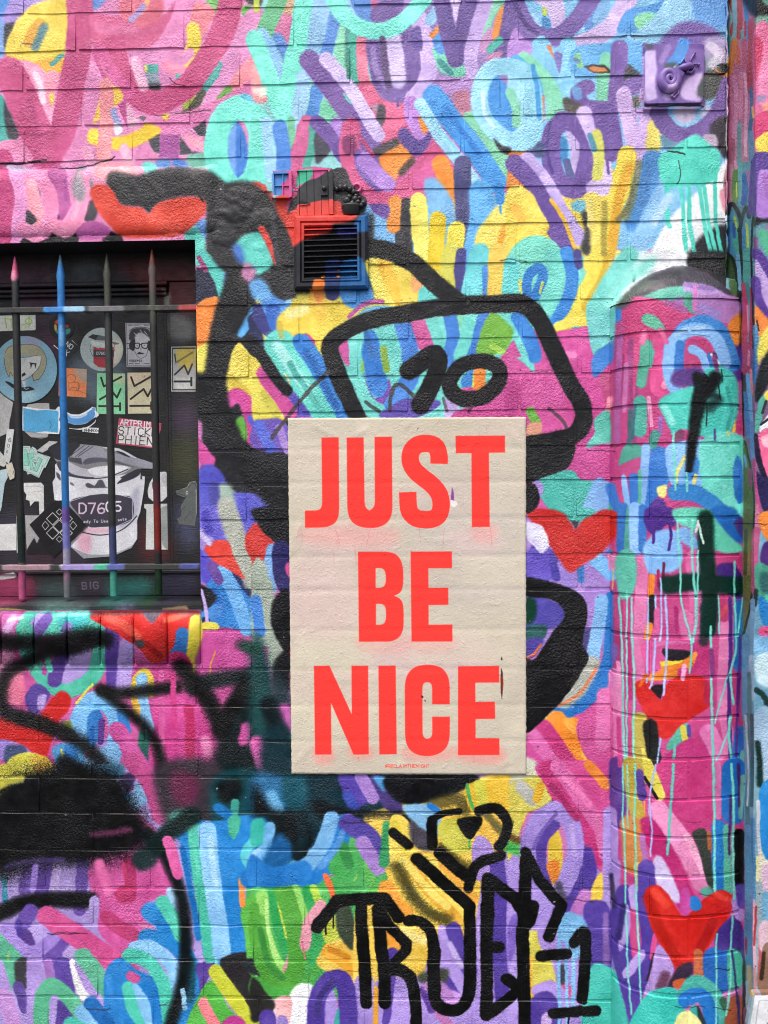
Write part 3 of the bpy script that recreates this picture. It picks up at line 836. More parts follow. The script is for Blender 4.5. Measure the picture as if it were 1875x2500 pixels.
s 7cdccc 14 1130,1400 1135,1520
p f0d860~3 1385,1160 1395,1110 1405,1170
p f0d860~3 1420,1150 1440,1050 1450,1140
p 4a3a80~3 1305,1120 1320,1120 1320,1200 1308,1200
B 0c1210 112~34/0.4 1290,790 1225,900 1190,1050 1165,1220 1145,1400
s 0c1210 80~36 1320,790 1270,880
s 0c1210 50~30 1200,780 1210,850
s 141e1c 60~50%70 1330,930 1280,980
# ------------------------------------------------ tile 7
@ 0 1250 2.6544
c c86aa8~14 -20,650 140,650 130,800 -20,820
s e0b0e0 50~20 90,690 50,760
c 62d2ba~8 140,740 160,650 400,640 590,650 680,740 640,800 340,800 160,800
c 50c8c8~16 380,690 480,650 590,670 560,740 430,760
s b0a0dc 60~8 260,680 200,770
s 7a5cb0 76~8 310,690 240,800
s a090d8 60~12 450,740 440,790
s e090b8 90~14 50,880 40,980 10,1100
c e87f9e~16 60,1060 140,1040 160,1200 120,1260 40,1230 20,1140
s 58c2a6 104 165,760 190,900 270,1060 400,1150 560,1100 640,980 660,830
s 5a3f8f 90 440,880 380,1000 350,1090
c b49cda~6 470,900 590,880 560,1040 400,1110
c b0489c~6 265,1000 300,1010 300,1060 275,1050
s 5fd0b0 40 310,920 320,1020
s 6248a0 84 735,760 730,950 730,1110
s b49adc 94 830,850 810,1000 800,1130
c 55408f~8 160,1200 230,1110 320,1180 250,1300 200,1330
s 5a408c 60~14 40,1300 160,1340
c b8a0dc~8 240,1200 300,1185 280,1270 245,1280
c d83430~7 590,690 640,640 800,630 920,650 990,725 1050,650 1200,635 1295,650 1280,700 1180,800 1120,940 1085,985 980,975 900,880 760,780
c 58505e~10 920,640 1060,635 1030,680 990,720 950,680
s 3a78c0 90 1190,790 1180,880 1150,930
s f0dc50 80 1275,700 1265,850 1255,1010
c d83a78~6 1080,940 1160,900 1230,940 1240,1020 1080,1030
c c8549a 1290,900 1340,790 1450,745 1560,780 1610,900 1600,1030 1300,1060 1270,1000
s d8a04a 10~4 1395,910 1370,1000 1365,1080
c 6a62ca~10 1282,-20 1500,-20 1450,160 1340,220 1282,150
c b09ae0~8 1282,110 1330,120 1390,190 1330,240 1282,230
c 5a50c0~8 1282,240 1340,290 1440,340 1430,430 1390,480 1320,450 1282,300
c 3a86d2~6 1330,490 1440,380 1520,380 1720,420 1720,800 1520,760 1380,740 1300,680
s 2a6cc0 60~10 1380,520 1420,640
s 78b8f0 90 1450,380 1530,560 1600,760
c 2a3060~8 1500,370 1600,430 1720,460 1640,560 1560,480
s b8bcae 120~34 1470,-30 1550,230 1640,440
c e04438~6 1325,230 1400,180 1480,195 1520,300 1590,430 1480,370 1380,310
c d84038~8 1590,150 1720,60 1720,320 1620,290
s 6a4a98 60 1370,340 1420,440
c 1e1e22~12 1292,470 1400,540 1380,600 1330,640 1296,620
s 4a88d0 80~6 1340,680 1400,640
c 2a2a50~8 1310,680 1360,700 1350,760 1320,750
s c8b0e8 22 1300,505 1330,620 1347,765
s f0e060 50~6 1330,740 1390,745
s 7ab8e8 116 530,1500 515,1340 590,1230 700,1250 760,1370 745,1520 690,1700
c 2f78c0~4 560,1500 570,1330 630,1285 670,1350 650,1480 600,1540
s 3a80c8 70~6 790,1300 810,1420
s e8d858 16~4 490,1240 540,1180 600,1120
s b49ae0 70~5 660,1500 640,1600
s 5a3a8a 40~6 660,1360 650,1490
c 2f6a5a~12 900,1420 970,1400 980,1720 900,1720
s 1f5a50 50~14 940,1400 950,1720
c cc4a90~10 990,1000 1200,1000 1300,1230 1390,1480 1420,1720 1000,1720 985,1300
s b83062 60~14 1225,1280 1240,1700
s d860a0 40~12 1040,1040 1050,1700
s e080b0 60~30 1330,1480 1350,1560
s c8549a 112 760,1420 840,1540 950,1700
s e8cc50 44 870,1200 875,1090 930,1035 975,1090 970,1180
s 8cc4ee 70 915,1080 920,1230 960,1400
s e8b850 44 870,1210 885,1310
c cc2a28~6 245,1350 330,1210 400,1158 455,1200 440,1290 390,1350 330,1500 290,1605 220,1560 60,1480 -20,1460 -20,1330 100,1350 200,1400
c 7a8a3a~10 400,1370 460,1360 470,1420 420,1430
c a088d0~12 -20,1480 120,1500 190,1560 60,1600 -20,1600
c 404a70~12 40,1520 160,1520 160,1600 40,1640
c d8d04a~8 10,1720 40,1640 100,1580 200,1560 310,1610 330,1720
c e8c048~10 200,1600 310,1590 330,1720 200,1720
c 60a8dc~10 340,1530 520,1510 560,1700 420,1720
c 3a80c8~8 420,1520 500,1510 490,1640 440,1620
c 88c0ec~8 560,1600 760,1500 740,1720 560,1720
s e8d050 14~4 400,1540 420,1640
c 101a1c~60 1720,1030 1580,1090 1480,1280 1410,1480 1380,1720 1720,1720
s c04a90 70~24 1600,1400 1580,1480
s 141e20 90~60 1250,1130 1400,1090 1659,1060
s 2a2c30 60~60%70 1560,860 1640,900
s 101010 66~64%90 -40,835 200,845 400,835 560,800 690,825
s 101010 56~64%90 620,830 480,885 330,900 190,960 60,1030 15,1110 5,1240 60,1310 250,1370 450,1450 600,1560 720,1700
s 101010 80~30%60 120,1330 300,1390 460,1460
s 101010 66~56 650,1155 780,1175 950,1160 1150,1130
s 101010 56~64 665,1165 820,1290 960,1420 1030,1550 1060,1720
s 101010 78~70 1180,1010 1290,1140 1380,1280 1430,1420
s 101010 90~50 1600,1110 1520,1230 1440,1380
s 101010 120~90g%55 -40,835 200,845 400,835 560,800 690,825
s 101010 100~90g%45 620,830 480,885 330,900 190,960 60,1030 15,1110 5,1240 60,1310 250,1370 450,1450 600,1560 720,1700
s 101010 120~90g%45 1180,1010 1290,1140 1380,1280 1430,1420
c 4a4648~14 860,790 960,850 900,880
# ------------------------------------------------ tile 8, left of the poster
@ 625 1250 2.6544
c 15161a~14 -20,-20 215,-20 215,230 120,200 40,130 0,60
c cc3a34~8 -20,80 60,150 110,205 70,310 -20,340
s 88b8ec 56 95,240 80,350 105,500
c 2e2a62~6 110,215 216,215 216,500 160,520 110,400
c a8b4a4~12 -20,340 60,330 80,420 110,510 80,1000 -20,900
s a8b4a4 110~20 60,540 90,760 140,980
s 4a88d8 66 0,570 25,780
c 121316~12 216,520 130,540 98,640 100,740 150,860 216,900
c 121316~16 216,900 120,960 110,1080 190,1160 216,1160
c d05090~4 190,350 216,330 216,430 195,400
s e05aa0 40~6 55,890 60,1030
c 1c4646~50 -30,820 60,880 120,1200 100,1480 -30,1500
c 2a3a40~50 100,1050 216,1150 216,1400 120,1400
s c060a8 80~40 180,1290 200,1400
s d860a8 90~40 10,1500 60,1659
s 101c20 100~60 80,1250 200,1560
c 163038~50 60,1430 216,1400 230,1720 40,1720
# ------------------------------------------------ tile 9
@ 1250 1250 2.6544
s 5a50b0 100~20 170,250 190,430
c 6a58c0~14 95,260 250,240 330,420 95,430
s 5046a4 60~12 270,280 290,420
s a088d8 70~12 330,330 370,470
c 56beb0~5 320,-20 540,-20 440,80 400,40
s 4a86cc 44 450,360 450,440
s 78b8ee 90 545,300 600,350 650,400
s 3a88d0 30~10 640,260 650,330
c c8302c 90,-10 200,-20 330,10 370,60 410,120 440,80 500,30 600,-20 690,20 685,130 600,250 480,330 378,392 300,300 240,210 130,60
p 44403f~6 380,62 440,62 412,118
c e0dcf2~8 85,70 190,85 240,200 205,265 150,230 90,150
c d0c4e8~12 95,150 160,200 200,260 140,200
s a07cc8 110~14 520,540 530,700 480,860
s 5a4aa0 60~14 470,800 440,900
c 4a4078~16 410,760 540,780 480,900 420,880
s 2f78c4 96 655,560 655,800 620,1000 520,1180 380,1280 240,1310
s 8cc2f2 84 580,580 560,760 515,970
s b8bcb0 100~24 515,990 440,1130 340,1220
s e08058 18~6 545,1020 430,1180 300,1255
c 5048a4~8 95,560 250,570 340,640 300,740 200,760 95,760
c 0f3a2c~16 80,560 150,570 150,700 90,720
c 2a5a58~14 95,740 230,740 200,830 95,830
c 50449a~10 95,830 210,830 150,930 95,950
s e07848 14~5 190,860 140,920 95,940
c e8c848~6 95,1440 180,1350 260,1330 330,1360 240,1380
s f09034 120 290,1350 400,1500 560,1680
c f0a040~6 320,1350 430,1340 420,1450
s e8b840 60~10 480,1560 560,1680
s c03a7a 124 200,1410 330,1590 420,1720
s d86aaa 86 140,1450 250,1600 320,1720
c d45c9c~5 430,1340 560,1260 650,1200 660,1720 560,1700 430,1480
s e07ab4 90~10 600,1180 590,1500
c c8ccb8~20 80,1600 160,1620 160,1720 80,1720
# pier, second stretch
s b03c74 66~8 690,520 690,1050
c 8060a8~10 650,850 690,880 680,960 650,980
s e080b4 70~6 660,1050 690,1300 690,1700
s c03a7a 50~10 760,560 760,1200
s d878aa 76~8 850,250 835,560 820,1080
s d880ac 50~6 650,290 660,360
s e070a8 110~10 1180,300 1200,560 1230,760
s d870a4 90~20 1120,680 1140,780
s a83a6a 70~10 1270,620 1260,760
c d870a8~8 1000,860 880,900 960,830 1180,850
s c23c78 130~10 1230,880 1210,1010
s dc78aa 90~10 1395,700 1380,1000 1380,1330
s b83a6a 60~10 1350,560 1370,680
s 3a74c0 70 720,-20 715,240
s 52a090 36~8 760,-20 745,230
s 8ab8ee 80 800,-20 805,240
s 3a74c0 50 850,-20 845,240
c 4a2a82~4 870,-20 1045,-20 1055,90 1000,80 940,150 870,110
c 8abcf2 850,240 910,150 960,120 1050,115 1105,230 1085,360 980,395 880,390
s 4a2a82 18 920,90 918,200
s 4a2a82 18 1015,80 1030,150 1020,240
c 66ceb2 1050,-20 1260,-20 1370,100 1495,250 1300,245 1180,130 1060,60
c 2f70c0 1290,-20 1450,-20 1495,200 1390,130
c 8abcf0 1060,120 1130,100 1210,190 1200,240 1110,200
c 4a3a80~5 1440,60 1495,40 1495,180
c 62bea8 670,300 735,240 790,270 808,400 785,530 710,570 675,450
s e8c860 8 655,370 655,500
s e88834 42 905,420 900,560
s 201c1c 46~5 908,560 905,730
s f09038 46 890,740 880,810
s b02050 20~4 950,380 945,480
s 702040 18~4 985,330 985,500
c 4a2f80~6 1320,360 1430,330 1495,440 1500,560 1400,520
s d05060 30~10 1390,620 1360,660
s 2f74bc 66 1470,600 1470,1000
c f08a38~8 880,1090 980,970 1100,950 1200,915 1140,1040 1000,1095
s f0d840 34 970,985 1090,965
c 221c24~8 985,885 1160,910 1110,960 1010,955
s d85a98 90~8 880,880 920,1000
c c0407c~6 1080,1020 1140,1010 1150,1070 1080,1080
c ce2a28~5 800,1110 880,1100 965,1228 1010,1120 1120,1055 1270,1090 1285,1250 1160,1340 1065,1430 985,1475 920,1400 840,1270 800,1180
p 241c20~4 895,1150 930,1125 990,1125 965,1225
c b83050~20 1240,1090 1290,1120 1290,1240 1250,1240
s b8a84e 94~10 830,1350 830,1720
s e0d060 40~10 860,1540 880,1720
s 20201f 90~10 900,1390 920,1560 960,1720
c 5eb49c~6 1005,1520 1090,1390 1150,1380 1110,1530 1030,1545
s e0d458 40~6 1110,1400 1125,1480
s 5a50a0 24~6 1150,1390 1150,1450
c c03c7c~4 965,1720 975,1610 1080,1510 1180,1470 1285,1560 1310,1720
s e07ab4 110~8 1280,1430 1340,1560
s e880b8 70~8 1380,1300 1420,1560
s 2f70bc 60 1480,1420 1440,1720
s 62b0a0 30~6 1490,1560 1470,1720
s 5a2f80 26 1415,560 1415,900 1410,1150 1420,1720
s 5a2f80 16 1480,800 1470,1100 1460,1400 1455,1720
s 0b2e26 100~32 1250,40 1260,300 1280,520 1270,760
s 0b2e26 60~30%70 1250,620 1240,840
s 0b2e26 110~32 1010,470 1200,455 1360,470 1500,480
s c8e8d8 16~6g 1200,70 1240,200
s 7cdccc 15 695,560 715,900 720,1300 735,1700
s 7cdccc 12 745,520 745,900 745,1700
s 7cdccc 14 775,560 780,800 790,1100 790,1700
s acc4f6 12 882,560 880,850 875,1110
s acc4f6 14 932,540 930,850 915,1080 895,1150
s acc4f6 12 965,430 970,680 958,830
s acc4f6 15 998,540 1005,900 985,1190
s acc4f6 12 965,1470 940,1700
s 7cdccc 12 1070,60 1090,350 1100,600 1160,850 1155,1040
s 7cdccc 15 1165,40 1170,350 1190,620 1170,850
s 7cdccc 12 1205,250 1195,600 1175,800
s 7cdccc 17 1285,740 1290,1000 1300,1350 1308,1700
s 7cdccc 15 1440,320 1445,600 1450,870 1420,1040 1440,1250
s 7cdccc 10 1415,1030 1360,1200 1320,1370
s 7cdccc 18 1420,1330 1410,1480 1440,1700
s 7cdccc 11 1405,1430 1320,1640
s 7cdccc 10 1338,540 1340,790
s 7cdccc 11 1490,560 1465,800
s 68c8b8 16 1060,1510 1045,1700
# ------------------------------------------------ tile 10
@ 0 1875 2.6544
c d8d04e~14 10,-20 340,-20 310,50 200,80 60,170 -20,270 -20,60
c f0b848~16 220,-20 320,-20 290,50 230,40
s 68a8d8 70~16 110,120 200,100
c 4a80a0~20 600,-20 800,-20 760,80 640,60
c 4a3a6a~12 780,50 880,40 830,160 790,120
c 3a82c8~8 720,130 860,180 970,190 860,260 740,240
c 8cc2ee~8 840,190 900,70 970,180 880,265 760,230
s c85490 112 860,-40 960,90 1010,200 1040,300
c d05a9c~6 550,560 700,480 900,470 1080,560 1140,700 1100,800 950,880 940,980 1010,1050 920,1090 800,1210 640,1070 620,900 570,740
s d870aa 60~20 890,330 980,400
s b83a6c 66~8 830,600 850,720 850,840
c b83868~10 740,800 850,760 840,850 780,880
c b83e70~8 640,960 700,930 900,1060 860,1130 720,1060
c e08ab8~8 900,1010 1000,1030 960,1070
c 383038~50 1020,-20 1420,-20 1400,380 1130,400 1030,250
c 6a2a4a~50 1120,30 1280,60 1250,240 1120,200
c 14454c~40 1390,60 1720,40 1720,420 1400,400
c 0e1416~40 1400,100 1560,80 1540,220 1430,220
c 2a86d0~6 1130,420 1240,340 1400,340 1720,330 1720,700 1560,770 1600,1240 1340,1255 1300,900 1180,520
s 40a090 50~10 1520,230 1500,420
s 1a70b4 60~14 1410,260 1470,300
c e080b0~8 1060,530 1130,470 1150,690 1110,700
s 54c8ac 90 1260,400 1290,650 1340,1000 1372,1240
s 8cc6f2 112 1340,400 1370,700 1420,1000 1436,1190
c 4ab494~4 1470,330 1560,330 1510,470
s 5ac8d0 60 1640,480 1590,570 1660,680
c 9ac8f0 1610,570 1720,500 1720,650 1640,640
c 5ab0a0~40 1100,290 1230,280 1250,360 1130,400
s 8cc6f2 14 1400,1230 1393,1360
s 8cc6f2 14 1482,1230 1500,1320
s 6a4fa2 90~10 200,560 165,780
s 6a4fa2 80~10 305,580 270,810
s 6a4fa2 76~6 535,560 525,760 515,920
s c0a8e0 50~12 370,620 350,780
s 4a98b0 36~6 30,700 40,920
c 0d0e10~110 -40,240 60,150 200,95 420,60 620,50 720,100 790,230 900,350 960,450 880,500 760,480 620,500 540,560 380,580 250,570 100,610 -40,680
c 0d0e10~80 20,230 220,130 500,110 640,200 640,330 500,470 200,500 -20,560
c 0d0e10~170g -40,160 300,-20 700,-20 900,260 980,470 700,620 300,620 -40,720
c 0d0e10~320g%35 -60,60 300,-60 800,-60 960,260 1040,480 760,700 300,720 -60,820
s 0d0e10 90~80 420,-30 560,60
s 0d0e10 96~50 -40,960 60,910 180,870 400,850 580,855
s b09ad8 60~8 610,860 600,1030
s 6a4fa4 96 200,930 140,1030 160,1130
c b8a2e0~6 180,1040 300,1010 320,1080 240,1140 190,1100
c 5a4088~6 90,1060 190,1050 230,1160 160,1170
s a488d6 90 50,1050 110,1150 210,1200 330,1130 390,1040
s 6a4fa2 76 490,1040 400,1170 310,1240
s c0a8e0 60~20 500,1140 440,1210
s d0548f 132 310,960 500,1090 700,1230 840,1320
c 62b894~6 -20,1080 60,1140 155,1240 100,1400 40,1460 -20,1400
p b0d060~4 40,1230 68,1180 50,1260
s b49ada 80 -10,1290 30,1420
c 3a3a3e~10 100,1260 180,1240 180,1420 110,1400
s 5a4590 70~6 120,1420 160,1560
s c090d0 100~6 20,1480 110,1700
s b49ade 90 220,1250 215,1700
s a070b8 60~5 310,1270 330,1400
s 5a4498 110 400,1280 430,1480 410,1700
s b49ade 50~5 470,1480 360,1480
s 60b890 96 265,1720 270,1500 330,1410 430,1470 530,1600
c f0f0ec~5 450,1255 500,1265 590,1485 530,1505 480,1400
s b49adc 110 540,1280 600,1400 680,1500
s 62b894 104 540,1220 620,1330 690,1450
c 2a80ca~5 670,1380 700,1280 790,1230 900,1310 1000,1360 1060,1500 1040,1720 720,1720 670,1520
s 2f8ad2 110 950,1100 1090,1110 1190,1200 1240,1300
s 8cc6f0 84 870,1170 980,1160 1110,1270 1140,1400 1090,1580
s 52c8b0 84 830,1215 960,1250 1060,1390 1080,1520 1110,1700
s 52c8b0 84 835,1420 860,1540 950,1700
c 8cc6f0~4 860,1390 920,1430 980,1560 985,1720 920,1600
s c85490 60 850,1340 880,1360
s 2a86ce 116 980,930 1090,1020 1180,1130
s 58ccb2 92 1060,870 1130,980 1180,1080
s a8d4f0 50~5 1100,800 1130,860
c 5a4296~5 1240,1290 1390,1265 1350,1360 1290,1470
c 2a86ce~6 1180,1290 1270,1330 1290,1500 1240,1660 1140,1700
c 2e2c2e~8 1430,1240 1720,1230 1720,1640 1560,1480
c 58b648~5 1280,1490 1375,1375 1480,1540 1580,1720 1220,1720
s ccd240 94 1400,1320 1520,1490 1660,1700
s ff9098 74 1320,1530 1420,1720
c c04092~3 1410,1720 1480,1610 1570,1620 1600,1720
c 60b84a~6 1570,900 1720,780 1720,1340 1620,1330 1590,1100
s f09048 40~5 1565,730 1575,880
c 2a3034~16 1592,1240 1720,1250 1720,1340 1620,1330
s 20586a 50~24 1240,1250 1230,1500
s 0c1416 72~50 960,430 1050,540 1130,700 1180,850 1205,1050 1200,1250 1170,1450 1090,1720
s 8fc0dc 30~14g 1180,1440 1200,1560
s 102422 110~50 1240,310 1100,410 980,540 920,600
c 1e2e30~40 880,540 1000,540 980,650 890,640
s 8cc6f0 90 530,1580 630,1720
s 2a70b8 90 590,1530 690,1650
s 52c8b0 100 460,1660 560,1720
# ------------------------------------------------ tile 11
@ 625 1875 2.6544
c 2a6a98~40 -20,60 180,60 220,220 120,320 -20,300
s 68b0dc 80~30 100,190 130,260
c 16505e~40 170,60 320,60 320,240 200,260
c 0c1416~50 -20,100 100,260 260,300 380,430 300,600 220,520 60,320 -20,340
c 5a48a8~10 530,55 640,55 800,180 740,215 620,255
s 3a4aa8 60~20 590,180 640,260
c 4a3a78~14 740,60 830,60 960,260 880,290 790,200
s a884cc 84 680,60 730,140 760,190
c 58a0d8~10 760,60 840,60 840,150
c 0e1114~20 860,50 1430,50 1300,165 1130,215 1020,245 900,200
c 111418~40 380,200 560,260 800,280 1000,290 1040,420 900,330 640,330 420,340
c 54b060~5 540,500 640,430 760,620 850,700 820,790 560,790
s 6ac060 60~8 720,620 760,800
s b8d870 70~10 560,560 620,700
c 40b8a8~14 -30,350 50,340 60,480 -30,500
s 2a7cc8 116 560,360 510,550 370,700 150,750 -40,720
s 7ab4e2 100~10 490,330 430,500 310,650 190,720
s 70b0e0 60~14 90,380 70,520 20,620
c 1a5a92~30 60,560 150,430 240,520 230,620 120,680 40,660
s 0e2228 70~30 290,330 300,480 270,560
s 3a8a90 40~20 -10,640 60,660
s 5a4ca4 120~12 600,360 730,450 810,580
s a884cc 96 690,490 760,600 790,650
s 3a9a60 60~20 850,380 830,620
c 4eb05c~5 540,520 660,600 620,740 470,660
s 388a48 60~14 560,500 600,620
c 64c068~8 -30,790 300,770 500,810 440,1000 300,1000
s 3aaa5c 60 110,810 140,1000 200,1200
s 9adc6e 74 45,830 60,1050 130,1250 190,1310
s c8d850 54 170,880 215,1080
s e09aa8 36~4 240,1160 190,1310
s 9adc6e 70 250,790 310,980 300,1180
s 3aaa5c 80 340,800 390,1000 380,1240
s b0d850 50~6 370,780 420,900
s 58a842 118 10,1000 50,1250 160,1390 250,1330 270,1150 230,940 180,790
s 58a842 60 -10,900 10,1080
c 4ea848~8 -20,1340 100,1400 240,1420 380,1280 420,1300 260,1480 -20,1480
s eaa0b0 66 420,890 340,1010 320,1150
s d07080 10~4 300,1120 320,1240
s f07040 36 450,700 500,830
c c8d450~6 430,1000 530,960 540,1090 460,1150
c f4d060~6 390,1260 450,1160 560,1100 660,1190 680,1360 480,1330
s e8a838 110~4 480,1190 570,1240 660,1320
s f0c050 60~6 560,1160 620,1230
c 3f4a3a~10 520,900 610,900 660,1100 650,1190 540,1090
c f2cc58~5 660,900 900,900 1130,1000 1150,1200 1120,1360 1060,1340 960,1280 880,1260 720,1500 720,1760 640,1700
s e8a840 40~5 770,1440 770,1720
s f5a440 110~16 850,790 900,880 960,940
s e89a38 70~12 860,1080 900,1160
c f4d860~8 870,330 1000,350 1010,560 1100,560 1360,720 1400,850 1350,1000 1150,1000 900,720
s e8b044 80~6 1000,640 1140,810 1300,980
s eaa840 80~8 1220,620 1340,740 1400,850
s f8e070 50~10 960,600 1080,740 1240,900
s 5c5428 70~50g%60 900,640 1000,820 1110,940 1250,980
s 5c5428 54~46g%60 1190,500 1290,590 1400,650
s 4a4424 80~50g%70 1150,240 1300,200 1360,270
c e2b838~8 1360,120 1500,80 1720,60 1720,330 1560,300 1400,290
s 4aa858 22 1370,110 1385,200 1410,260
s d4d050 70~14 1450,110 1470,230
c 4a4650~20 1010,330 1160,340 1150,530 1020,500
c 84b8dc~10 950,250 1130,235 1200,290 1190,430 1080,390
s 2a78c8 40~8 1130,240 1180,280
c ccc850~5 1185,370 1240,330 1340,340 1400,480 1380,560 1260,540 1190,450
c e8b848~6 1470,330 1580,320 1600,420 1540,500 1450,420
s 6a6030 50~30g 1500,300 1580,400
s 58b858 14 1385,460 1388,520
c 48a060~8 1630,500 1720,500 1720,570 1640,570
c ae94dc~5 1170,1050 1250,1050 1350,1300 1400,1200 1470,720 1540,580 1720,640 1720,1720 870,1720 880,1480 1060,1390
c ac90d6~4 1410,480 1470,440 1540,520 1530,700 1420,720
s 54409a 100 1280,1050 1320,1180 1380,1300
s 54409a 60 1200,1330 1290,1470
c 44483c~20 1060,1330 1240,1300 1210,1400 1090,1400
s c090d8 110~8 1130,1480 1280,1500
s 6a4aa0 60~8 1090,1440 1140,1560
c b884c8~10 1080,1400 1200,1380 1290,1500 1150,1480
s 54409a 96 1560,590 1575,800 1570,1000 1600,1500
s f0c850 36~5 1160,1060 1140,1280
s c07ab8 60~8 1190,1590 1290,1720
s 5a449e 50~6 840,1640 900,1200
c 54409a~5 850,1180 910,1180 900,1280 850,1300
c f2f2f4~14 230,1440 370,1420 330,1720 200,1720
c f0b4b4~8 120,1510 230,1500 200,1720 120,1720
c f0eef2~14 0,1620 110,1560 130,1700
c 2c2c2a~12 -30,1360 60,1440 120,1560 -30,1640
s 5a44a0 110 70,1620 90,1740
s a48cd4 70 170,1640 200,1740
s a890d8 120 700,1400 690,1740
c a890d8~4 420,1720 440,1500 500,1440 530,1560 510,1720
s 40a8a0 40 540,1580 510,1740
s 54409c 112 385,1740 400,1500 490,1370 580,1420 600,1740
# ------------------------------------------------ tile 12
@ 1250 1875 2.6544
c c8c6a8~14 80,0 180,50 80,280 -10,260 -10,60
c d4c858~8 0,100 260,60 240,240 100,300 -20,600 -20,250
s b0b0a8 80~30 60,120 130,200
s e8b838 50~10 190,110 160,200
s 604a20 50~40g -20,440 60,480
s 4ab050 70~14 -20,510 70,530
c d0508f~5 170,-20 650,-20 660,250 600,310 600,620 540,640 300,220
s c43a7a 140 250,20 400,300 570,560
s d86aa8 96 300,-10 470,240 600,420
s e8883a 66 500,-20 610,110
s e078b0 50~10 540,320 590,560
s 5a4090 100 680,-20 690,340
s 54409a 110 470,560 490,690 420,830 300,900
c d8b840~6 240,650 240,480 290,390 325,500 315,700 240,760
c e08030~14 225,620 300,600 300,720 235,740
s 5a449c 80 270,370 195,470 185,640 215,760
s a890da 106 270,270 170,340 110,480 110,620 150,740
s a890da 110 270,270 380,350 410,540 350,740 250,850 150,850
s 504a60 50~40g 300,760 330,840
s ae94da 96 635,300 635,600 620,880
c f0cc50~5 520,760 580,680 580,860 510,870
s c07ac0 80~10 470,830 420,920
c a890da~5 110,790 260,830 240,1000 170,1120 110,1100
c d6cc5a~10 90,1100 180,1080 260,1260 280,1480 90,1480
s e8b848 50~14 110,1240 110,1460
s f0e070 30~10 100,960 30,1100
c 7a60b8~8 -20,1000 40,960 20,1200 -20,1240
c ae94dc~5 170,1050 280,1050 300,1180 190,1180
c 54409a~4 460,920 560,860 640,940 640,1310 510,1310
s 8a6ab0 40~20 610,960 610,1260
s e0508a 50~10 330,1390 370,1460
s ab90da 70 160,1440 250,1410 330,1480
c 54409a~3 90,1740 120,1500 220,1440 290,1510 310,1740
c c8a8e0~4 190,1600 250,1590 240,1720 190,1720
c 4cc2b2~3 500,1310 650,1300 720,1450 790,1720 470,1720
s 404050 50~14 330,1300 320,1380
c 82bee8 290,1070 310,960 390,935 460,975 492,1040 440,1110 440,1220 400,1250 360,1150 310,1120
s 82bee8 22 303,1080 305,1690
s 82bee8 22 350,1100 358,1690
s 82bee8 26 400,1220 395,1540
# pier, lowest stretch
c c8407e~8 930,-20 1310,-20 1300,330 1150,425 1060,360 930,200
s b8a244 90~6 760,-20 790,200 860,400
s e0d25a 70~6 880,-20 960,180
s 201c28 20~4 860,60 940,200
s e09040 10 820,-20 860,250 870,380
s 5a4090 60~6 820,40 840,180
s e088b6 130~6 950,280 1110,490 1240,740
s f0a8c8 40~10 1130,440 1240,680
s b82f70 130 880,380 1010,600 1130,860
c d2c4ea~12 915,590 960,570 1010,640 1100,860 1040,860 940,770
s 2474be 96 1340,390 1345,800
s 5cb49c 50 1395,390 1405,800
s 18181c 66~5 1470,430 1465,740
c 3a3f38~8 1165,420 1260,420 1310,780 1270,750 1200,520
s b06840 30~6 1270,420 1280,520
c 2c70be~6 1370,-20 1505,-20 1500,330 1360,320
s d878ae 40~8 1335,-20 1335,320
s 7ab49c 30~6 1490,60 1480,320
c 60ac9a~14 1220,790 1290,770 1300,840 1240,830
s d08a4c 130~30 770,370 790,620
s b070b0 40~14 840,440 860,600
s e8c858 60~10 820,640 840,860
s 54409a 120 730,820 690,1000 720,1250 800,1540 840,1720
c b49ada~4 700,1190 690,1000 750,890 765,1040
s b49ada 60 780,790 800,900
s 54409a 110 870,650 870,900 890,1150 820,1420
c b49ada~5 715,1330 830,1180 860,1220 760,1360
s d85090 40~8 930,1090 910,1230
s 30242e 36~8 930,1220 890,1370
c cc2722~4 855,820 920,755 1000,800 1100,955 1150,945 1260,840 1370,788 1435,850 1400,970 1310,1110 1220,1230 1060,1295 980,1180 900,1020
s b02020 60~20 1300,1000 1220,1180
s 2c78c4 80 1180,870 1190,890
c c04898~14 1090,800 1150,780 1150,950 1100,940
c b496d8~6 950,1150 1050,1290 990,1400 860,1470 900,1330
c 3a2c40~10 1080,1290 1175,1265 1150,1370 1000,1430
s 68405a 60~30 990,1350 960,1420
s c46844 60~6 1210,1200 1215,1340
c 2c68ba~8 1250,1200 1410,1170 1400,1450 1270,1410
c 4c388a~6 1330,1060 1440,960 1500,1050 1495,1250 1430,1180 1330,1170
s b896d8 60~6 1450,860 1470,960
s 54409a 60 1480,780 1490,880
c 52b8a0~6 1400,1190 1480,1200 1495,1380 1410,1440
s c8603a 60~8 1070,1400 1110,1390
c 40c4b6~3 770,1740 850,1500 960,1425 1060,1435 1110,1520 1120,1740
s 50b4a6 92 1110,1480 1180,1390 1270,1420 1340,1540 1380,1740
s 2474c4 92 1120,1500 1220,1470 1280,1570 1290,1740
s 3aa8a0 50~6 1180,1560 1180,1740
c 2a3438~5 1200,1540 1250,1640 1250,1740 1210,1680
c f0ec9c~3 1050,1740 1070,1610 1140,1570 1220,1640 1230,1740
c 3a6850~6 1340,1500 1390,1490 1380,1580
c a85c40~6 1400,1520 1480,1480 1500,1740 1380,1740
s 7cdccc 12 715,-20 730,650 745,1200 780,1600
s 7cdccc 10 745,-20 755,380
s 7cdccc 12 795,-20 800,700 820,1150 840,1520
s 68c8b8 18 1050,-20 1030,250 1010,560
s acc4f6 12 935,-20 890,200 910,400 895,570
s 7cdccc 17 1305,-20 1310,400 1318,800
s 7cdccc 12 1330,1080 1320,1680
s 7cdccc 17 1425,-20 1435,350 1440,850
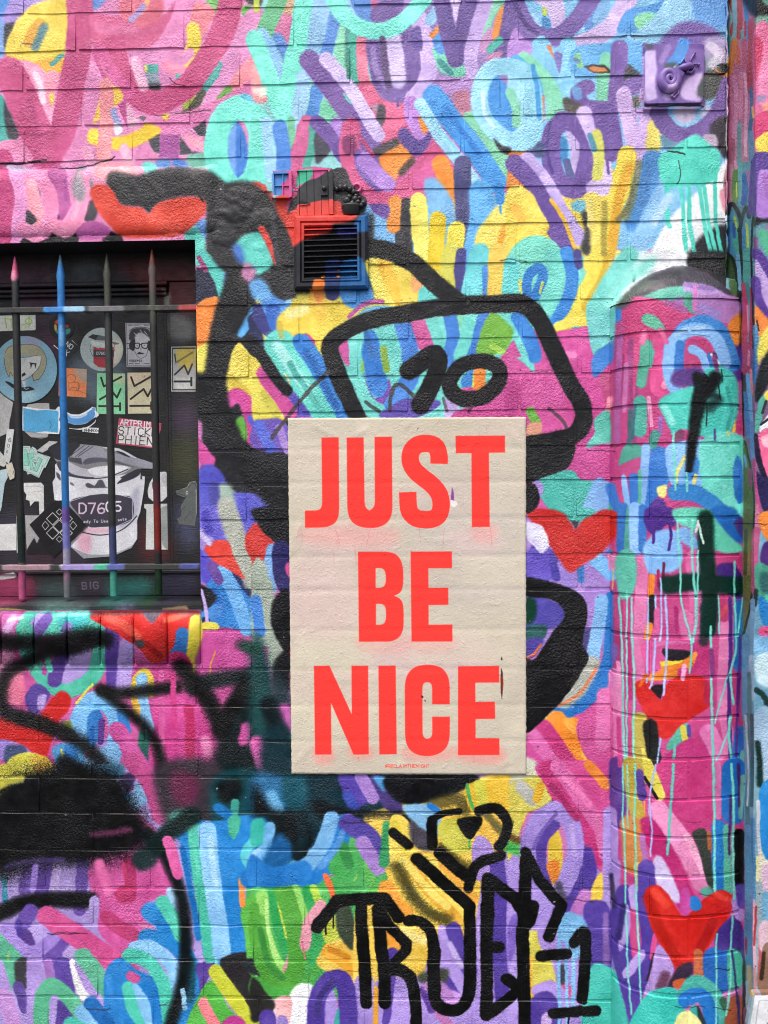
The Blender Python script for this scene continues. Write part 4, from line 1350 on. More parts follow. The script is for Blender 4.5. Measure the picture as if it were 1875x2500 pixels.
s 7cdccc 14 1425,960 1415,1400 1385,1600
s 50306a 14 1465,-20 1470,250
s 50306a 16 1415,180 1410,560
s 3a3a78 14 1430,1190 1455,1450 1475,1740
# ------------------------------------------------ second coats
@ 0 0 2.6544
c 1e1b1e~8 140,1550 250,1530 330,1490 400,1530 480,1500 500,1570 300,1600 140,1600
c 1e1b1e~8 660,1560 700,1505 790,1530 780,1600
s f290bc 84 200,1140 300,1210 342,1330 335,1430 285,1505 215,1525 165,1490
s ffa4b4 60 205,1190 240,1300 262,1390
p 3a3540~6 188,1375 212,1392 250,1435 218,1468 180,1450
s f896bc 84 545,1150 535,1330 490,1460 415,1498 360,1470
s f6b0cc 30~10 520,1200 510,1340 480,1430
c c464a8~6 500,1500 600,1450 720,1490 660,1545 520,1548
s b84478 26~14 130,860 260,880 330,840
s d8709c 60~24 640,180 720,200 860,190
s f4b8d4 60~26 870,400 900,470 930,560
s f2a8cc 40~16 560,1130 600,1050
c a8a0a8~26 480,1230 520,1120 560,1260 520,1320
s ffd0e0 36~20 230,480 260,560 275,660
s e070a8 30~10 660,400 690,470 760,560
p 5ab0a8~6 1395,440 1422,418 1420,500 1330,590 1310,575
@ 625 0 2.6544
c 4a98e0~4 1490,520 1560,490 1640,590 1700,800 1640,860 1560,800 1500,660
s 8cd8b8 60~8 1650,600 1690,700 1690,800
s a0e0f6 110 1640,432 1530,445 1455,550 1450,680 1500,800 1590,885 1690,925 1780,900 1810,780 1795,580 1740,470 1640,432
s 3a78b8 8~4 1580,530 1585,700
c 2c2c34~10 1540,900 1600,950 1659,960 1640,1000 1580,980
s c8ecf8 26~10 1470,600 1480,720 1540,830
s 5a4a90 24~10 1240,60 1260,220
s 9a80c0 40~20 760,300 780,440 840,560
s 9adcf4 24~8 1085,690 1190,850 1300,1010
s 3a8ad8 40~16 1230,700 1330,850 1450,1010
p e8f4e0~16 20,560 70,560 60,620 20,640
s 3a8c78 30~10 600,330 600,500
s 66507c 40~20 820,250 840,420 860,560
c 8a3c6c~14 560,900 640,880 640,990 580,1000
s c04a7a 26~10 660,880 720,960 760,1010
@ 1250 0 2.6544
s e8e0f4 60~30g%70 1290,300 1340,360 1300,420
s e4daf0 40~20g%70 1270,700 1230,740
c 201c18~6 1345,420 1392,425 1390,470 1355,460
s c87a48 14~6 1310,455 1390,500
s 5c4888 30~10 20,30 80,150 160,220
s 48a0dc 30~10 140,430 170,600 180,760
s 6f90b8 24~8 400,380 430,400
s 5a4a90 20~6 250,800 230,960 260,1120
s fae88a 40~16 500,1300 505,1460
s b8a84a 40~20 600,1320 590,1640
s 7a7a48 50~30g%60 820,1060 790,1250 740,1400
s 4a84c0 60~30 880,1080 840,1300
s b8dcf6 50~24 1010,1280 920,1440
@ 625 625 2.6544
s a8e8e0 60~26 130,580 230,720 330,860
s 58b8ac 40~16 220,700 300,820 420,1000
s 2a68b0 40~16 320,620 420,780 520,980
s f8ee9c 60~30 220,380 320,340
s c8a838 40~20g%60 150,440 160,520
c e0883c~14 370,200 440,200 430,290 390,300
s 3a70b0 40~16 720,500 760,640
@ 1250 625 2.6544
s 1a1e1c 9~6 1335,760 1345,860 1350,930
s 1a1e1c 7~5 1360,730 1366,810
s 1a1e1c 8~6 1260,960 1255,1100
s 1a1e1c 30~20%60 1300,900 1340,910
s 8ae4d8 40~20 990,980 1040,1080
s 3aa898 26~10 1400,850 1420,1000 1390,1120
s a8d0f4 30~14 1060,520 1140,470 1240,460
s e070a0 40~20 860,500 840,560
s a03c70 24~10 720,640 700,900
s f090c0 50~26g%60 300,640 400,640
s c85a98 40~20g%70 440,1330 520,1400
@ 0 1250 2.6544
s 5048b4 50~24 1330,20 1350,120
s c8c0e8 30~14 1300,140 1360,200
s 68b8e8 30~12 590,1260 700,1280
s 2460a8 30~10 600,1400 590,1490
s a82020 40~20 960,860 1040,930
s f06050 50~24 700,680 800,720 900,800
s f06850 40~20 1080,700 1200,660
s 3a2c30 40~26%60 600,655 900,640 1280,645
s f8f0f4 20~14%70 60,700 150,680
s a8f0e8 26~14%70 380,665 560,660
s 1a4438 50~40 1590,870 1659,900
s c83c80 40~16 1120,1060 1130,1400
@ 0 1875 2.6544
s d85c9c 70~8 1085,470 1150,690
s 1c70b8 40~16 1180,520 1240,800 1290,1100
s 68d8bc 24~8 1250,440 1290,700
s a8d8f8 40~18 1360,460 1400,760
s 8a70bc 40~14 230,640 210,780
s e070a8 60~30 640,620 700,800
s b0305c 24~14 800,620 820,780
s 54409a 40~16 120,1000 130,1080
s 3c90d8 40~18 700,1350 720,1520
s 14181a 30~24%70 1190,900 1200,1100
@ 625 1875 2.6544
c 2a7cc8~14 -30,560 120,640 330,600 330,740 -30,760
s 5a98d4 40~20 560,420 520,520 420,640
s 3c8a3c 40~16 30,1050 80,1260 170,1360
s b8e888 24~10 70,860 80,1050 130,1220
s fae890 50~26 960,1060 1080,1120
s d89030 40~20 480,1170 600,1230
s 463a80 40~16 400,1600 420,1480 500,1380
s c8b4e8 40~20 1250,1140 1330,1280
s d8c840 50~30g%60 900,360 980,520
s 302c14 60~50g%55 930,640 1020,820 1130,940 1230,990
s 302c14 50~40g%55 1200,520 1300,610 1390,680
@ 1250 1875 2.6544
s f080b8 40~18 340,60 500,240
s a83068 40~16 260,120 420,330
s 7860b0 24~10 290,300 200,400 140,520
s c4aee8 30~14 390,380 400,560
s 302a50 30~20 640,700 660,900
s b02018 60~36 880,850 960,1040 1060,1220
s e84838 50~30 920,800 1000,880
s e04030 40~26 1330,820 1400,850
s 3a3070 40~20 720,900 690,1100

@ 0 0 1
c 8ad8cc~16 1470,745 1490,700 1540,650 1600,625 1590,655 1540,690 1505,745
c 46504c~12 1500,752 1520,725 1555,690 1600,662 1600,690 1550,725 1530,750

@ 1250 0 2.6544
p d2bcea~10 858,370 915,350 930,480 905,560 930,660 858,680
c d4bcea~14 1090,660 1100,580 1160,540 1215,490 1200,600 1200,670
c 4c5456~16 1180,600 1240,480 1260,560 1250,640 1190,650
c 5a6468~10 985,440 1050,430 1060,470 990,480
s a890d0 40~24 1000,330 960,420
s c4a8e0 50~20 990,650 1020,600
s 6a4f98 40~20 1150,320 1220,330
# more of the narrow passes on the pier
@ 1250 625 2.6544
s a85a98 40~16 700,520 690,800 680,1200
s c878b0 30~10 740,700 730,1000
s e070a0 30~10 960,480 1000,560
s b0609c 40~16 1000,300 1120,350
s 9a80c0 50~20 1240,330 1330,380
c 2c2830~12 880,150 980,95 1090,85 1090,120 980,140
s 8a6aa8 30~14 1120,180 1300,215
s c070b0 30~14 1190,200 1180,340
s e89ac0 26~8 890,920 905,1100
s 3a6a78 20~8 800,980 780,1180
s d0e8f4 14~6 1290,640 1345,700
s 7a3a70 24~10 1310,650 1330,740
@ 1250 1250 2.6544
s e890bc 30~8 690,980 700,1300
s a83070 24~8 1060,620 1070,780
s d05a98 40~14 940,640 930,800
s f0a0c4 30~10 1120,1000 1110,1080
s 8a3a78 30~10 1290,900 1300,1060
s e07030 24~10 870,1060 830,1130
s c84a8c 30~10 690,1340 700,1640
s e8d8e8 14~6 1190,130 1200,60

@ 0 0 1
p 18191b~8 555,640 625,640 640,690 612,750 585,800 562,860 552,930 562,1000 592,1070 640,1125 705,1150 705,1255 650,1232 592,1172 545,1105 505,1040 474,1020 474,905 500,912 507,835 522,760 545,700
c 2b2b2c~8 505,560 520,470 590,440 650,470 690,540 722,600 722,655 660,662 600,660 545,660 512,620
p 2c2c2d~6 590,655 724,655 724,728 690,735 640,700 600,740 580,700
c 5cc8b8~7 574,600 600,572 640,570 655,600 668,640 632,672 600,650
c 4a78c8~10 566,600 585,598 598,640 580,640
c c080a8~8 600,640 625,660 612,690 590,670
c 70b0e8~8 610,690 640,680 665,720 640,735 615,725
s d8443c 16~8 640,560 660,600 676,640
s 3a3a40 12~6 668,520 672,600 680,650
@ 625 625 2.6544
s 16161a 70~14 -30,560 30,640 100,740 200,870
s 1c1c1c 116~12 640,-60 860,-30 1020,50 1150,170 1320,310
s 1a1a1b 110~9 1720,305 1400,315 1000,362 700,430 540,510 480,590 505,700 560,840 640,1010 690,1100
s 161416 116~8 985,748 1080,680 1160,640 1175,710 1130,840 1065,965
s 161416 98~8 1250,810 1320,720 1450,680 1560,715 1575,810 1470,910 1340,925 1265,870 1250,810
s 403c3c 26~5%85 470,750 340,880 240,1000 100,1180
s 403c3c 26~5%85 870,1000 885,870 935,840 1020,910
s 5a5858 20~5%80 1215,920 1240,1000
s 4a3a44 22~5%80 1400,970 1380,1010
s 403c3c 22~5%80 715,950 800,1010
@ 1250 625 2.6544
s 1a1a1b 114~9 -40,308 70,310 160,390 250,560 360,800 450,960 455,1080 370,1170 90,1225
c 18181a~8 90,1250 390,1190 385,1330 330,1390 200,1440 90,1460
c 18181a~8 90,1480 150,1480 180,1560 160,1630 90,1660
s 4a4044 22~5%80 240,990 320,1060 350,1110
@ 1250 1250 2.6544
c 121214~6 80,425 250,455 400,505 470,570 488,680 460,850 495,950 450,1040 390,1130 265,1285 80,1430 80,1010 150,950 240,820 325,700 330,630 250,565 80,540
@ 625 1875 2.6544
l 0b0b0c 77~5 395,1035 450,960 530,860 690,848 835,848 890,920 925,970
s 0b0b0c 60~8 400,1000 480,930
l 0b0b0c 10~4 500,960 503,1035
l 0b0b0c 12~4 450,1020 456,1075
l 0b0b0c 9~4 775,880 772,920
s 0b0b0c 75~5 683,870 690,1100 703,1300 712,1530
s 0b0b0c 79~5 795,920 808,1150 828,1350 832,1525
l 0b0b0c 68~5 805,930 870,1030 975,1140 970,1190 900,1255
s 0b0b0c 75~5 835,1315 930,1310 1005,1360 1028,1500 1040,1740
s 0b0b0c 71~5 990,995 1060,1000 1130,1060 1148,1200
s 0b0b0c 77~5 1150,1180 1158,1470 1200,1550 1300,1570 1370,1500 1385,1300 1388,1120
l 0b0b0c 77~5 1388,1150 1390,900 1270,790 1150,680 1045,590
l 0b0b0c 75~7 1185,550 1290,640 1390,720
s 0b0b0c 64~7 1380,780 1400,690 1450,620 1590,565
s 0b0b0c 43~7 1165,320 1230,290 1320,280
s 0b0b0c 64~7 1145,340 1140,500
s 0b0b0c 64~7 1450,280 1560,262 1630,350 1615,450 1575,505
c 0b0b0c~6 1310,330 1470,320 1420,440 1385,462 1340,420
l 0b0b0c 60~8 890,420 990,500
s 0b0b0c 79~5 1505,720 1500,1000 1495,1250 1495,1600
l 0b0b0c 71~5 1510,1160 1580,1160
l 0b0b0c 79~6 1510,720 1659,840 1700,850
s 0b0b0c 71~6 1495,1600 1560,1560 1700,1450
s 0b0b0c 64~6 1620,1365 1700,1440
@ 1250 1875 2.6544
l 0b0b0c 77~5 92,590 85,750 68,1050 75,1300 80,1720
l 0b0b0c 64~6 88,540 100,550
l 0b0b0c 71~5 115,590 180,730 320,890 235,1100
c 0b0b0c~5 -20,820 90,850 165,870 170,920 130,1040 50,1060 30,960 -20,870
l 0b0b0c 71~5 185,1222 350,1210
s 0b0b0c 72~5 400,1140 470,1070 475,1250 455,1500
l 0b0b0c 66~6 260,1590 550,1575
s 0b0b0c 54~6 -20,1360 50,1420
l 0b0b0c 10~4 365,1600 368,1690

@ 625 625 2.6544
s 161416 60~10 1090,670 1150,640 1200,650
s 161416 50~14g 1020,700 1100,650
s 161416 60~26g%60 1500,700 1580,760 1560,840
@ 0 1875 2.6544
s d8d04e 40~40g%70 -20,120 60,90 140,70
s 6a4fa2 30~60g%50 40,640 200,600 400,590
s c05890 40~70g%45 600,430 720,420 840,400
@ 1575 0 5.53
p c47a98~3 1105,-20 1700,-20 1700,2300 1105,2300
@ 1650 400 4.916
p 5f8f9c~3 615,-20 1300,-20 1300,2212 800,2212 790,1700 760,1590 600,1480
@ 1650 850 4.916
p 7a5a80~3 790,-20 1300,-20 1300,2212 805,2212
@ 1650 1300 4.916
p 6fa0b8~3 803,-20 1300,-20 1300,2300 810,2300
@ 1650 1750 5.53
p 6f96a4~3 912,-20 1500,-20 1500,2300 925,2300
@ 1650 2100 5.53
p 8fa4ac~3 930,-20 1500,-20 1500,2300 930,2300
@ 1575 0 5.53
# streaked return, top
s 8fbcc0 130~8 1160,-20 1190,300 1150,520
s b0504c 50~6 1130,-20 1200,240 1160,420 1210,640
s 8fbcc0 80~8 1200,-20 1220,400 1190,560
s b8504a 70~8 1270,-20 1270,260 1260,500
s 5a8fc0 60~10 1340,-20 1360,240 1380,520
s a84a48 30~5 1340,300 1350,480
s 70a8a8 40~6 1300,420 1310,620
s 5ca8b0 80~6 1130,520 1150,700 1130,830
s c87840 90~10 1200,560 1180,760 1120,1010
s e0b060 16~3 1110,760 1100,900
s c86050 50~8 1250,640 1260,860
s c0607a 70~8 1330,560 1340,900
s b04858 110~14 1430,300 1440,700 1400,1200
s d890b0 60~8 1200,1040 1230,1400 1200,1900
s c46a90 50~8 1140,1040 1140,1600 1130,2200
s e0a0b8 40~6 1340,1000 1360,1500 1350,2100
s d08098 50~8 1290,1000 1290,1600
s 7a9aa0 60~10 1275,1680 1270,1900 1260,2230
s 4a6a90 50~10 1420,1200 1440,1500 1410,1800
s e0a050 34~6 1450,1450 1465,1580
s 6a86a8 70~10 1420,1800 1420,2230
s b86a80 60~8 1180,1900 1160,2230
c 141618~50 1330,-40 1700,-40 1700,210 1550,260 1430,210 1350,80
c 5a9080~20 1570,-40 1700,-40 1700,90 1620,60
c 7cb0a0~40 1480,240 1700,220 1700,420 1520,420
# right pillar face top
c e0709c~30 1470,420 1700,400 1700,1500 1480,1500
c d0486f~30 1470,480 1600,560 1560,900 1490,1100 1470,900
c f090b8~20 1560,900 1700,700 1700,1300 1540,1400
c f0a088~20 1590,1400 1700,1380 1700,1560 1600,1520
c 9a8ab0~20 1510,1290 1620,1290 1600,1370 1520,1370
c d84a78~8 1490,1580 1700,1490 1700,1780 1480,1900
c f2d850~8 1490,1900 1700,1760 1700,2080 1560,2070
c 5a4090~6 1450,2100 1500,2050 1700,2070 1700,2300 1440,2300
@ 1650 400 4.916
c 6a9048~10 680,60 740,60 740,420 670,440
s c0d060 18~5 720,230 720,400
s 6aa8b0 60~8 760,20 770,300 770,480
s 3f6cae 70~10 820,140 820,340 800,470
s a87aa8 60~8 860,100 890,300 900,560
s d090a8 80~8 640,40 620,260 630,430
s e890b0 40~6 705,-20 710,50
c 4fa090~6 620,640 700,600 760,800 770,1080 700,1100 640,1000
s 4a86b8 50~8 660,600 640,900 680,1080
s 3a60a8 40~8 690,720 690,880
s c0c850 24~5 700,640 720,760
c 5aa8a0~6 790,800 850,640 880,900 890,1200 880,1420 810,1420 790,1100
s 4a80b0 50~8 820,700 800,900 810,1000
s c8d058 26~5 835,720 850,850 860,1000
s 30343a 46~6 620,600 660,480 730,560 770,720 750,800
s 30343a 46~6 770,720 830,520 870,640
s 26282c 40~6 760,800 780,1200 770,1580
c 3f5a34~8 590,1080 680,1140 740,1400 750,1590 690,1580 640,1480
s 26302a 40~8 600,1080 680,1150 735,1400 745,1580
s 74b0d0 50~6 740,1100 755,1320 765,1500
s c04a70 70~8 810,1460 830,1800 820,2212
s e08aa0 20~6 850,1700 865,2000
s a83858 40~8 890,1500 905,1800 890,2212
s 3a8a88 40~6 850,1440 870,1640
p 1c1a1e~6 745,1590 775,1590 790,1760 785,2212 770,2212 770,1700
s 1a1c22 26~4 900,-20 915,260 925,560 905,800 905,1300 920,1700 930,2212
s e8e0e8 16~5 895,130 905,320
# right face, purple letter
s 56388c 130~14 960,-20 940,240 920,560
c b080d0~10 1000,100 1060,60 1200,140 1200,640 980,640 970,400
c a06ab8~10 1060,120 1200,200 1200,420 1080,400
c 1c1e20~24 940,640 1030,655 1200,640 1200,730 1040,700 930,760
c 8a7a98~10 1080,720 1200,700 1200,880 1100,860
c 58b890~10 980,830 1040,780 1200,900 1200,1190 1090,1080
s 7a4a78 60~24 950,900 960,1060
s 56388c 130~12 970,1080 1070,1200 1200,1420
c bca0d8~8 950,1160 1000,1170 1120,1400 1200,1640 1100,1740 1020,1600 960,1340
s 56388c 110~14 950,1400 1000,1640 1130,1880
c f08a40~20 950,1700 1060,1800 1150,1940 1000,2080 950,1900
c e8d458~20 1010,2080 1130,1940 1200,1960 1200,2300 1000,2300
s 3a2a20 20~5 980,1880 1000,2000
s 4a88b0 70~14 950,1960 970,2230
@ 1650 850 4.916
s b04a68 100~8 840,-20 850,140 830,300
s d87a90 30~6 880,40 870,200
s 3a70a8 60~10 960,-20 960,200 940,400
s e07a88 30~6 900,260 910,560
s 6a9ad0 50~6 860,320 880,560 900,900
c e0d458~20 990,-30 1080,-30 1060,60 1000,200
s 4a78b8 60~8 820,560 840,800 870,1060
s 3f3a50 50~8 810,340 820,500
c 151a1a~24 1200,-20 1060,120 960,440 960,640 1010,640 1110,440 1200,330
c 4aa090~12 1010,620 1200,480 1090,640 1000,1000 940,1010
c e8d860~10 1060,560 1150,480 1200,560 1120,660
c f0f0f4~8 1200,740 1070,860 1010,1000 1200,1030
l 2a2a2e 30~5 1200,790 1030,920
s 2a2a2e 30~5 1090,640 1040,780
c e8648f~10 1000,1030 1200,1000 1200,1600 1060,1560 1000,1300
c f8a8b8~10 1040,1060 1200,1030 1200,1200 1060,1180
s 241a34 70~20 960,1060 1000,1340 1080,1580
c 2a2450~12 960,1480 1060,1560 1200,1600 1200,1960 1050,1960 980,1700
s 6a8ac8 50~8 900,900 910,1200 920,1320
s b84a80 50~8 930,1340 960,1700 1000,1960
s c07090 70~10 960,1900 980,2212
c f08a38~8 1000,2000 1100,1960 1200,1980 1200,2300 1040,2212
c 5c6a34~8 800,1120 850,1200 900,1500 930,1800 930,2212 810,2212 800,1500
s 30381c 24~6 815,1120 880,1400 925,1800 935,2230
s 8a4a68 40~10 880,1460 890,1650
s 7aa0c8 30~6 815,1290 830,1420
l 1c181c 20~4 792,300 805,700 800,1050
@ 1650 1300 4.916
p 6a6a38~8 805,-20 935,-20 930,300 890,800 800,1260
s 4a5028 40~14 840,-20 830,500
s 8a7a48 30~10 880,100 870,500
s 30301c 26~6 935,-20 930,400 885,860 800,1280
s b85a80 90~14 970,-20 950,300 940,700
c f08a38~8 1030,-40 1200,-40 1200,140 1110,100
c 4a2a70~14 1080,120 1200,140 1200,400 1020,360
c 4a9880~16 960,380 1060,370 1200,480 1200,760 980,760 950,560
c 2a5a5a~30 1020,480 1200,520 1160,700 1040,720
c 2478bc~8 990,760 1080,800 1200,960 1200,1160 1060,1120 1000,960
c 50c0a0~6 1060,760 1200,740 1200,940
c d84a80~6 1020,1140 1200,1140 1200,1280 1010,1240
s 1a2a2c 60~30 960,700 940,860
s 7cb0d0 60~14 910,820 920,1200
s 5a90b0 90~20 840,1260 830,1700 840,2212
s a0c4d8 60~20 900,1500 910,2000
c 80b8e0~30 930,1290 1200,1270 1200,1500 1000,1500
c bcd8e0~30 980,1500 1200,1480 1200,1860 980,1800
s 16302e 70~40g 970,1900 1060,1960 1100,2060
s 4a7a80 50~20 870,1700 890,2212
@ 1650 1750 5.53
s 4a7078 60~16 960,-20 980,600 960,1100 980,1500
s a8c0c8 30~14 940,-20 970,700 960,1200
s 3a5a60 50~14 1020,-20 1030,500 1020,1200
c 9ab8d0~30 1080,-40 1300,-40 1300,900 1150,800 1070,500
s 16302c 80~44 1100,360 1130,620 1140,920
c 2a86cc~6 1140,980 1300,940 1300,2000 1200,1900 1130,1500
s c0c4cc 50~10 1110,1150 1120,1600 1150,1950
s 5a8ab0 90~20 970,1500 990,2212
s 4a7aa8 60~16 1040,1400 1050,2212
s d0c890 40~10 1110,1900 1110,2212
c d8d4c0~14 1140,1800 1200,1900 1300,2000 1300,2212 1140,2212
@ 1650 2100 5.53
s 5a90b8 110~14 980,-20 980,500 980,1000 1000,1440
s 4a80a8 50~10 1060,-20 1060,560
s d8a8b8 50~8 1050,560 1050,1000 1070,1500
s b03a44 30~6 1090,640 1080,900 1060,1150
s c05860 40~8 1140,960 1140,1250 1120,1700
c c8a8c0~20 1170,100 1300,100 1300,560 1200,500
c 70a8c8~16 1170,450 1300,480 1300,860 1190,860
c e0c0cc~20 1140,860 1300,860 1300,1200 1140,1200
c 8a6a58~14g 1180,1180 1300,1180 1300,1780 1120,1780
s 403020 60~30g 1190,1260 1160,1600
s a83840 24~6 945,1050 950,1260
s b8a070 60~10 980,1450 990,1780
c 2a2a2a~14 900,1380 935,1380 930,2230 880,2230
s 9aa8b0 40~10 950,1650 945,2000
s 804a70 30~8 910,2000 920,2230
s b87a78 40~8 1060,1480 1060,1780
# the vent in the wall and the tiny door over it, sprayed with the rest
@ 640 400 5.925
p 25262a~10 455,740 1530,730 1540,1820 480,1820
c e0483e~24 440,740 1340,750 1300,860 1000,900 620,910 600,1000 620,1110 540,1180 440,1190
c d04038~30 560,860 1020,880 960,1000 800,1060 600,1110 560,1000
c 2c649c~30 1420,790 1480,740 1530,740 1530,990 1360,1010 1340,900
c 40407a~16 1080,960 1340,930 1350,1080 1120,1060
c 2c649c~30 1150,1440 1350,1350 1440,1400 1540,1620 1540,1830 1120,1830 1140,1640 1120,1480
c 2c3c6a~10 930,1420 1120,1400 1110,1830 900,1830 920,1640
p f0e058~8 1480,1440 1540,1400 1540,1640 1500,1560
c e07a34~10 770,1690 900,1700 900,1810 740,1830
c f08840~6 860,1620 910,1620 910,1660 860,1660
c f08840~6 1080,1620 1130,1620 1130,1660 1080,1660
c f08840~6 1090,1540 1130,1540 1120,1565 1090,1560
# tiny door
c d85a94~4 480,90 1010,80 1010,300 480,400
c 50c09a~4 500,200 560,100 730,90 690,250 540,330 500,360
c 38383a~5 430,680 520,400 640,280 800,230 1020,80 1180,70 1230,260 1330,400 1500,500 1500,620 1380,740 1180,740 1160,560 900,560 600,590 520,620
c e04a40~10 490,640 600,600 900,555 1150,590 1160,750 480,760
p d05a94~3 160,110 430,105 430,490 160,490
c 5090d4~3 165,150 380,140 350,260 290,310 290,460 170,470 170,300
c 3c3c3c~6 1170,450 1250,330 1400,420 1420,740 1180,740
p 0c0c0e~3 545,570 600,560 700,585 695,600 550,612
# cracks and gaps between rough patches
@ 0 0 2.6544
s 1c1c1e 14~4 930,1140 980,1200 1050,1285
s 1c1c1e 14~4 1215,1115 1250,1180 1315,1310
s 2a1c24 12~4 0,1062 120,1060 230,1045 300,1035
s 2a1c24 8~3 380,1090 480,1092 560,1080 640,1050 720,1030 740,1015
s 3a1c2c 7~3 700,1180 720,1230 750,1250
s 401c30 6~3 1095,510 1130,545 1190,560
@ 1250 0 2.6544
s 24342e 10~3 1010,980 1120,1000
s 204a44 6~2 1080,1040 1090,1140 1070,1190
s 2a2a2a 8~3 855,700 960,705 1240,690
s 1c1c20 8~4 1330,430 1380,420 1390,470 1340,480
c 24262a~8 1350,420 1395,420 1395,470 1360,465
s f4f4f4 5~2 1388,560 1392,700 1385,900 1390,980
# white sign at the lower right
@ 1650 2100 5.53
p dcdedf~3 1030,1780 1330,1770 1330,2300 950,2300
s 9aa0a4 10~3 1090,1850 1060,2000 1040,2230
s 9aa0a4 8~3 1090,1850 1300,1846
p 4a5258~2 1205,1965 1330,1955 1330,1990 1195,1995
p 6a7278~2 1180,2150 1330,2140 1330,2175 1185,2180
'''
WINDOW = r'''
@ 0 0 1
p 1d1e1f~4 -30,540 560,540 560,1560 -30,1560
c 4a2436~50 -30,640 80,640 150,660 140,690 -30,700
c 5a1c20~40 270,640 420,640 478,650 478,760 430,760 330,690
c 4a4e50~40 180,640 240,630 240,680 180,685
c 4a2a3c~40 40,720 180,715 200,760 60,770
c 4a585c~30 170,720 240,720 240,750 170,750
c 3c2038~40 100,780 150,800 140,880 80,870
c 5c6a74~40 190,860 300,870 290,960 200,980 150,920
c 34303c~30 0,1240 200,1300 200,1380 0,1380
c 3e2430~40 60,1310 160,1330 150,1375 40,1370
c 501c1e~40 340,1270 400,1300 420,1360 340,1370
c 6a6c6c~20 410,775 450,770 478,800 470,830 420,830
c 45364a~40 425,980 480,990 480,1060 430,1060
c 40422c~40 425,1070 480,1080 480,1180 420,1180
c 4a4c68~40 430,1230 480,1240 480,1330 440,1330
p 8a8a7a~8 396,700 416,715 414,750 396,750
# lower board
c a84068~30 -30,1400 60,1410 100,1440 60,1465 -30,1465
c 8a3050~30 60,1410 95,1420 90,1460 70,1460
c 4a5a58~30 100,1420 200,1430 200,1470 110,1460
s d8d4d4 14~6g 0,1408 40,1402
c 30706a~30 260,1420 360,1410 380,1450 280,1465
c 3c3440~30 195,1405 255,1405 255,1455 195,1455
c 1c4428~24 372,1440 400,1440 400,1465 370,1462
c 36324a~30 400,1400 480,1400 480,1450 410,1455
t 706878 3 16 -2 206,1421 BIG
# sill strip
c 5f8a80~20 140,1468 250,1470 240,1485 150,1490
c 7a7098~20 320,1470 360,1470 350,1485 320,1485
s 9a8458 14~5g -10,1482 60,1478 110,1483
s 6a5848 10~4g 60,1489 250,1485 460,1483
s 8a7050 16~6g 430,1478 478,1474
'''
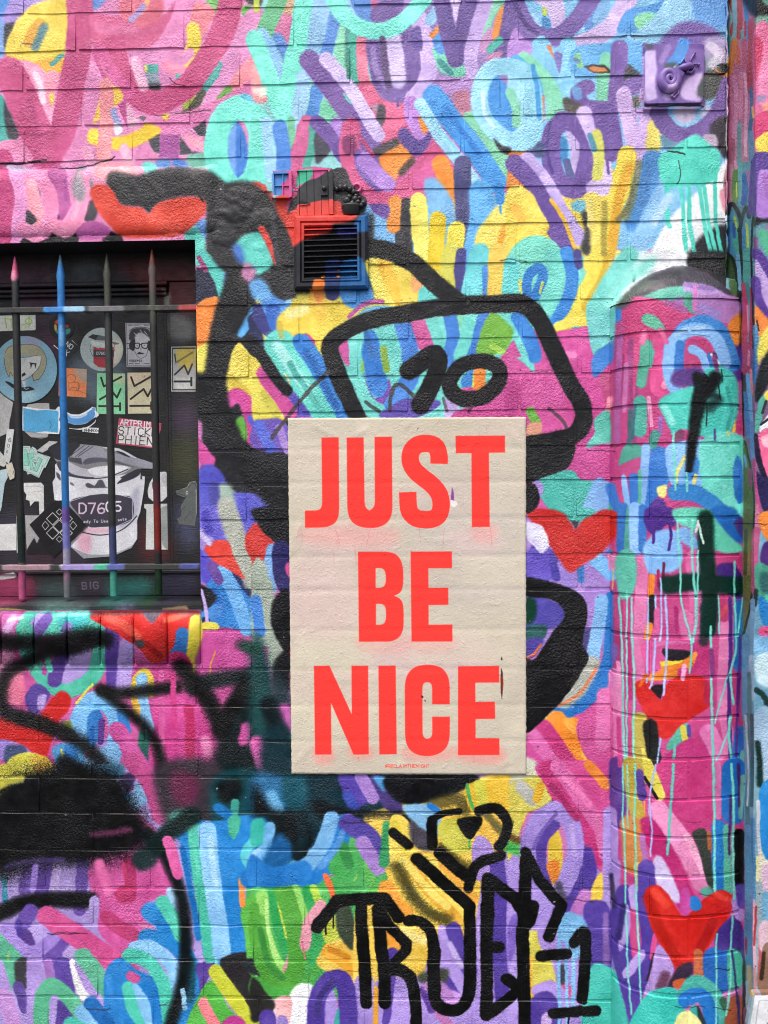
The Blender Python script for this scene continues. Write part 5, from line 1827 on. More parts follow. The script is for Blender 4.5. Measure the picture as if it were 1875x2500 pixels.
STICKERS = r'''
@ 0 760 5.53
# white tag sticker, blue round sticker
p d8dcd0 -40,60 480,40 485,240 470,255 -40,270
s a8c048 16~8 70,100 90,220
s a8c048 14~8 150,100 160,220
s b0c848 14~6 60,100 180,110
s a8c048 14~6 340,140 370,100 420,110 430,150 390,180 350,160
s a8c048 12~6 395,70 395,210
s b8c868 12~6 300,190 340,180 340,230
c 84b2c4~2 370,335 560,400 700,520 770,680 775,800 740,980 640,1120 500,1210 380,1240 240,1220 100,1150 -20,1050 -100,800 -60,600 60,440 200,360
c 9a9cb8~60 300,350 480,370 560,500 400,480
c a4ccd8~80 300,1100 500,1080 450,1200 300,1220
c a8a688 80,500 200,460 420,450 540,490 610,580 635,680 610,800 540,900 480,950 440,850 560,640 400,600 180,620 200,760 190,880 130,890 80,780 62,640
c d0d2cc~2 290,625 520,600 560,640 540,740 440,860 300,940 200,900 180,700 190,620
s 20242a 5~3 80,560 110,500 200,460 420,450 540,490 610,580 635,680 600,820 520,930
s 20242a 5~3 180,625 330,625 520,595
s 20242a 5~3 560,640 540,740 430,870 300,945
s 20242a 5~3 62,640 80,780 130,890 140,820 180,880
s 20242a 6~3 440,850 460,940 500,920 520,930
p 1a1e22~2 400,690 500,705 480,780 470,715 440,720 420,780 415,720
p 1a1e22~2 300,850 340,825 355,860 300,890
c 14181c~2 70,950 130,955 230,1010 340,1030 400,1015 475,1055 400,1075 330,1082 200,1050 130,1000
p c8ccca~2 330,1025 350,1025 350,940 300,945
s d0d8d8 8~3 330,1035 360,1055 390,1040
# round logo badge
c 16171a~2 830,40 920,60 990,130 1005,220 970,320 900,375 830,385 750,365 680,300 660,210 680,120 750,60
c 3a8a84~6 740,260 820,330 940,300 950,230 850,250
c c04438~6 740,150 780,110 840,150 780,180
c c8a048~5 735,180 770,190 770,260 740,250
c b03a30~5 880,180 930,190 930,220 880,220
# black and white diamond
p 202224~2 940,360 1070,480 920,650 880,640 720,460 840,380
l e8e8e8 10~3 975,395 1075,475
l e8e8e8 12~3 730,460 800,520
t e8e8e8 9 60 38 920,410 NO
t e8e8e8 9 70 38 905,520 X
# round bucket sticker
c aebcba~2 1390,222 1500,240 1610,320 1660,450 1665,560 1620,690 1530,770 1400,808 1280,790 1160,700 1090,580 1085,480 1120,370 1200,280 1300,230
c d8d4c0~60 1500,400 1640,420 1640,640 1520,740
s 22262a 5~3 1240,420 1215,500 1240,580 1265,610
s 22262a 5~3 1540,450 1555,500 1530,570
c c8d0ce~2 1240,400 1400,430 1540,410 1520,470 1260,470
p b03840~3 1262,480 1440,500 1540,480 1530,740 1440,765 1330,755 1265,700
p 3c3c42~2 1262,525 1540,525 1540,620 1262,620
s b8c4c2 14~3 1300,480 1330,495 1350,480 1380,490 1420,480
p 2a2c30~2 1190,350 1255,310 1420,340 1420,390 1290,390
p 5a6064~2 1330,330 1450,340 1530,380 1500,400 1290,390
c 6a7276~2 1520,410 1610,435 1590,448 1530,445
t c8d0ce 7 34 0 1305,550 D7605
l 22262a 4~3 1262,640 1530,645
# orange drawing sticker
p ec8a54~2 800,760 1175,780 1165,1165 790,1140
c b8a898~60 1000,770 1180,780 1170,960 1060,900
c e8604a~60 790,1000 850,1020 860,1150 790,1140
s 5a3a30 5~3 910,880 960,850 1020,880 1010,940 960,970 920,950
s 5a3a30 5~3 930,970 935,1060 955,1060 970,1030 1030,1035 1040,1065 1060,1060 1060,970 1000,960
s 5a3a30 4~3 1060,970 1080,990 1070,1040
s 5a3a30 4~3 910,1060 1040,1070 1165,1115
# green and cream zigzag stickers
p 8cd8a4~2 1312,835 1690,840 1690,1390 1305,1385
p c8d8a8~50 1500,835 1690,840 1690,1000 1560,960
@ 190 760 5.53
l 22261f 26~3 315,895 352,1015 590,885
l 22261f 26~3 300,1190 470,1090 530,1165 580,1050
l 22261f 26~3 288,1280 575,1282
l 22261f 28~3 572,1240 572,1335
p d8d0ac~2 670,830 1020,825 1040,1380 678,1382
p dcc8a8~60 670,830 1020,825 1030,920 680,960
l 2a2018 26~3 720,890 765,1010 1010,870
l 2a2018 26~3 715,1185 890,1050 945,1150 1000,1040
l 2a2018 26~3 708,1278 1000,1276
l 2a2018 28~3 992,1230 992,1320
s 2a2018 8~3 900,870 895,888
# portrait sticker: a generic man with glasses and a moustache
p c0c0c4~2 643,158 1040,160 1045,755 660,752
b 26262a 6~2 655,172 1040,174
b 26262a 6~2 660,172 672,738
b 26262a 9~2 672,738 1045,740
b 26262a 8~2 680,188 740,188
b 26262a 8~2 760,188 830,188
b 26262a 8~2 890,188 960,188
b 26262a 8~2 690,708 750,708
b 26262a 8~2 770,708 840,708
b 26262a 8~2 900,708 970,708
s 26262a 6~3 690,270 760,225 860,212 960,230 1000,260
c 2a2a2e~14g 700,430 740,370 775,370 775,460 760,535 715,520 690,480
c 1e1e22~4g 950,400 1000,420 1000,540 950,520
c 3a3a3c~30g 690,330 720,250 800,225 880,220 960,250 990,320 985,380 930,330 860,290 790,310 760,380 700,400
s c8c8cc 8~4g 760,290 800,330
s c8c8cc 8~4g 840,250 870,290
s c8c8cc 8~4g 900,270 940,320
s 26262a 8~4g 660,440 740,430
s 26262a 8~4g 670,500 730,510
s 1e1e22 14~3 770,440 770,490 820,500 835,460 825,430 770,435
s 1e1e22 14~3 865,440 870,490 930,500 945,460 940,430 865,435
l 1e1e22 10~3 830,450 865,450
s 1e1e22 6~3 795,465 810,462
s 1e1e22 6~3 890,465 905,462
s 1e1e22 5~3 770,540 800,600 840,632 880,628 930,590 950,500
c 1e1e22~3 800,575 830,550 860,560 905,572 870,578 830,580
l 1e1e22 5~3 850,500 855,535
t 26262a 6 28 0 697,655 VOXX*SI
# silver zigzag sticker on the frame
p b8b8b4~2 1262,478 1600,470 1590,1085 1265,1085
c d8c058~60 1330,520 1580,510 1560,740 1400,760
p d8d8d4~50 1300,900 1570,900 1560,1060 1300,1060
b 1c1c1c 12~2 1278,490 1282,1070
b 1c1c1c 18~2 1280,500 1590,498
b 1c1c1c 14~2 1282,1060 1590,1060
b e8e8e4 8~2 1262,478 1266,1082
l 3a382c 18~3 1310,580 1325,695
l 8a844a 26~3 1325,695 1550,555
l 3a3a38 24~3 1310,855 1440,730 1490,850 1545,715
l 2a2a2a 28~3 1308,948 1530,948
l 2a2a2a 28~3 1534,900 1534,1000
# pink lettered sticker
p c04a68~2 555,1438 1130,1510 1125,1590 1030,1850 515,1790
p e8e2e0~2 548,1540 1030,1570 1025,1830 540,1775
t f0eeee 14 66 5 580,1460 ARTPRIM
t 121214 11 100 4 558,1555 STICKE
t 121214 11 110 4 552,1670 PHIEND
# torn paper scraps behind
@ 0 760 5.53
p b8b8b4~3 -20,1080 60,1150 180,1230 150,1400 130,1480 120,1640 -20,1700
p b4b2ae~5g 380,1260 500,1240 665,1240 670,1330 330,1320
p b8b6b2~5g 330,1620 660,1650 640,1700 420,1700
# blue flag and banana
p f0f2f2~2 310,1285 560,1320 770,1330 830,1330 800,1470 830,1510 800,1659 560,1650 300,1610
p 58aedc~2 318,1305 500,1340 640,1330 780,1345 795,1370 785,1640 620,1620 480,1640 318,1610
s 204860 5~3 670,1480 695,1530 675,1590
c d8ecf8~3 740,1320 790,1285 830,1300 830,1340
c f2f4f6~2 900,1360 960,1390 1080,1390 1180,1340 1250,1290 1290,1300 1300,1350 1340,1400 1300,1440 1290,1500 1200,1570 1080,1600 940,1585
c 16181c~2 900,1500 1000,1530 1150,1520 1260,1450 1300,1430 1280,1490 1180,1560 1050,1585 920,1570
c 5a9cd8~3 905,1380 960,1410 1080,1420 1180,1370 1240,1330 1285,1360 1270,1440 1180,1500 1060,1530 920,1500
c d8ecfa~14 920,1385 980,1420 1080,1425 1170,1380 1180,1395 1080,1445 960,1435
c 6aa4dc~3 1240,1310 1275,1295 1290,1340 1260,1350
p f0f2f2~2 1118,1570 1335,1575 1335,1635 1325,1648 1115,1625
t 202224 7 40 2 1135,1585 <HHRX<
@ 0 1060 6.636
# tape, strips and torn scraps on the left
p d4d8d4~3 120,-80 235,-80 180,380 150,480 60,420
t 4a4e50 9 60 8 150,60 6
t 6a6e70 9 50 8 130,160 0
t 7a7e80 9 44 8 110,260 6
p d0d0c8~4 -20,250 60,340 110,480 70,530 -20,500
p d8d0bc~3 100,490 200,455 245,600 240,710 170,745 130,640
t 4a4440 8 60 20 165,570 21
p c0d8dc~3 10,580 120,560 130,700 80,800 30,1180 15,1250 -20,1240 -20,700
# mint lettering
p c0d8d0~2 380,190 490,195 500,240 530,200 590,240 610,300 820,370 740,545 715,540 635,710 500,640 450,655 430,600 380,580
l 4a7268 5~2 385,215 470,220 480,280 530,225 580,330 640,300 790,380 730,500 700,500 620,690 500,620 460,630 440,580 385,560
p 8cd4bc~2 390,250 440,255 470,510 385,515
p 8cd4bc~2 455,310 545,300 560,370 500,390 590,420 560,440 520,450 550,560 500,575
p 8cd4bc~2 625,380 690,410 680,450 600,610 550,590 640,430
l 3a5a52 5~2 390,250 440,255 470,510 385,515
l 3a5a52 5~2 455,310 545,300 560,370 500,390 590,420 520,450 550,560 500,575 455,310
l 3a5a52 5~2 625,370 690,410 600,610 550,590 625,370
p 3a5a52~2 555,455 585,455 570,500
# white torn corner
p e0e0dc~3 265,790 670,785 710,830 715,1240 640,1310 630,1090 560,1090 490,1170 480,1080 420,1060 430,980 395,930 280,900
s a8a8a4 8~6 400,850 560,840 690,860
s b0b0ac 8~6 510,940 700,920
p c8c8c4~3 590,270 800,110 940,120 820,230 690,300
# plain white square, grey sheet, black diamond
p e2e2de~2 -20,1460 270,1450 270,1880 -20,1885
p d0d0cc~3 270,1320 300,1320 310,1900 275,1930
c b0b0ae~4 410,1315 640,1315 720,1400 760,1900 440,1900 420,1600
c 1a181a~24g 430,1950 480,1800 560,1680 600,1780 640,1680 720,1760 830,1800 860,1960
p 141416~2 975,1010 1430,1490 870,2000 485,1465
l d8d8d4 10~2 860,1270 960,1370 860,1470 760,1370 860,1270
l d8d8d4 10~2 1080,1270 1180,1370 1080,1470 980,1370 1080,1270
l d8d8d4 10~2 970,1390 1070,1490 970,1590 870,1490 970,1390
l d8d8d4 10~2 860,1500 960,1600 860,1700 760,1600 860,1500
l d8d8d4 10~2 1080,1500 1180,1600 1080,1700 980,1600 1080,1500
l d8d8d4 8~2 970,1210 1020,1260 970,1310 920,1260 970,1210
l d8d8d4 8~2 970,1650 1020,1700 970,1750 920,1700 970,1650
l d8d8d4 8~2 740,1410 800,1480 740,1550 690,1480 740,1410
l d8d8d4 8~2 1190,1410 1250,1480 1190,1550 1140,1480 1190,1410
# paste bucket poster
@ 120 1070 4.484
c dedee2~2 70,280 160,360 400,420 640,420 900,380 1000,330 1000,420 1050,420 1040,560 1000,800 965,900 965,1100 900,1200 700,1290 380,1315 240,1190 430,970 250,700 60,670 40,480 70,420
c 44444e~3 90,260 140,260 180,340 380,410 480,420 480,440 300,430 150,380 100,320
c c4c4cc~3 150,230 380,330 640,330 900,300 820,380 640,420 400,420 220,370
c e8e8ea~6 430,340 640,300 860,310 760,390 520,410
c 9c9ca6~3 250,180 350,70 560,90 640,160 900,190 1150,280 1150,330 980,310 740,240 560,210 420,280 360,290
p 4c4c56~2 220,210 350,215 370,290 220,250
c 2a2a34~3 -10,110 140,40 340,60 300,120 220,210 150,240 60,220
c 5a5a66~3 380,290 400,230 520,210 700,240 940,320 700,270 560,260
c d8d8de~4 580,100 760,110 880,170 960,220 860,190 700,130
c 2c2c34~3 730,140 800,150 900,210 820,190
l 22222a 6~2 240,190 390,75
l 22222a 6~2 290,200 440,85
l 22222a 6~2 320,200 480,90
c 34343e~3 780,430 990,330 990,400 880,460 740,500 800,440
s 34343e 12~2 220,410 420,440 640,425 860,340
c 50505a~5 400,500 440,490 500,520 540,460 590,460 620,530 660,540 520,545 420,540
c 6a6a76~5 230,480 260,490 280,520 240,510
c 50505c~3 80,370 120,400 130,460 90,430
p 3a3a40~2 1000,420 1020,410 1020,450 1000,450
c b8b8c8~40 940,560 990,560 980,780 900,940 780,980 740,900
c e8b8c8~30 400,980 660,990 660,1030 420,1030
c e8b4c6~40 330,1060 460,1050 440,1260 320,1200
s 2c2430 12~2 370,1030 560,1060 760,1020 880,940 960,850
c a0a0a8~8 240,1190 440,1270 700,1260 900,1180 960,1110 940,1180 700,1290 380,1315
c 3e3a48~2 235,690 440,625 600,608 780,625 910,660 912,880 740,960 580,970 430,965 330,840
l dcdce2 5~2 235,690 440,622 600,605 780,620 912,658 914,885 740,964 560,975
t e0c4d4 17 110 0 332,712 D76
t e4e0e8 17 100 -2 625,700 05
t d4d0d8 6 30 -1 380,895 ady To Use Wh
t d4d0d8 6 28 -8 752,880 aste
c e8e8e8~5 890,1010 960,1090 930,1110 890,1050
# white oval, white label, grey rat
c dcdcdc~2 1150,410 1200,370 1270,365 1330,410 1342,520 1310,620 1240,690 1150,700 1090,650 1080,580 1100,490
c 2a2a2c~2 1130,480 1160,480 1165,540 1135,560
c c8c8c8~10 1240,380 1320,400 1330,520 1250,520
t a0a0a4 4 60 0 1250,420 01
p d0d4d0~3 1040,720 1340,715 1345,1220 1058,1218 1065,780 1040,760
c 98a09c~12g 1180,830 1320,760 1330,1180 1250,1180
s 5a6464 8~4g 1310,790 1320,1000
c 606664~3 1385,570 1410,570 1510,535 1540,480 1600,465 1625,500 1618,800 1600,960 1420,940 1400,880 1450,840 1440,740 1500,650 1400,620
s b0b6b2 6~3 1410,560 1510,535 1540,480 1600,468
s 30343a 5~3 1400,600 1500,640 1450,700
c c8ccc8~2 1500,580 1520,580 1520,612 1500,612
c 202224~2 1507,590 1516,590 1516,603 1507,603
s 30343a 4~3 1400,880 1440,850 1450,790 1500,740
s 30343a 4~3 1480,900 1550,800
s 30343a 5~3 1530,540 1560,500 1600,500 1610,560
s a8aeaa 8~4 1610,560 1612,900
'''
POSTER = r'''
@ 625 625 2.6544
p cbc1ad~2 0,900 1900,900 1900,3500 0,3500
c d2c8b4~200 250,1100 900,1100 900,1500 250,1500
c c8beb0~160 1000,1500 1650,1400 1700,2200 1100,2200
c d2c9b2~200 200,2400 800,2300 800,3000 200,3100
c d4bfb4~120 220,2000 620,1960 640,2420 240,2440
c d2bdb4~120 950,2450 1500,2500 1400,2750 700,2700
c cfbcb2~80 330,1770 800,1770 900,1960 340,1960
c d0bcb4~60 1250,1790 1560,1780 1560,1920 1300,1920
@ 0 0 1
p c4baa8~8%45 703,1017 885,1017 885,1075 703,1075
p c6baa4~8%30 899,1017 1151,1017 1151,1075 899,1075
p cdbcae~8%55 1165,1017 1284,1017 1284,1075 1165,1075
p cdbcae~8%38 703,1091 818,1091 818,1159 703,1159
p cdbcae~8%55 892,1175 1144,1175 1144,1253 892,1253
p d6cbb4~8%39 1158,1175 1284,1175 1284,1253 1158,1253
p c4baa8~8%46 863,1360 1115,1360 1115,1430 863,1430
p d6cbb4~8%45 1129,1360 1284,1360 1284,1430 1129,1430
p cdbcae~8%48 703,1542 724,1542 724,1619 703,1619
p d6cbb4~8%43 1004,1542 1256,1542 1256,1619 1004,1619
p cdbcae~8%43 1270,1542 1284,1542 1284,1619 1270,1619
p cdbcae~8%56 709,1635 961,1635 961,1718 709,1718
p c4baa8~8%50 1241,1635 1284,1635 1284,1718 1241,1718
p d6cbb4~8%32 1229,1734 1284,1734 1284,1799 1229,1799
p c4baa8~8%38 719,1815 971,1815 971,1888 719,1888
p c4baa8~8%53 985,1815 1237,1815 1237,1888 985,1888
@ 625 625 2.6544
c e8a49c~60%55 320,1760 880,1760 860,1880 340,1860
c e8a09a~40%50 1400,1750 1560,1750 1540,1850 1420,1850
c e8a49c~50%45 660,2460 960,2470 960,2580 680,2560
c e8a49c~50%45 1000,2460 1280,2470 1260,2560 1020,2560
c f0948c~40%60 370,3190 500,3190 490,3290 390,3290
c f0948c~40%55 600,3190 760,3190 750,3260 620,3260
c f0948c~40%50 960,3190 1260,3190 1250,3270 980,3270
c f0948c~40%60 1300,3190 1590,3190 1590,3290 1340,3280
s e0706c 3~3%60 510,1764 540,1860 530,1900
s e0706c 3~3%60 740,1764 715,1880
s e0706c 3~3%60 1060,1764 1065,1860
s e0706c 3~3%60 1220,1764 1210,1900
s e0706c 3~3%50 1010,1900 990,2060
s e0706c 3~3%60 1520,1755 1530,1880
s e0706c 3~3%50 430,3200 425,3290
s e0706c 3~3%50 660,3200 665,3280
s e0706c 3~3%50 1410,3200 1415,3290
s d88880 8~8%40 640,1880 650,2000
s d88880 6~6%40 500,1900 505,2000
# letters
q ff3f38~2h 423,1176 535,1174 538,1640 534,1690 515,1730 470,1755 420,1760 316,1762 316,1650 390,1650 418,1640 428,1605
q ff3f38~2h 587,1176 697,1175 703,1600 710,1632 735,1650 762,1632 770,1600 768,1172 880,1170 884,1640 876,1690 850,1732 800,1758 740,1765 680,1758 630,1735 602,1695 591,1640
B ff3f38 113~2h 1187,1346 1186,1290 1170,1240 1138,1219 1090,1214 1045,1224 1012,1255 999,1300 1004,1345 1030,1390 1080,1435 1135,1478 1180,1530 1199,1585 1198,1640 1180,1685 1140,1706 1090,1709 1040,1700 1005,1672 988,1630 983,1530
q ff3f38~2h 1293,1165 1615,1163 1615,1273 1510,1275 1516,1756 1400,1757 1397,1277 1296,1278
@ 625 1250 2.6544
q ff3f38~2h 660,258 850,258 905,270 940,310 954,370 955,460 945,510 925,533 893,544 930,558 952,590 958,660 955,760 940,800 910,828 870,842 667,843
q d0c4b0~2h 775,365 815,365 834,380 842,415 840,460 830,484 808,493 775,493
q cfc3af~2h 777,597 815,597 836,610 843,645 841,700 831,724 810,733 777,733
q ff3f38~2h 1002,258 1270,256 1271,365 1117,366 1118,493 1246,492 1247,603 1119,605 1119,733 1273,731 1274,841 1008,842
q ff3f38~2h 374,1000 475,999 620,1315 618,999 726,999 730,1573 632,1576 485,1240 488,1574 382,1576
q ff3f38~2h 793,999 905,998 912,1573 799,1575
q ff3f38~2h 1256,1250 1256,1120 1244,1060 1210,1015 1165,997 1110,991 1050,998 1005,1022 975,1065 964,1120 966,1460 976,1515 1008,1558 1055,1580 1110,1587 1170,1578 1215,1553 1245,1515 1256,1460 1257,1330 1142,1330 1143,1440 1135,1465 1110,1475 1088,1465 1080,1440 1078,1140 1085,1112 1110,1103 1135,1112 1142,1140 1142,1250
q ff3f38~2h 1310,1003 1577,1000 1578,1108 1422,1109 1423,1234 1549,1232 1551,1343 1424,1345 1424,1469 1578,1470 1579,1578 1310,1580
t f04840 3.4 20 0 838,1640 #RECLAIMTHENIGHT
# tears and specks
p 2a2a2a~2 1592,938 1600,955 1594,965 1588,958
p 3a2a2a~2 1590,1010 1600,1040 1604,1120 1598,1190 1594,1220 1588,1170 1586,1080
p b02a20~2 1592,1060 1601,1070 1600,1160 1594,1180
c 2a2430~2 1072,1190 1085,1200 1080,1210 1070,1200
c 3a3438~2 1090,1218 1102,1226 1096,1232
@ 625 625 2.6544
p 8a4a9c~2 1270,1495 1282,1530 1285,1590 1262,1580
p e8e4e0~2 1262,1580 1300,1590 1308,1610 1285,1630 1262,1620
s b8ad98 5~5%70 1200,1045 1165,1100 1130,1130
s bcb19c 6~6%60 830,1120 780,1150
s b8ad98 5~5%60 760,1230 690,1330
s 2a2828 3~2 1052,1110 1047,1122
@ 625 1250 2.6544
s b4a994 4~3%70 300,160 290,220 240,280 215,310
s b4a994 4~3%60 305,1340 240,1400
'''
BARS = r'''
@ 0 0 1
s d0507c 24~14 34,628 36,672
s e58aa8 12~8 36,668 38,682
s 2c2c2c 30~10 42,720 50,1200
s d0608c 28~8 54,1402 60,1470
s 1c302a 30~14 50,1280 54,1372
s 4a7a88 24~10 145,625 147,660
s 2f7cc0 34~8 146,662 150,760 156,1000 160,1240
s 6aa8d8 12~8 152,800 153,840
s 7a5aa8 30~14 161,1252 162,1285
s 8a8ad0 32~10 162,1290 164,1350
s a8a4b4 30~8 164,1355 165,1376
s a0788c 30~14 166,1400 168,1425
s 7e8084 30~10 168,1430 169,1470
s 45443a 30~10 262,640 265,740
s 383a38 30~10 268,760 276,1260
s 4a5078 30~14 279,1300 281,1376
s 52b09a 32~8 281,1404 283,1466
s 6a3028 26~10 374,620 375,650
s 5a4a48 28~12 376,660 378,720
s 484a40 28~12 378,730 380,780
s 8c2c26 32~16 390,1215 393,1300 394,1330
s 5a2a34 30~14 389,1190 390,1220
s 1c3a22 32~10 396,1400 398,1470
s 3a84c8 18~8 120,759 168,758
s a0cce8 16~8 168,757 205,757
s b03c3c 18~10 448,756 485,755
s 6c6c70 18~10 230,757 300,757
s a08088 18~10 20,1384 120,1384
s 9a8cc0 18~8 165,1385 235,1384
s 50b090 20~5 244,1384 270,1384
s 5a62a0 20~8 276,1384 300,1384
s 4a5090 18~10 450,1382 480,1381
'''
ALBEDO, BLACK_POINT = 0.85, 0.004

def toimage(name, a):
    """pigment colours to an image held in memory"""
    h, w, _ = a.shape
    img = bpy.data.images.new(name, w, h, alpha=False)
    buf = np.ones((h, w, 4), np.float32)
    buf[..., :3] = enc(lin(np.clip(a, 0, 1)) * ALBEDO - BLACK_POINT)[::-1]
    img.pixels.foreach_set(buf.ravel())
    img.update()
    img.pack()
    return img

def sample(R, px, py):
    x = (px - R.x0) * R.ss - 0.5; y = (py - R.y0) * R.ss - 0.5
    def mirror(v, n):
        v = np.abs(v); p = 2 * (n - 1.001)
        v = np.mod(v, p)
        return np.where(v > n - 1.001, p - v, v)
    x = mirror(x, R.w); y = mirror(y, R.h)
    xi = x.astype(int); yi = y.astype(int); fx = (x - xi)[..., None]; fy = (y - yi)[..., None]
    A = R.a
    return ((A[yi, xi] * (1 - fx) + A[yi, xi + 1] * fx) * (1 - fy) + (A[yi + 1, xi] * (1 - fx) + A[yi + 1, xi + 1] * fx) * fy)

def lay(R, name, place, u0, u1, v0, v1, texel, warp=0.0, seed=1):
    """lay raster R on a surface: place(u, v) gives the points of the surface"""
    w, h = int((u1 - u0) / texel), int((v1 - v0) / texel)
    u = u0 + (np.arange(w) + 0.5) / w * (u1 - u0)
    v = v1 - (np.arange(h) + 0.5) / h * (v1 - v0)
    U, V = np.meshgrid(u, v)
    q = project(place(U, V))
    px, py = q[..., 0], q[..., 1]
    if warp:
        for k, (cell, amp) in enumerate(((5, 0.7), (16, 1.3), (60, 2.0))):
            px = px + (vnoise(h, w, cell, seed + k) - 0.5) * 2 * amp * warp
            py = py + (vnoise(h, w, cell, seed + 20 + k) - 0.5) * 2 * amp * warp
    return toimage(name, sample(R, px, py)), (u0, u1, v0, v1)

def flat(y):
    return lambda U, V: np.stack([U, np.full_like(U, y) if np.isscalar(y) else y(U, V), V], -1)

RET_X = 0.658            # plane of the return that closes the wall on the right
PIL_Y = -0.120           # face of the pillar on the right
BOARD_Y, STILE_Y = 0.108, 0.088
STILE_X = float(on_wall(417, 1000, STILE_Y)[0])
PIER_K = 0.32
PIER_XL, PIER_XP, PIER_AL, PIER_AR, PIER_B, PIER_H = 0.417, 0.527, 0.110, 0.180, 0.074, 0.082
PIER_ZB = float(on_wall(1640, 727, -PIER_B)[2])
_ph = np.linspace(0, math.pi * 0.82, 400)
def pier_xy(t):
    t = np.asarray(t, float)
    return np.where(t < math.pi / 2, PIER_XP - PIER_AL * np.cos(t), PIER_XP - PIER_AR * np.cos(t)), -PIER_B * np.sin(t)
def pier_place(U, V):
    x, y = pier_xy(_ph)
    out = np.empty(U.shape + (3,))
    for i in range(U.shape[0]):
        z = V[i, 0]
        k = max(0.02, 1 - ((z - PIER_ZB) / PIER_H) ** 2) ** 0.8 if z > PIER_ZB else 1.0
        xs = PIER_XP + (x - PIER_XP) * k; ys = y * k
        t = np.interp(U[i], xs - PIER_K * ys, np.arange(len(xs)))
        out[i, :, 0] = np.interp(t, np.arange(len(xs)), xs); out[i, :, 1] = np.interp(t, np.arange(len(xs)), ys); out[i, :, 2] = z
    return out

_P = Raster(3100, 3150, 'c878b0', -700, -280)
_P.spray = True
def beyond():
    """the same kind of loops and dashes, carried on past what the photo shows"""
    g_ = np.random.default_rng(5)
    pal = ['cc5587', 'e58fbf', 'f090c0', 'f5dc50', 'f0c850', '7eeed6', '58c2a6', '8cc4ee', '4a8ad4', '3a78c4', '7355a0', '54409a', 'b48ad8', 'cdb4ea', 'fa9a45', 'd5609a', '5ab048', '2a2a30', 'd83430']
    n_ = 0
    while n_ < 1700:
        x_, y_ = g_.uniform(-700, 2390), g_.uniform(-280, 2870)
        if -40 < x_ < 1900 and -40 < y_ < 2540 and not (690 < x_ < 1290 and 1010 < y_ < 1900):
            continue
        n_ += 1
        a_, d_ = g_.uniform(1.0, 2.2), g_.uniform(-.35, .35); L_ = g_.uniform(35, 80); q_ = [(x_, y_)]
        for k_ in range(g_.integers(2, 6)):
            q_.append((q_[-1][0] + math.cos(a_) * L_, q_[-1][1] + math.sin(a_) * L_)); a_ += d_
        _P.stroke(spline(q_), g_.uniform(30, 66), hexc(pal[g_.integers(len(pal))]), g_.uniform(2, 6), 1.0, 1)
beyond()
paint(_P, MURAL, 3.4)
_P.spray = False
# specks: pits, chips and flecks of older coats, most of them along the joints
def specks():
    g_ = np.random.default_rng(77)
    for _i in range(1500):
        x_ = g_.uniform(0, 1875)
        y_ = g_.uniform(0, 2500)
        if g_.random() < 0.6:
            y_ = round((y_ - 20) / 90.5) * 90.5 + 15 + g_.normal(0, 7) - (x_ / 1800) * 20 * max(0, 1 - y_ / 1900)
        c_ = g_.choice(['1c1a20', '2a2630', '3a3340', 'f4f0f4', 'e8c8d8', '4a2c44']); r_ = abs(g_.normal(0, 1.0)) + 0.8
        n_ = g_.integers(3, 6); a_ = np.sort(g_.uniform(0, 6.28, n_))
        _P.blob([(x_ + math.cos(t) * r_ * g_.uniform(.6, 2.2), y_ + math.sin(t) * r_ * g_.uniform(.5, 1.2)) for t in a_], hexc(c_), 0.8, g_.uniform(.35, .9), 0)
    for _i in range(80):      # hair cracks in the paint skin, running along the joints
        x_ = g_.uniform(0, 1800); y_ = g_.uniform(0, 2500)
        y_ = round((y_ - 20) / 90.5) * 90.5 + 15 + g_.normal(0, 3) - (x_ / 1800) * 20 * max(0, 1 - y_ / 1900)
        q_ = [(x_, y_)]
        for _k in range(g_.integers(3, 9)):
            q_.append((q_[-1][0] + g_.uniform(5, 16), q_[-1][1] + g_.normal(0, 1.6)))
        _P.stroke(q_, g_.uniform(1.0, 2.6), hexc(g_.choice(['1a161c', '241c28', '382838'])), 1.0, g_.uniform(.4, .85), 0)
specks()
IMG_WALL = lay(_P, 'mural on the wall', flat(0.0), -1.45, 0.70, 0.15, 2.72, 0.0011, 1.0)
IMG_PIER = lay(_P, 'mural on the pier', pier_place, 0.40, 0.70, 0.2, 1.96, 0.0011, 1.0, 60)
IMG_RET = lay(_P, 'mural on the return', lambda U, V: np.stack([np.full_like(U, RET_X), U, V], -1), -0.13, 0.05, 0.15, 2.72, 0.0011, 0.6, 90)
IMG_PIL = lay(_P, 'mural on the pillar', flat(PIL_Y), 0.62, 1.25, 0.15, 2.72, 0.0011, 0.8, 120)
_W = Raster(560, 1000, '1d1e1f', -30, 560, 2.0)
paint(_W, WINDOW, 1.0)
IMG_WIN = lay(_W, 'paint on the window boards', flat(0.09), -1.30, -0.36, 1.20, 2.10, 0.001, 0.5, 150)
_S = Raster(560, 900, '888888', -50, 740, 3.0)
paint(_S, STICKERS, 0.8)
IMG_STK = lay(_S, 'sticker prints', flat(lambda U, V: np.where(U > STILE_X, STILE_Y, BOARD_Y)), -0.98, -0.40, 1.28, 1.92, 0.0005)
_Q = Raster(640, 960, 'cfc4ad', 680, 980, 2.0)
paint(_Q, POSTER, 1.0)
IMG_POS = lay(_Q, 'poster print', flat(-0.006), -0.27, 0.27, 0.88, 1.67, 0.0006)
_B = Raster(540, 960, '30312f', -30, 580, 1.0)
paint(_B, BARS, 3.0)
IMG_BAR = lay(_B, 'paint on the bars', flat(0.03), -1.20, -0.38, 1.22, 2.05, 0.001)

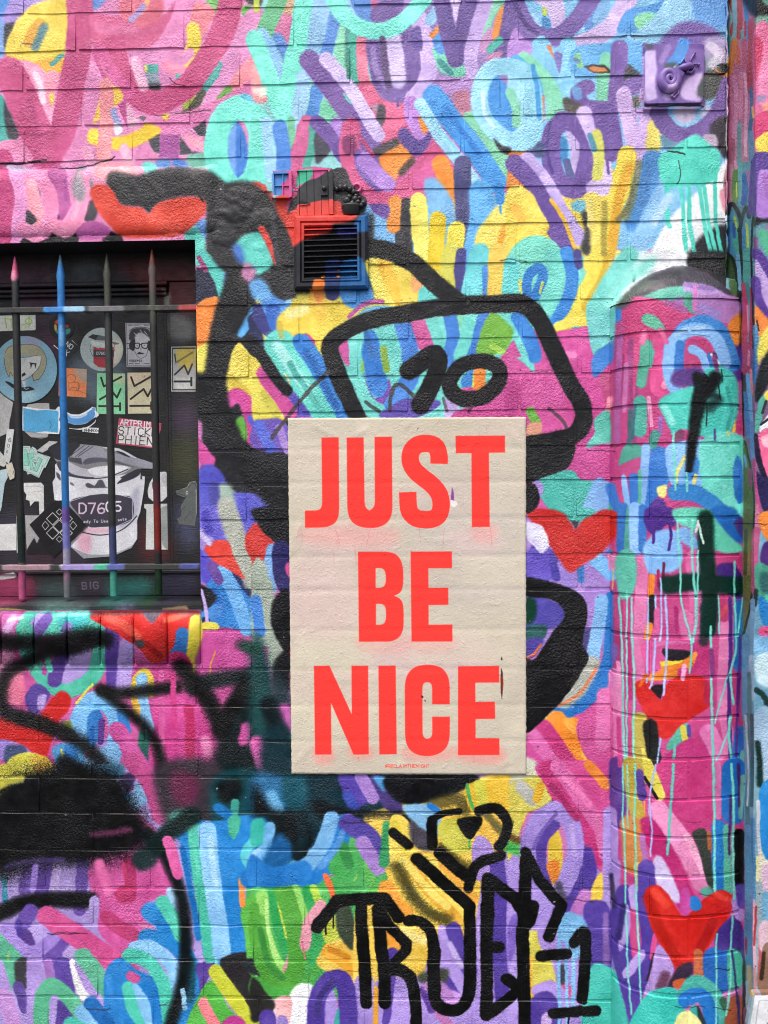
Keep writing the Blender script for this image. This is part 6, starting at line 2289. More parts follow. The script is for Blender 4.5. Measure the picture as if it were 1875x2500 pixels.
# ---------------------------------------------------------------- materials
class NT:
    def __init__(self, name):
        self.m = bpy.data.materials.new(name); self.m.use_nodes = True
        self.t = self.m.node_tree; self.b = self.t.nodes['Principled BSDF']
        self.pos = self.n('ShaderNodeNewGeometry').outputs['Position']
    def n(self, k, **kw):
        o = self.t.nodes.new(k)
        for a, v in kw.items(): setattr(o, a, v)
        return o
    def l(self, a, b): self.t.links.new(a, b)
    def math(self, op, a, b=None, c=None):
        o = self.n('ShaderNodeMath', operation=op)
        for i, v in enumerate((a, b, c)):
            if v is None: continue
            if isinstance(v, (int, float)): o.inputs[i].default_value = v
            else: self.l(v, o.inputs[i])
        return o.outputs[0]
    def dot(self, vec):
        o = self.n('ShaderNodeVectorMath', operation='DOT_PRODUCT'); o.inputs[1].default_value = vec
        self.l(self.pos, o.inputs[0]); return o.outputs['Value']
    def noise(self, scale, detail=3.0, rough=0.6, stretch=None):
        o = self.n('ShaderNodeTexNoise'); o.inputs['Scale'].default_value = scale
        o.inputs['Detail'].default_value = detail; o.inputs['Roughness'].default_value = rough
        if stretch:
            mp = self.n('ShaderNodeMapping'); mp.inputs['Scale'].default_value = stretch
            self.l(self.pos, mp.inputs[0]); self.l(mp.outputs[0], o.inputs['Vector'])
        else:
            self.l(self.pos, o.inputs['Vector'])
        return o.outputs['Fac']
    def voro(self, scale, feature='F1'):
        o = self.n('ShaderNodeTexVoronoi', feature=feature); o.inputs['Scale'].default_value = scale
        self.l(self.pos, o.inputs['Vector']); return o.outputs['Distance']
    def canvas(self, img, ext, uvec, vvec=(0, 0, 1)):
        u0, u1, v0, v1 = ext
        u = self.math('DIVIDE', self.math('SUBTRACT', self.dot(uvec), u0), u1 - u0)
        v = self.math('DIVIDE', self.math('SUBTRACT', self.dot(vvec), v0), v1 - v0)
        c = self.n('ShaderNodeCombineXYZ'); self.l(u, c.inputs[0]); self.l(v, c.inputs[1])
        i = self.n('ShaderNodeTexImage', image=img, extension='EXTEND', interpolation='Linear')
        self.l(c.outputs[0], i.inputs[0]); return i.outputs['Color']
    def ramp(self, f, lo, hi, a=0.0, b=1.0):
        o = self.n('ShaderNodeMapRange'); o.inputs[1].default_value = lo; o.inputs[2].default_value = hi
        o.inputs[3].default_value = a; o.inputs[4].default_value = b; self.l(f, o.inputs[0]); return o.outputs[0]
    def bump(self, height, strength, dist):
        o = self.n('ShaderNodeBump'); o.inputs['Strength'].default_value = strength; o.inputs['Distance'].default_value = dist
        self.l(height, o.inputs['Height']); self.l(o.outputs[0], self.b.inputs['Normal'])
    def rough(self, lo, hi, scale=30):
        self.l(self.ramp(self.noise(scale), 0.3, 0.7, lo, hi), self.b.inputs['Roughness'])
    def tint(self, col, f, lo, hi, a, b):
        """multiply a colour by a slowly varying factor (worn, dusty paint)"""
        r = self.ramp(f, lo, hi, a, b)
        o = self.n('ShaderNodeMix', data_type='RGBA', blend_type='MULTIPLY'); o.inputs['Factor'].default_value = 1.0
        self.l(col, o.inputs[6])
        cc = self.n('ShaderNodeCombineColor')
        for i in range(3): self.l(r, cc.inputs[i])
        self.l(cc.outputs[0], o.inputs[7]); return o.outputs[2]

def mural_mat(name, canvas, uvec, amount=1.0, lo=0.26, hi=0.52, wear=True):
    t = NT(name)
    c = c0 = t.canvas(canvas[0], canvas[1], uvec)
    if wear:
        c = t.tint(c, t.noise(14, 4, 0.65), 0.25, 0.75, 0.90, 1.06)
        c = t.tint(c, t.noise(900, 2, 0.6), 0.25, 0.75, 0.90, 1.08)
        c = t.tint(c, t.voro(330), 0.0, 0.06, 0.72, 1.0)
    t.l(c, t.b.inputs['Base Color'])
    t.rough(lo, hi, 40)
    t.b.inputs['Specular IOR Level'].default_value = 0.30
    # paint skins over pitted brick: faint swells, pits and grit, rougher in patches, a few runs and blisters
    mask = t.ramp(t.noise(7.5, 4, 0.6), 0.42, 0.66, 0.06, 1.15)
    lum = t.n('ShaderNodeRGBToBW'); t.l(c0, lum.inputs[0])     # each coat stands a little proud of the one below
    swell = t.noise(45, 2, 0.5)
    pits = t.ramp(t.noise(210, 3, 0.65), 0.34, 0.66, 0.0, 1.0)
    grit = t.noise(620, 2, 0.6)
    blister = t.ramp(t.voro(95), 0.0, 0.22, 1.0, 0.0)
    runs = t.ramp(t.noise(90, 2, 0.5, (1.6, 1, 0.22)), 0.55, 0.75, 0.0, 1.0)
    h = t.math('MULTIPLY_ADD', t.math('MULTIPLY', pits, mask), 0.75, t.math('MULTIPLY', swell, 0.45))
    h = t.math('MULTIPLY_ADD', grit, 0.09, h)
    h = t.math('MULTIPLY_ADD', t.math('MULTIPLY', blister, mask), 0.22, h)
    h = t.math('MULTIPLY_ADD', runs, 0.16, h)
    h = t.math('MULTIPLY_ADD', lum.outputs[0], 0.45, h)
    t.bump(h, 0.72 * amount, 0.0036)
    return t.m

M_WALL = mural_mat('spray painted brick', IMG_WALL, (1, 0, 0))
M_SMOOTH = mural_mat('spray painted plastic', IMG_WALL, (1, 0, 0), 0.10)
M_PIER = mural_mat('spray painted round pier', IMG_PIER, (1, -PIER_K, 0), 0.6)
M_RET = mural_mat('streaked return', IMG_RET, (0, 1, 0), 0.7)
M_PIL = mural_mat('spray painted pillar', IMG_PIL, (1, 0, 0), 0.8)
M_SIGN = mural_mat('white sign', IMG_PIL, (1, 0, 0), 0.05, wear=False)

def win_mat(name, canvas, grain=(1, 1, 1), amt=0.3, wear=0.8):
    t = NT(name)
    c = t.canvas(canvas[0], canvas[1], (1, 0, 0))
    c = t.tint(c, t.noise(22, 5, 0.7), 0.3, 0.7, wear, 1.15)
    c = t.tint(c, t.noise(300, 4, 0.75, grain), 0.3, 0.72, 0.70, 1.25)
    t.l(c, t.b.inputs['Base Color']); t.rough(0.4, 0.7, 60)
    t.b.inputs['Specular IOR Level'].default_value = 0.4
    t.bump(t.noise(260, 4, 0.7, grain), amt, 0.002)
    return t.m
M_BOARD = win_mat('painted window board', IMG_WIN, (0.18, 1, 1.4), 0.5)
M_STICK = win_mat('printed sticker vinyl', IMG_STK, (1, 1, 1), 0.10, 0.82)
def bar_mat():
    t = NT('painted iron bar')
    c = t.canvas(IMG_BAR[0], IMG_BAR[1], (1, 0, 0))
    c = t.tint(c, t.noise(60, 5, 0.75), 0.3, 0.7, 0.7, 1.25)
    rust = t.n('ShaderNodeRGB'); rust.outputs[0].default_value = (0.10, 0.045, 0.022, 1)
    mx = t.n('ShaderNodeMix', data_type='RGBA')
    t.l(t.ramp(t.noise(85, 6, 0.8, (1, 1, 0.6)), 0.60, 0.66, 0.0, 0.85), mx.inputs['Factor'])
    t.l(c, mx.inputs[6]); t.l(rust.outputs[0], mx.inputs[7])
    t.l(mx.outputs[2], t.b.inputs['Base Color'])
    t.rough(0.35, 0.75, 90)
    h = t.math('MULTIPLY_ADD', t.noise(85, 6, 0.8, (1, 1, 0.6)), 0.9, t.math('MULTIPLY', t.noise(300, 3, 0.7), 0.4))
    t.bump(h, 0.55, 0.0025)
    return t.m
M_BAR = bar_mat()

def poster_mat():
    t = NT('pasted paper poster')
    c = t.canvas(IMG_POS[0], IMG_POS[1], (1, 0, 0))
    c = t.tint(c, t.noise(9, 4, 0.6), 0.3, 0.7, 0.95, 1.04)
    c = t.tint(c, t.noise(160, 4, 0.7), 0.3, 0.7, 0.97, 1.03)
    t.l(c, t.b.inputs['Base Color']); t.b.inputs['Roughness'].default_value = 0.75
    t.b.inputs['Specular IOR Level'].default_value = 0.2
    h = t.math('MULTIPLY_ADD', t.noise(120, 4, 0.65), 0.45, t.math('MULTIPLY', t.noise(26, 3, 0.6, (1, 1, 0.8)), 0.9))
    h = t.math('MULTIPLY_ADD', t.ramp(t.noise(75, 3, 0.8), 0.58, 0.66, 0, 1), 0.30, h)
    h = t.math('MULTIPLY_ADD', t.ramp(t.noise(240, 3, 0.7), 0.3, 0.7, 0, 1), 0.16, h)
    t.bump(h, 0.42, 0.0032)
    return t.m
M_POSTER = poster_mat()

def plain(name, rgb, rough=0.6, bump=0.2, scale=200, var=0.85):
    t = NT(name)
    r = t.n('ShaderNodeRGB'); r.outputs[0].default_value = (*rgb, 1)
    t.l(t.tint(r.outputs[0], t.noise(scale * 0.3, 4), 0.3, 0.7, var, 1.1), t.b.inputs['Base Color'])
    t.b.inputs['Roughness'].default_value = rough
    if bump: t.bump(t.noise(scale, 4, 0.7), bump, 0.002)
    return t.m
M_BLACK = plain('black paint', (0.012, 0.012, 0.013), 0.5, 0.25, 260)
M_DARK = plain('dark void', (0.006, 0.006, 0.007), 0.9, 0)
M_PAVE = plain('worn asphalt', (0.055, 0.055, 0.057), 0.9, 0.5, 120, 0.7)

# ---------------------------------------------------------------- mesh helpers
def link(name, mesh, mat=None, parent=None):
    o = bpy.data.objects.new(name, mesh); COL.objects.link(o)
    if mat is not None:
        for mm in (mat if isinstance(mat, (list, tuple)) else [mat]): mesh.materials.append(mm)
    if parent: o.parent = parent
    return o
def from_bm(name, bm, mat, parent=None, smooth=False):
    bmesh.ops.recalc_face_normals(bm, faces=bm.faces)
    me = bpy.data.meshes.new(name); bm.to_mesh(me); bm.free()
    if smooth: me.polygons.foreach_set('use_smooth', [True] * len(me.polygons))
    return link(name, me, mat, parent)
def tag(o, label, cat, group=None, kind=None):
    if label: o['label'] = label
    if cat: o['category'] = cat
    if group: o['group'] = group
    if kind: o['kind'] = kind
    return o
def empty(name, loc, label, cat, group=None):
    o = bpy.data.objects.new(name, None); COL.objects.link(o); o.location = loc; o.empty_display_size = 0.02
    return tag(o, label, cat, group)
def add_box(bm, lo, hi, bev=0.0, mat=None):
    r = bmesh.ops.create_cube(bm, size=1.0)
    vs_ = r['verts']
    for v in vs_:
        v.co = Vector([lo[i] + (v.co[i] + 0.5) * (hi[i] - lo[i]) for i in range(3)])
        if mat: v.co = mat @ v.co
    if bev:
        es = list({e for v in vs_ for e in v.link_edges})
        bmesh.ops.bevel(bm, geom=es, offset=bev, segments=2, affect='EDGES', profile=0.5)
def box(name, lo, hi, mat, parent=None, bev=0.0, rot=None):
    """a box whose corner coordinates are in the parent's space"""
    bm = bmesh.new(); add_box(bm, lo, hi, bev, rot)
    return from_bm(name, bm, mat, parent)
def add_tube(bm, pts, rad, seg=8, cap=True):
    pts = [Vector(p) for p in pts]
    rads = rad if isinstance(rad, (list, tuple)) else [rad] * len(pts)
    rings = []
    for i, p in enumerate(pts):
        d = (pts[min(i + 1, len(pts) - 1)] - pts[max(i - 1, 0)]).normalized()
        a = d.orthogonal().normalized() if i == 0 else (rings_a - d * rings_a.dot(d)).normalized()
        rings_a = a; b_ = d.cross(a)
        rings.append([bm.verts.new(p + (a * math.cos(2 * math.pi * k / seg) + b_ * math.sin(2 * math.pi * k / seg)) * rads[i]) for k in range(seg)])
    for i in range(len(rings) - 1):
        for k in range(seg):
            bm.faces.new((rings[i][k], rings[i][(k + 1) % seg], rings[i + 1][(k + 1) % seg], rings[i + 1][k]))
    if cap:
        bm.faces.new(rings[0][::-1]); bm.faces.new(rings[-1])
def add_ball(bm, c, r, squash=(1, 1, 1), sub=2, jit=0.0, seed=0):
    res = bmesh.ops.create_icosphere(bm, subdivisions=sub, radius=1.0)
    g = random.Random(seed)
    for v in res['verts']:
        k = 1 + g.uniform(-jit, jit)
        v.co = Vector((c[0] + v.co.x * r * squash[0] * k, c[1] + v.co.y * r * squash[1] * k, c[2] + v.co.z * r * squash[2] * k))
def add_prism(bm, pts, y0, y1):
    """outline (x, z) pushed from depth y0 (front) to y1 (back)"""
    f = [bm.verts.new((x, y0, z)) for x, z in pts]; b_ = [bm.verts.new((x, y1, z)) for x, z in pts]
    n = len(pts)
    bm.faces.new(f); bm.faces.new(b_[::-1])
    for i in range(n):
        bm.faces.new((f[i], b_[i], b_[(i + 1) % n], f[(i + 1) % n]))

# ---------------------------------------------------------------- ground
bm = bmesh.new()
for a in ((-60, -60), (60, -60), (60, 60), (-60, 60)): bm.verts.new((a[0], a[1], 0))
bm.faces.new(bm.verts[:])
tag(from_bm('pavement', bm, M_PAVE), None, None, kind='structure')

# ---------------------------------------------------------------- brick wall
WIN_L, WIN_R, WIN_B, WIN_T = -1.19, -0.431, 1.252, 2.018
X_L, X_R = -1.42, 0.651
JOINT_D = 0.0021
wall = empty('brick_wall', (0, 0, 0), 'painted brick wall covered all over in pastel and neon graffiti lettering', 'wall')
def wall_core():
    bm = bmesh.new()
    y = JOINT_D
    def q(*p): bm.faces.new([bm.verts.new(v) for v in p])
    for (a, b_, c, d) in ((X_L, X_R, 0, WIN_B), (X_L, X_R, WIN_T, 2.72), (X_L, WIN_L, WIN_B, WIN_T), (WIN_R, X_R, WIN_B, WIN_T)):
        nx, nz = max(1, int((b_ - a) / 0.05)), max(1, int((d - c) / 0.05))
        q((a, y, c), (b_, y, c), (b_, y, d), (a, y, d))
    # reveals of the window opening and the wall's own thickness
    q((WIN_L, y, WIN_B), (WIN_L, 0.16, WIN_B), (WIN_L, 0.16, WIN_T), (WIN_L, y, WIN_T))
    q((WIN_R, y, WIN_B), (WIN_R, y, WIN_T), (WIN_R, 0.16, WIN_T), (WIN_R, 0.16, WIN_B))
    q((WIN_L, y, WIN_T), (WIN_L, 0.16, WIN_T), (WIN_R, 0.16, WIN_T), (WIN_R, y, WIN_T))
    q((WIN_L, y, WIN_B), (WIN_R, y, WIN_B), (WIN_R, 0.16, WIN_B), (WIN_L, 0.16, WIN_B))
    q((X_L, 0.16, 0), (X_L, 0.16, 2.72), (X_R, 0.16, 2.72), (X_R, 0.16, 0))
    q((X_L, y, 0), (X_L, y, 2.72), (X_L, 0.16, 2.72), (X_L, 0.16, 0))
    q((X_R, y, 0), (X_R, 0.16, 0), (X_R, 0.16, 2.72), (X_R, y, 2.72))
    q((X_L, y, 2.72), (X_R, y, 2.72), (X_R, 0.16, 2.72), (X_L, 0.16, 2.72))
    bm.faces.ensure_lookup_table()
    for f in bm.faces[4:8]: f.material_index = 1
    bmesh.ops.remove_doubles(bm, verts=bm.verts, dist=1e-5)
    me = bpy.data.meshes.new('mortar'); bm.to_mesh(me); bm.free()
    return link('mortar', me, [M_WALL, M_BLACK], wall)
wall_core()

def brick_mesh(w, h, seed):
    """one brick face with worn, rounded arrises; origin at its middle, front at y = 0"""
    g = random.Random(seed)
    hw, hh = w / 2, h / 2
    nx = max(2, min(8, int(round(w / 0.028))))
    per = [(-hw + 2 * hw * i / nx, -hh) for i in range(nx)] + [(hw, -hh), (hw, 0)] \
        + [(hw - 2 * hw * i / nx, hh) for i in range(nx)] + [(-hw, hh), (-hw, 0)]
    bm = bmesh.new()
    inner, outer = [], []
    for x, z in per:
        jx, jz = g.uniform(-.0009, .0009), g.uniform(-.0013, .0013)
        ix = 0.0021 if abs(abs(x) - hw) < 1e-6 else 0
        iz = 0.0
        if abs(z - hh) < 1e-6: iz = 0.0022
        elif abs(z + hh) < 1e-6: iz = 0.0016
        inner.append(bm.verts.new((x - math.copysign(ix, x) + jx, g.uniform(-.0004, .0004), z - math.copysign(iz, z) + jz)))
        outer.append(bm.verts.new((x + jx * 0.6, 0.0065, z + jz * 0.8)))
    n = len(per)
    top = bm.faces.new(inner)
    for i in range(n):
        bm.faces.new((inner[i], outer[i], outer[(i + 1) % n], inner[(i + 1) % n]))
    bmesh.ops.recalc_face_normals(bm, faces=bm.faces)
    if top.normal.y > 0: bmesh.ops.reverse_faces(bm, faces=bm.faces)
    top.smooth = False
    for f in bm.faces:
        if f is not top: f.smooth = True
    me = bpy.data.meshes.new('brick'); bm.to_mesh(me); bm.free(); me.materials.append(M_WALL)
    return me

JZ = [2.630, 2.556, 2.481, 2.404, 2.327, 2.252, 2.181, 2.109, 2.035, 1.957, 1.880, 1.804, 1.731, 1.657, 1.583, 1.513, 1.437, 1.361, 1.291, 1.208,
      1.126, 1.050, 0.976, 0.900, 0.824, 0.746, 0.662, 0.583, 0.508, 0.428, 0.353, 0.278]
BED, PERP = 0.0044, 0.0036
STD = [brick_mesh(0.225 - PERP, 0.077 - BED, 100 + i) for i in range(9)]
def put_brick(x0, x1, z0, z1, k):
    w, h = x1 - x0, z1 - z0
    if abs(w - (0.225 - PERP)) < 0.004:
        me = STD[k % len(STD)]; s = (w / (0.225 - PERP), 1, h / (0.077 - BED))
    else:
        me = brick_mesh(w, h, 1000 + k); s = (1, 1, 1)
    o = link('brick', me, None, wall)
    o.location = ((x0 + x1) / 2, random.uniform(-0.0007, 0.0007), (z0 + z1) / 2)
    o.scale = s
    o.rotation_euler = (random.uniform(-.010, .010), random.uniform(-.005, .005), random.uniform(-.002, .002))
n_b = 0
PERPS = []
for r in range(len(JZ) - 1):
    zt, zb = JZ[r] - BED / 2 * random.uniform(.6, 1.4), JZ[r + 1] + BED / 2 * random.uniform(.6, 1.4)
    off = 0.012 + (0.1125 if r % 2 else 0.0) + random.uniform(-.006, .006)
    PERPS.append(off)
    x = off - 0.225 * 8
    while x < X_R:
        a, b_ = max(x + PERP / 2, X_L), min(x + 0.225 - PERP / 2, X_R)
        zm = (zt + zb) / 2
        spans = [(a, b_)]
        ztop, zbot = zt, zb
        if 1.126 < zm < 2.18:                       # beside the window, its lintel and its sill course
            right = WIN_R if zm < 2.022 else -0.372
            left = WIN_L if zm < 2.022 else -1.25
            spans = []
            if a < left: spans.append((a, min(b_, left - PERP / 2)))
            if b_ > right: spans.append((max(a, right + (PERP / 2 if zm > 2.022 else 0)), b_))
        for p, q_ in spans:
            if q_ - p > 0.02:
                put_brick(p, q_, zbot, ztop, n_b); n_b += 1
        x += 0.225
# sill course of bricks laid on edge, rounded over at the top
def rowlock_mesh(seed):
    g = random.Random(seed)
    bm = bmesh.new()
    w, h = 0.0685, 0.112
    prof = [(0.0075, -h / 2), (-0.006, -h / 2 + 0.002), (-0.008, h / 2 - 0.03), (-0.005, h / 2 - 0.012), (0.004, h / 2 - 0.002), (0.06, h / 2)]
    cols = []
    for x, dy in ((-w / 2, 0.006), (-w / 2 + 0.003, 0), (w / 2 - 0.003, 0), (w / 2, 0.006)):
        cols.append([bm.verts.new((x + g.uniform(-.0006, .0006), y + dy + g.uniform(-.0006, .0006), z)) for y, z in prof])
    for i in range(3):
        for j in range(len(prof) - 1):
            bm.faces.new((cols[i][j], cols[i + 1][j], cols[i + 1][j + 1], cols[i][j + 1])).smooth = True
    me = bpy.data.meshes.new('sill_brick'); bm.to_mesh(me); bm.free(); me.materials.append(M_WALL)
    return me
RL = [rowlock_mesh(i) for i in range(5)]
x = WIN_R - 0.036
k = 0
while x > -1.26:
    o = link('sill_brick', RL[k % 5], None, wall); o.location = (x, random.uniform(-.001, .001), 1.1945)
    o.rotation_euler = (0, random.uniform(-.012, .012), 0)
    x -= 0.0705; k += 1
box('joint_filler', (-1.25, -0.0005, 1.130), (WIN_R, 0.02, 1.139), M_WALL, wall)
# rough rendered lintel over the window
def lintel():
    bm = bmesh.new()
    g = random.Random(5)
    nx, nz = 44, 9
    V = [[bm.verts.new((-1.25 + (0.876) * i / nx + (0.0 if 0 < i < nx else 0), (-0.004 + g.uniform(-.0022, .0022)) if 0 < i < nx and 0 < j < nz else 0.006,
                        2.0225 + 0.1535 * j / nz + (g.uniform(-.003, .003) if j == nz else 0))) for j in range(nz + 1)] for i in range(nx + 1)]
    for i in range(nx):
        for j in range(nz):
            bm.faces.new((V[i][j], V[i + 1][j], V[i + 1][j + 1], V[i][j + 1])).smooth = True
    e = [V[i][0] for i in range(nx + 1)]
    b_ = [bm.verts.new((v.co.x, 0.05, v.co.z)) for v in e]
    for i in range(nx): bm.faces.new((e[i], b_[i], b_[i + 1], e[i + 1])).material_index = 1
    me = bpy.data.meshes.new('lintel'); bm.to_mesh(me); bm.free()
    return link('lintel', me, [M_WALL, M_BLACK], wall)
lintel()
# rough old render under the black paint between the lintel and the vent
def relief(name, x0, y0, x1, y1, nx, ny, spots, seed, rough):
    n1 = vnoise(ny + 1, nx + 1, 6, seed) - 0.5; n2 = vnoise(ny + 1, nx + 1, 2.2, seed + 1) - 0.5; n3 = vnoise(ny + 1, nx + 1, 12, seed + 2) - 0.5
    bm = bmesh.new(); V = []
    for i in range(nx + 1):
        col = []
        for j in range(ny + 1):
            px, py = x0 + (x1 - x0) * i / nx, y0 + (y1 - y0) * j / ny
            k = max(math.exp(-(((px - sx_) / rx) ** 2 + ((py - sy_) / ry) ** 2) ** 1.5) * hh for sx_, sy_, rx, ry, hh in spots)
            h = -0.004 + k * (0.0085 + rough * (n1[j, i] * 0.011 + n2[j, i] * 0.006 + n3[j, i] * 0.008))
            p = on_wall(px, py, 0.0)
            col.append(bm.verts.new((p[0], -h, p[2])))
        V.append(col)
    for i in range(nx):
        for j in range(ny):
            q = (V[i][j], V[i + 1][j], V[i + 1][j + 1], V[i][j + 1])
            if min(v.co.y for v in q) < 0.0030 and not (min(v.co.z for v in q) < 2.024 and min(v.co.x for v in q) < WIN_R + 0.002):
                bm.faces.new(q).smooth = True
    bmesh.ops.delete(bm, geom=[v for v in bm.verts if not v.link_faces], context='VERTS')
    return from_bm(name, bm, M_WALL, wall)
relief('old_render', 440, 420, 735, 690, 64, 60, [(585, 500, 75, 55, .75), (640, 560, 60, 70, .8), (545, 580, 45, 60, .6), (660, 630, 55, 40, .6), (700, 480, 30, 40, .6), (520, 500, 60, 45, .6)], 40, 0.42)
relief('old_render', 200, 395, 540, 590, 64, 40, [(330, 470, 110, 60, .75), (430, 470, 90, 60, .8), (260, 520, 60, 50, .55), (400, 540, 110, 40, .55)], 50, 0.55)

# ---------------------------------------------------------------- round brick pier in the corner
pier = empty('round_pier', (PIER_XP, -0.04, 0), 'rounded brick pier with a domed top, dripping paint and red hearts', 'pier')
def put_parent(o, par):
    o.parent = par; o.matrix_parent_inverse = Matrix.Translation(-Vector(par.location))
    return o
def pier_surface(t, d):
    """point on the pier pushed in by d along its normal (radially)"""
    x, y = pier_xy(t)
    k = 1 - d / 0.1
    return PIER_XP + (float(x) - PIER_XP) * k, float(y) * k
T0, T1 = 0.0, math.pi * 0.80
def pier_core():
    bm = bmesh.new()
    n = 28
    ring = [pier_surface(T0 + (T1 - T0) * i / n, 0.0032) for i in range(n + 1)]
    lo = [bm.verts.new((x, y, 0)) for x, y in ring]; hi = [bm.verts.new((x, y, PIER_ZB)) for x, y in ring]
    for i in range(n): bm.faces.new((lo[i], lo[i + 1], hi[i + 1], hi[i])).smooth = True
    return bm
put_parent(from_bm('mortar', pier_core(), M_PIER, None), pier)
def pier_cap():
    bm = bmesh.new(); n, m = 24, 8
    g = random.Random(3)
    rows = []
    for j in range(m + 1):
        a = (math.pi / 2) * j / m
        k = max(math.cos(a), 0.0) ** 1.6; z = PIER_ZB + PIER_H * math.sin(a)
        row = []
        for i in range(n + 1):
            x, y = pier_xy(T0 + (T1 + 0.45 - T0) * i / n)
            row.append(bm.verts.new((PIER_XP + (float(x) - PIER_XP) * k + 0.02 * math.sin(a), float(y) * k, z + g.uniform(-.0006, .0006))))
        rows.append(row)
    for j in range(m):
        for i in range(n): bm.faces.new((rows[j][i], rows[j][i + 1], rows[j + 1][i + 1], rows[j + 1][i])).smooth = True
    return bm
put_parent(from_bm('cap', pier_cap(), M_PIER, None), pier)
PY = [809, 894, 988, 1083, 1167, 1265, 1357, 1457, 1555, 1655, 1755, 1853, 1952, 2046, 2141, 2239, 2336, 2429]
PZ = [PIER_ZB] + [float(on_wall(1640, y, -PIER_B)[2]) for y in PY] + [0.35, 0.272, 0.194, 0.116]
def curved_brick(ta, tb, h, seed):
    g = random.Random(seed)
    n = max(3, int((tb - ta) / 0.16))
    ts = [(ta, .006), (ta + .018, 0)] + [(ta + .018 + (tb - ta - .036) * i / n, 0) for i in range(1, n)] + [(tb - .018, 0), (tb, .006)]
    zs = [(-h / 2, .006), (-h / 2 + .0008, 0), (h / 2 - .0022, 0), (h / 2, .006)]
    bm = bmesh.new(); G = []
    for t, d in ts:
        col = []
        jz = g.uniform(-.0012, .0012)
        for z, e in zs:
            x, y = pier_surface(t, max(d, e) + g.uniform(-.0004, .0004))
            col.append(bm.verts.new((x, y, z + jz)))
        G.append(col)
    for i in range(len(G) - 1):
        for j in range(3): bm.faces.new((G[i][j], G[i + 1][j], G[i + 1][j + 1], G[i][j + 1])).smooth = True
    me = bpy.data.meshes.new('brick'); bm.to_mesh(me); bm.free(); me.materials.append(M_PIER)
    me.set_sharp_from_angle(angle=math.radians(28))
    return me
CB = {}
for r in range(len(PZ) - 1):
    h = PZ[r] - PZ[r + 1] - 0.0055
    cut = (1.72, 1.12)[r % 2]
    for s, (ta, tb) in enumerate(((T0, cut - .008), (cut + .008, T1))):
        key = (r % 2, s, (r // 2) % 3)
        if key not in CB: CB[key] = curved_brick(ta, tb, 0.072, hash(key) % 1000)
        o = link('brick', CB[key], None, None)
        o.location = (0, random.uniform(-.0006, .0006), (PZ[r] + PZ[r + 1]) / 2); o.scale = (1, 1, h / 0.072)
        put_parent(o, pier)

# ---------------------------------------------------------------- pillar that closes the wall on the right
pil = bpy.data.objects.new('rendered_pillar', None)
bm = bmesh.new()
add_box(bm, (RET_X, PIL_Y, 0), (1.25, 0.30, 2.72))
bmesh.ops.subdivide_edges(bm, edges=[e for e in bm.edges if abs(e.verts[0].co.z - e.verts[1].co.z) > 1], cuts=40)
gg = random.Random(9)
for v in bm.verts:
    if v.co.x < RET_X + .01 and v.co.y < 0 and 0 < v.co.z < 2.7:
        v.co.x += gg.uniform(0, .0025); v.co.y += gg.uniform(0, .003)
bmesh.ops.recalc_face_normals(bm, faces=bm.faces)
for f in bm.faces: f.material_index = 1 if f.normal.x < -0.7 else 0
me = bpy.data.meshes.new('rendered_pillar'); bm.to_mesh(me); bm.free()
pil = tag(link('rendered_pillar', me, [M_PIL, M_RET]), 'painted pillar at the right edge with streaky side and purple letters', 'pillar')
z0 = float(on_wall(1850, 34, -0.16)[2])
bm = bmesh.new()
add_prism(bm, [(0.690, z0 + 0.012), (0.715, z0), (1.25, z0 - 0.004), (1.25, z0 + 0.14), (0.70, z0 + 0.14)], PIL_Y - 0.05, PIL_Y + 0.002)
from_bm('ledge', bm, M_BLACK, pil)
# paint ridges where the wall's edge flakes against the return
bm = bmesh.new(); gg = random.Random(21)
pts = [(X_R + gg.uniform(-.0015, .002), -0.001 + gg.uniform(-.001, .001), 2.6 - i * 0.012) for i in range(56)]
add_tube(bm, pts, [gg.uniform(.0012, .0032) for _ in pts], 6)
from_bm('flaking_edge', bm, M_WALL, wall, True)

# ---------------------------------------------------------------- boarded window
win = empty('boarded_window', (-0.81, 0.1, WIN_B), 'boarded up window in a dark painted frame behind the iron bars', 'window')
def wpart(name, lo, hi, mat, bev=0.0, rot=None):
    return put_parent(box(name, lo, hi, mat, None, bev, rot), win)
zt_frame = float(on_wall(200, 690, STILE_Y)[2]); zt_in = float(on_wall(200, 716, BOARD_Y)[2])
z_low = float(on_wall(200, 1396, 0.08)[2]); z_sill = float(on_wall(200, 1462, 0.06)[2])
wpart('panel', (WIN_L, BOARD_Y, z_low - 0.01), (STILE_X + 0.004, BOARD_Y + 0.02, zt_frame + 0.01), M_BOARD)
wpart('head_board', (WIN_L, STILE_Y, zt_frame), (WIN_R + 0.02, 0.15, WIN_T + 0.002), M_BOARD, 0.002)
wpart('stile', (STILE_X, STILE_Y, z_low), (WIN_R + 0.02, 0.15, zt_frame - 0.0015), M_BOARD, 0.002)
for i, (dz, y) in enumerate(((0.000, 0.080), (0.0105, 0.090), (0.0185, 0.098))):
    wpart('moulding', (WIN_L, y, zt_frame - dz - 0.009), (STILE_X - 0.0015 - dz * .4, 0.112, zt_frame - dz - 0.001), M_BOARD, 0.002)
for i, (dx, y) in enumerate(((0.000, 0.094), (0.0085, 0.101))):
    wpart('bead', (STILE_X - dx - 0.0075, y, z_low + .002), (STILE_X - dx - 0.0005, 0.115, zt_frame - 0.030), M_BOARD, 0.0015)
wpart('bottom_rail', (WIN_L, 0.078, z_sill + 0.003), (WIN_R + 0.02, 0.14, z_low - 0.002), M_BOARD, 0.002)
wpart('bead', (WIN_L, 0.074, z_low - 0.004), (WIN_R + .01, 0.12, z_low + 0.003), M_BOARD, 0.0015)
bm = bmesh.new(); gg = random.Random(2)
n = 30
rows = []
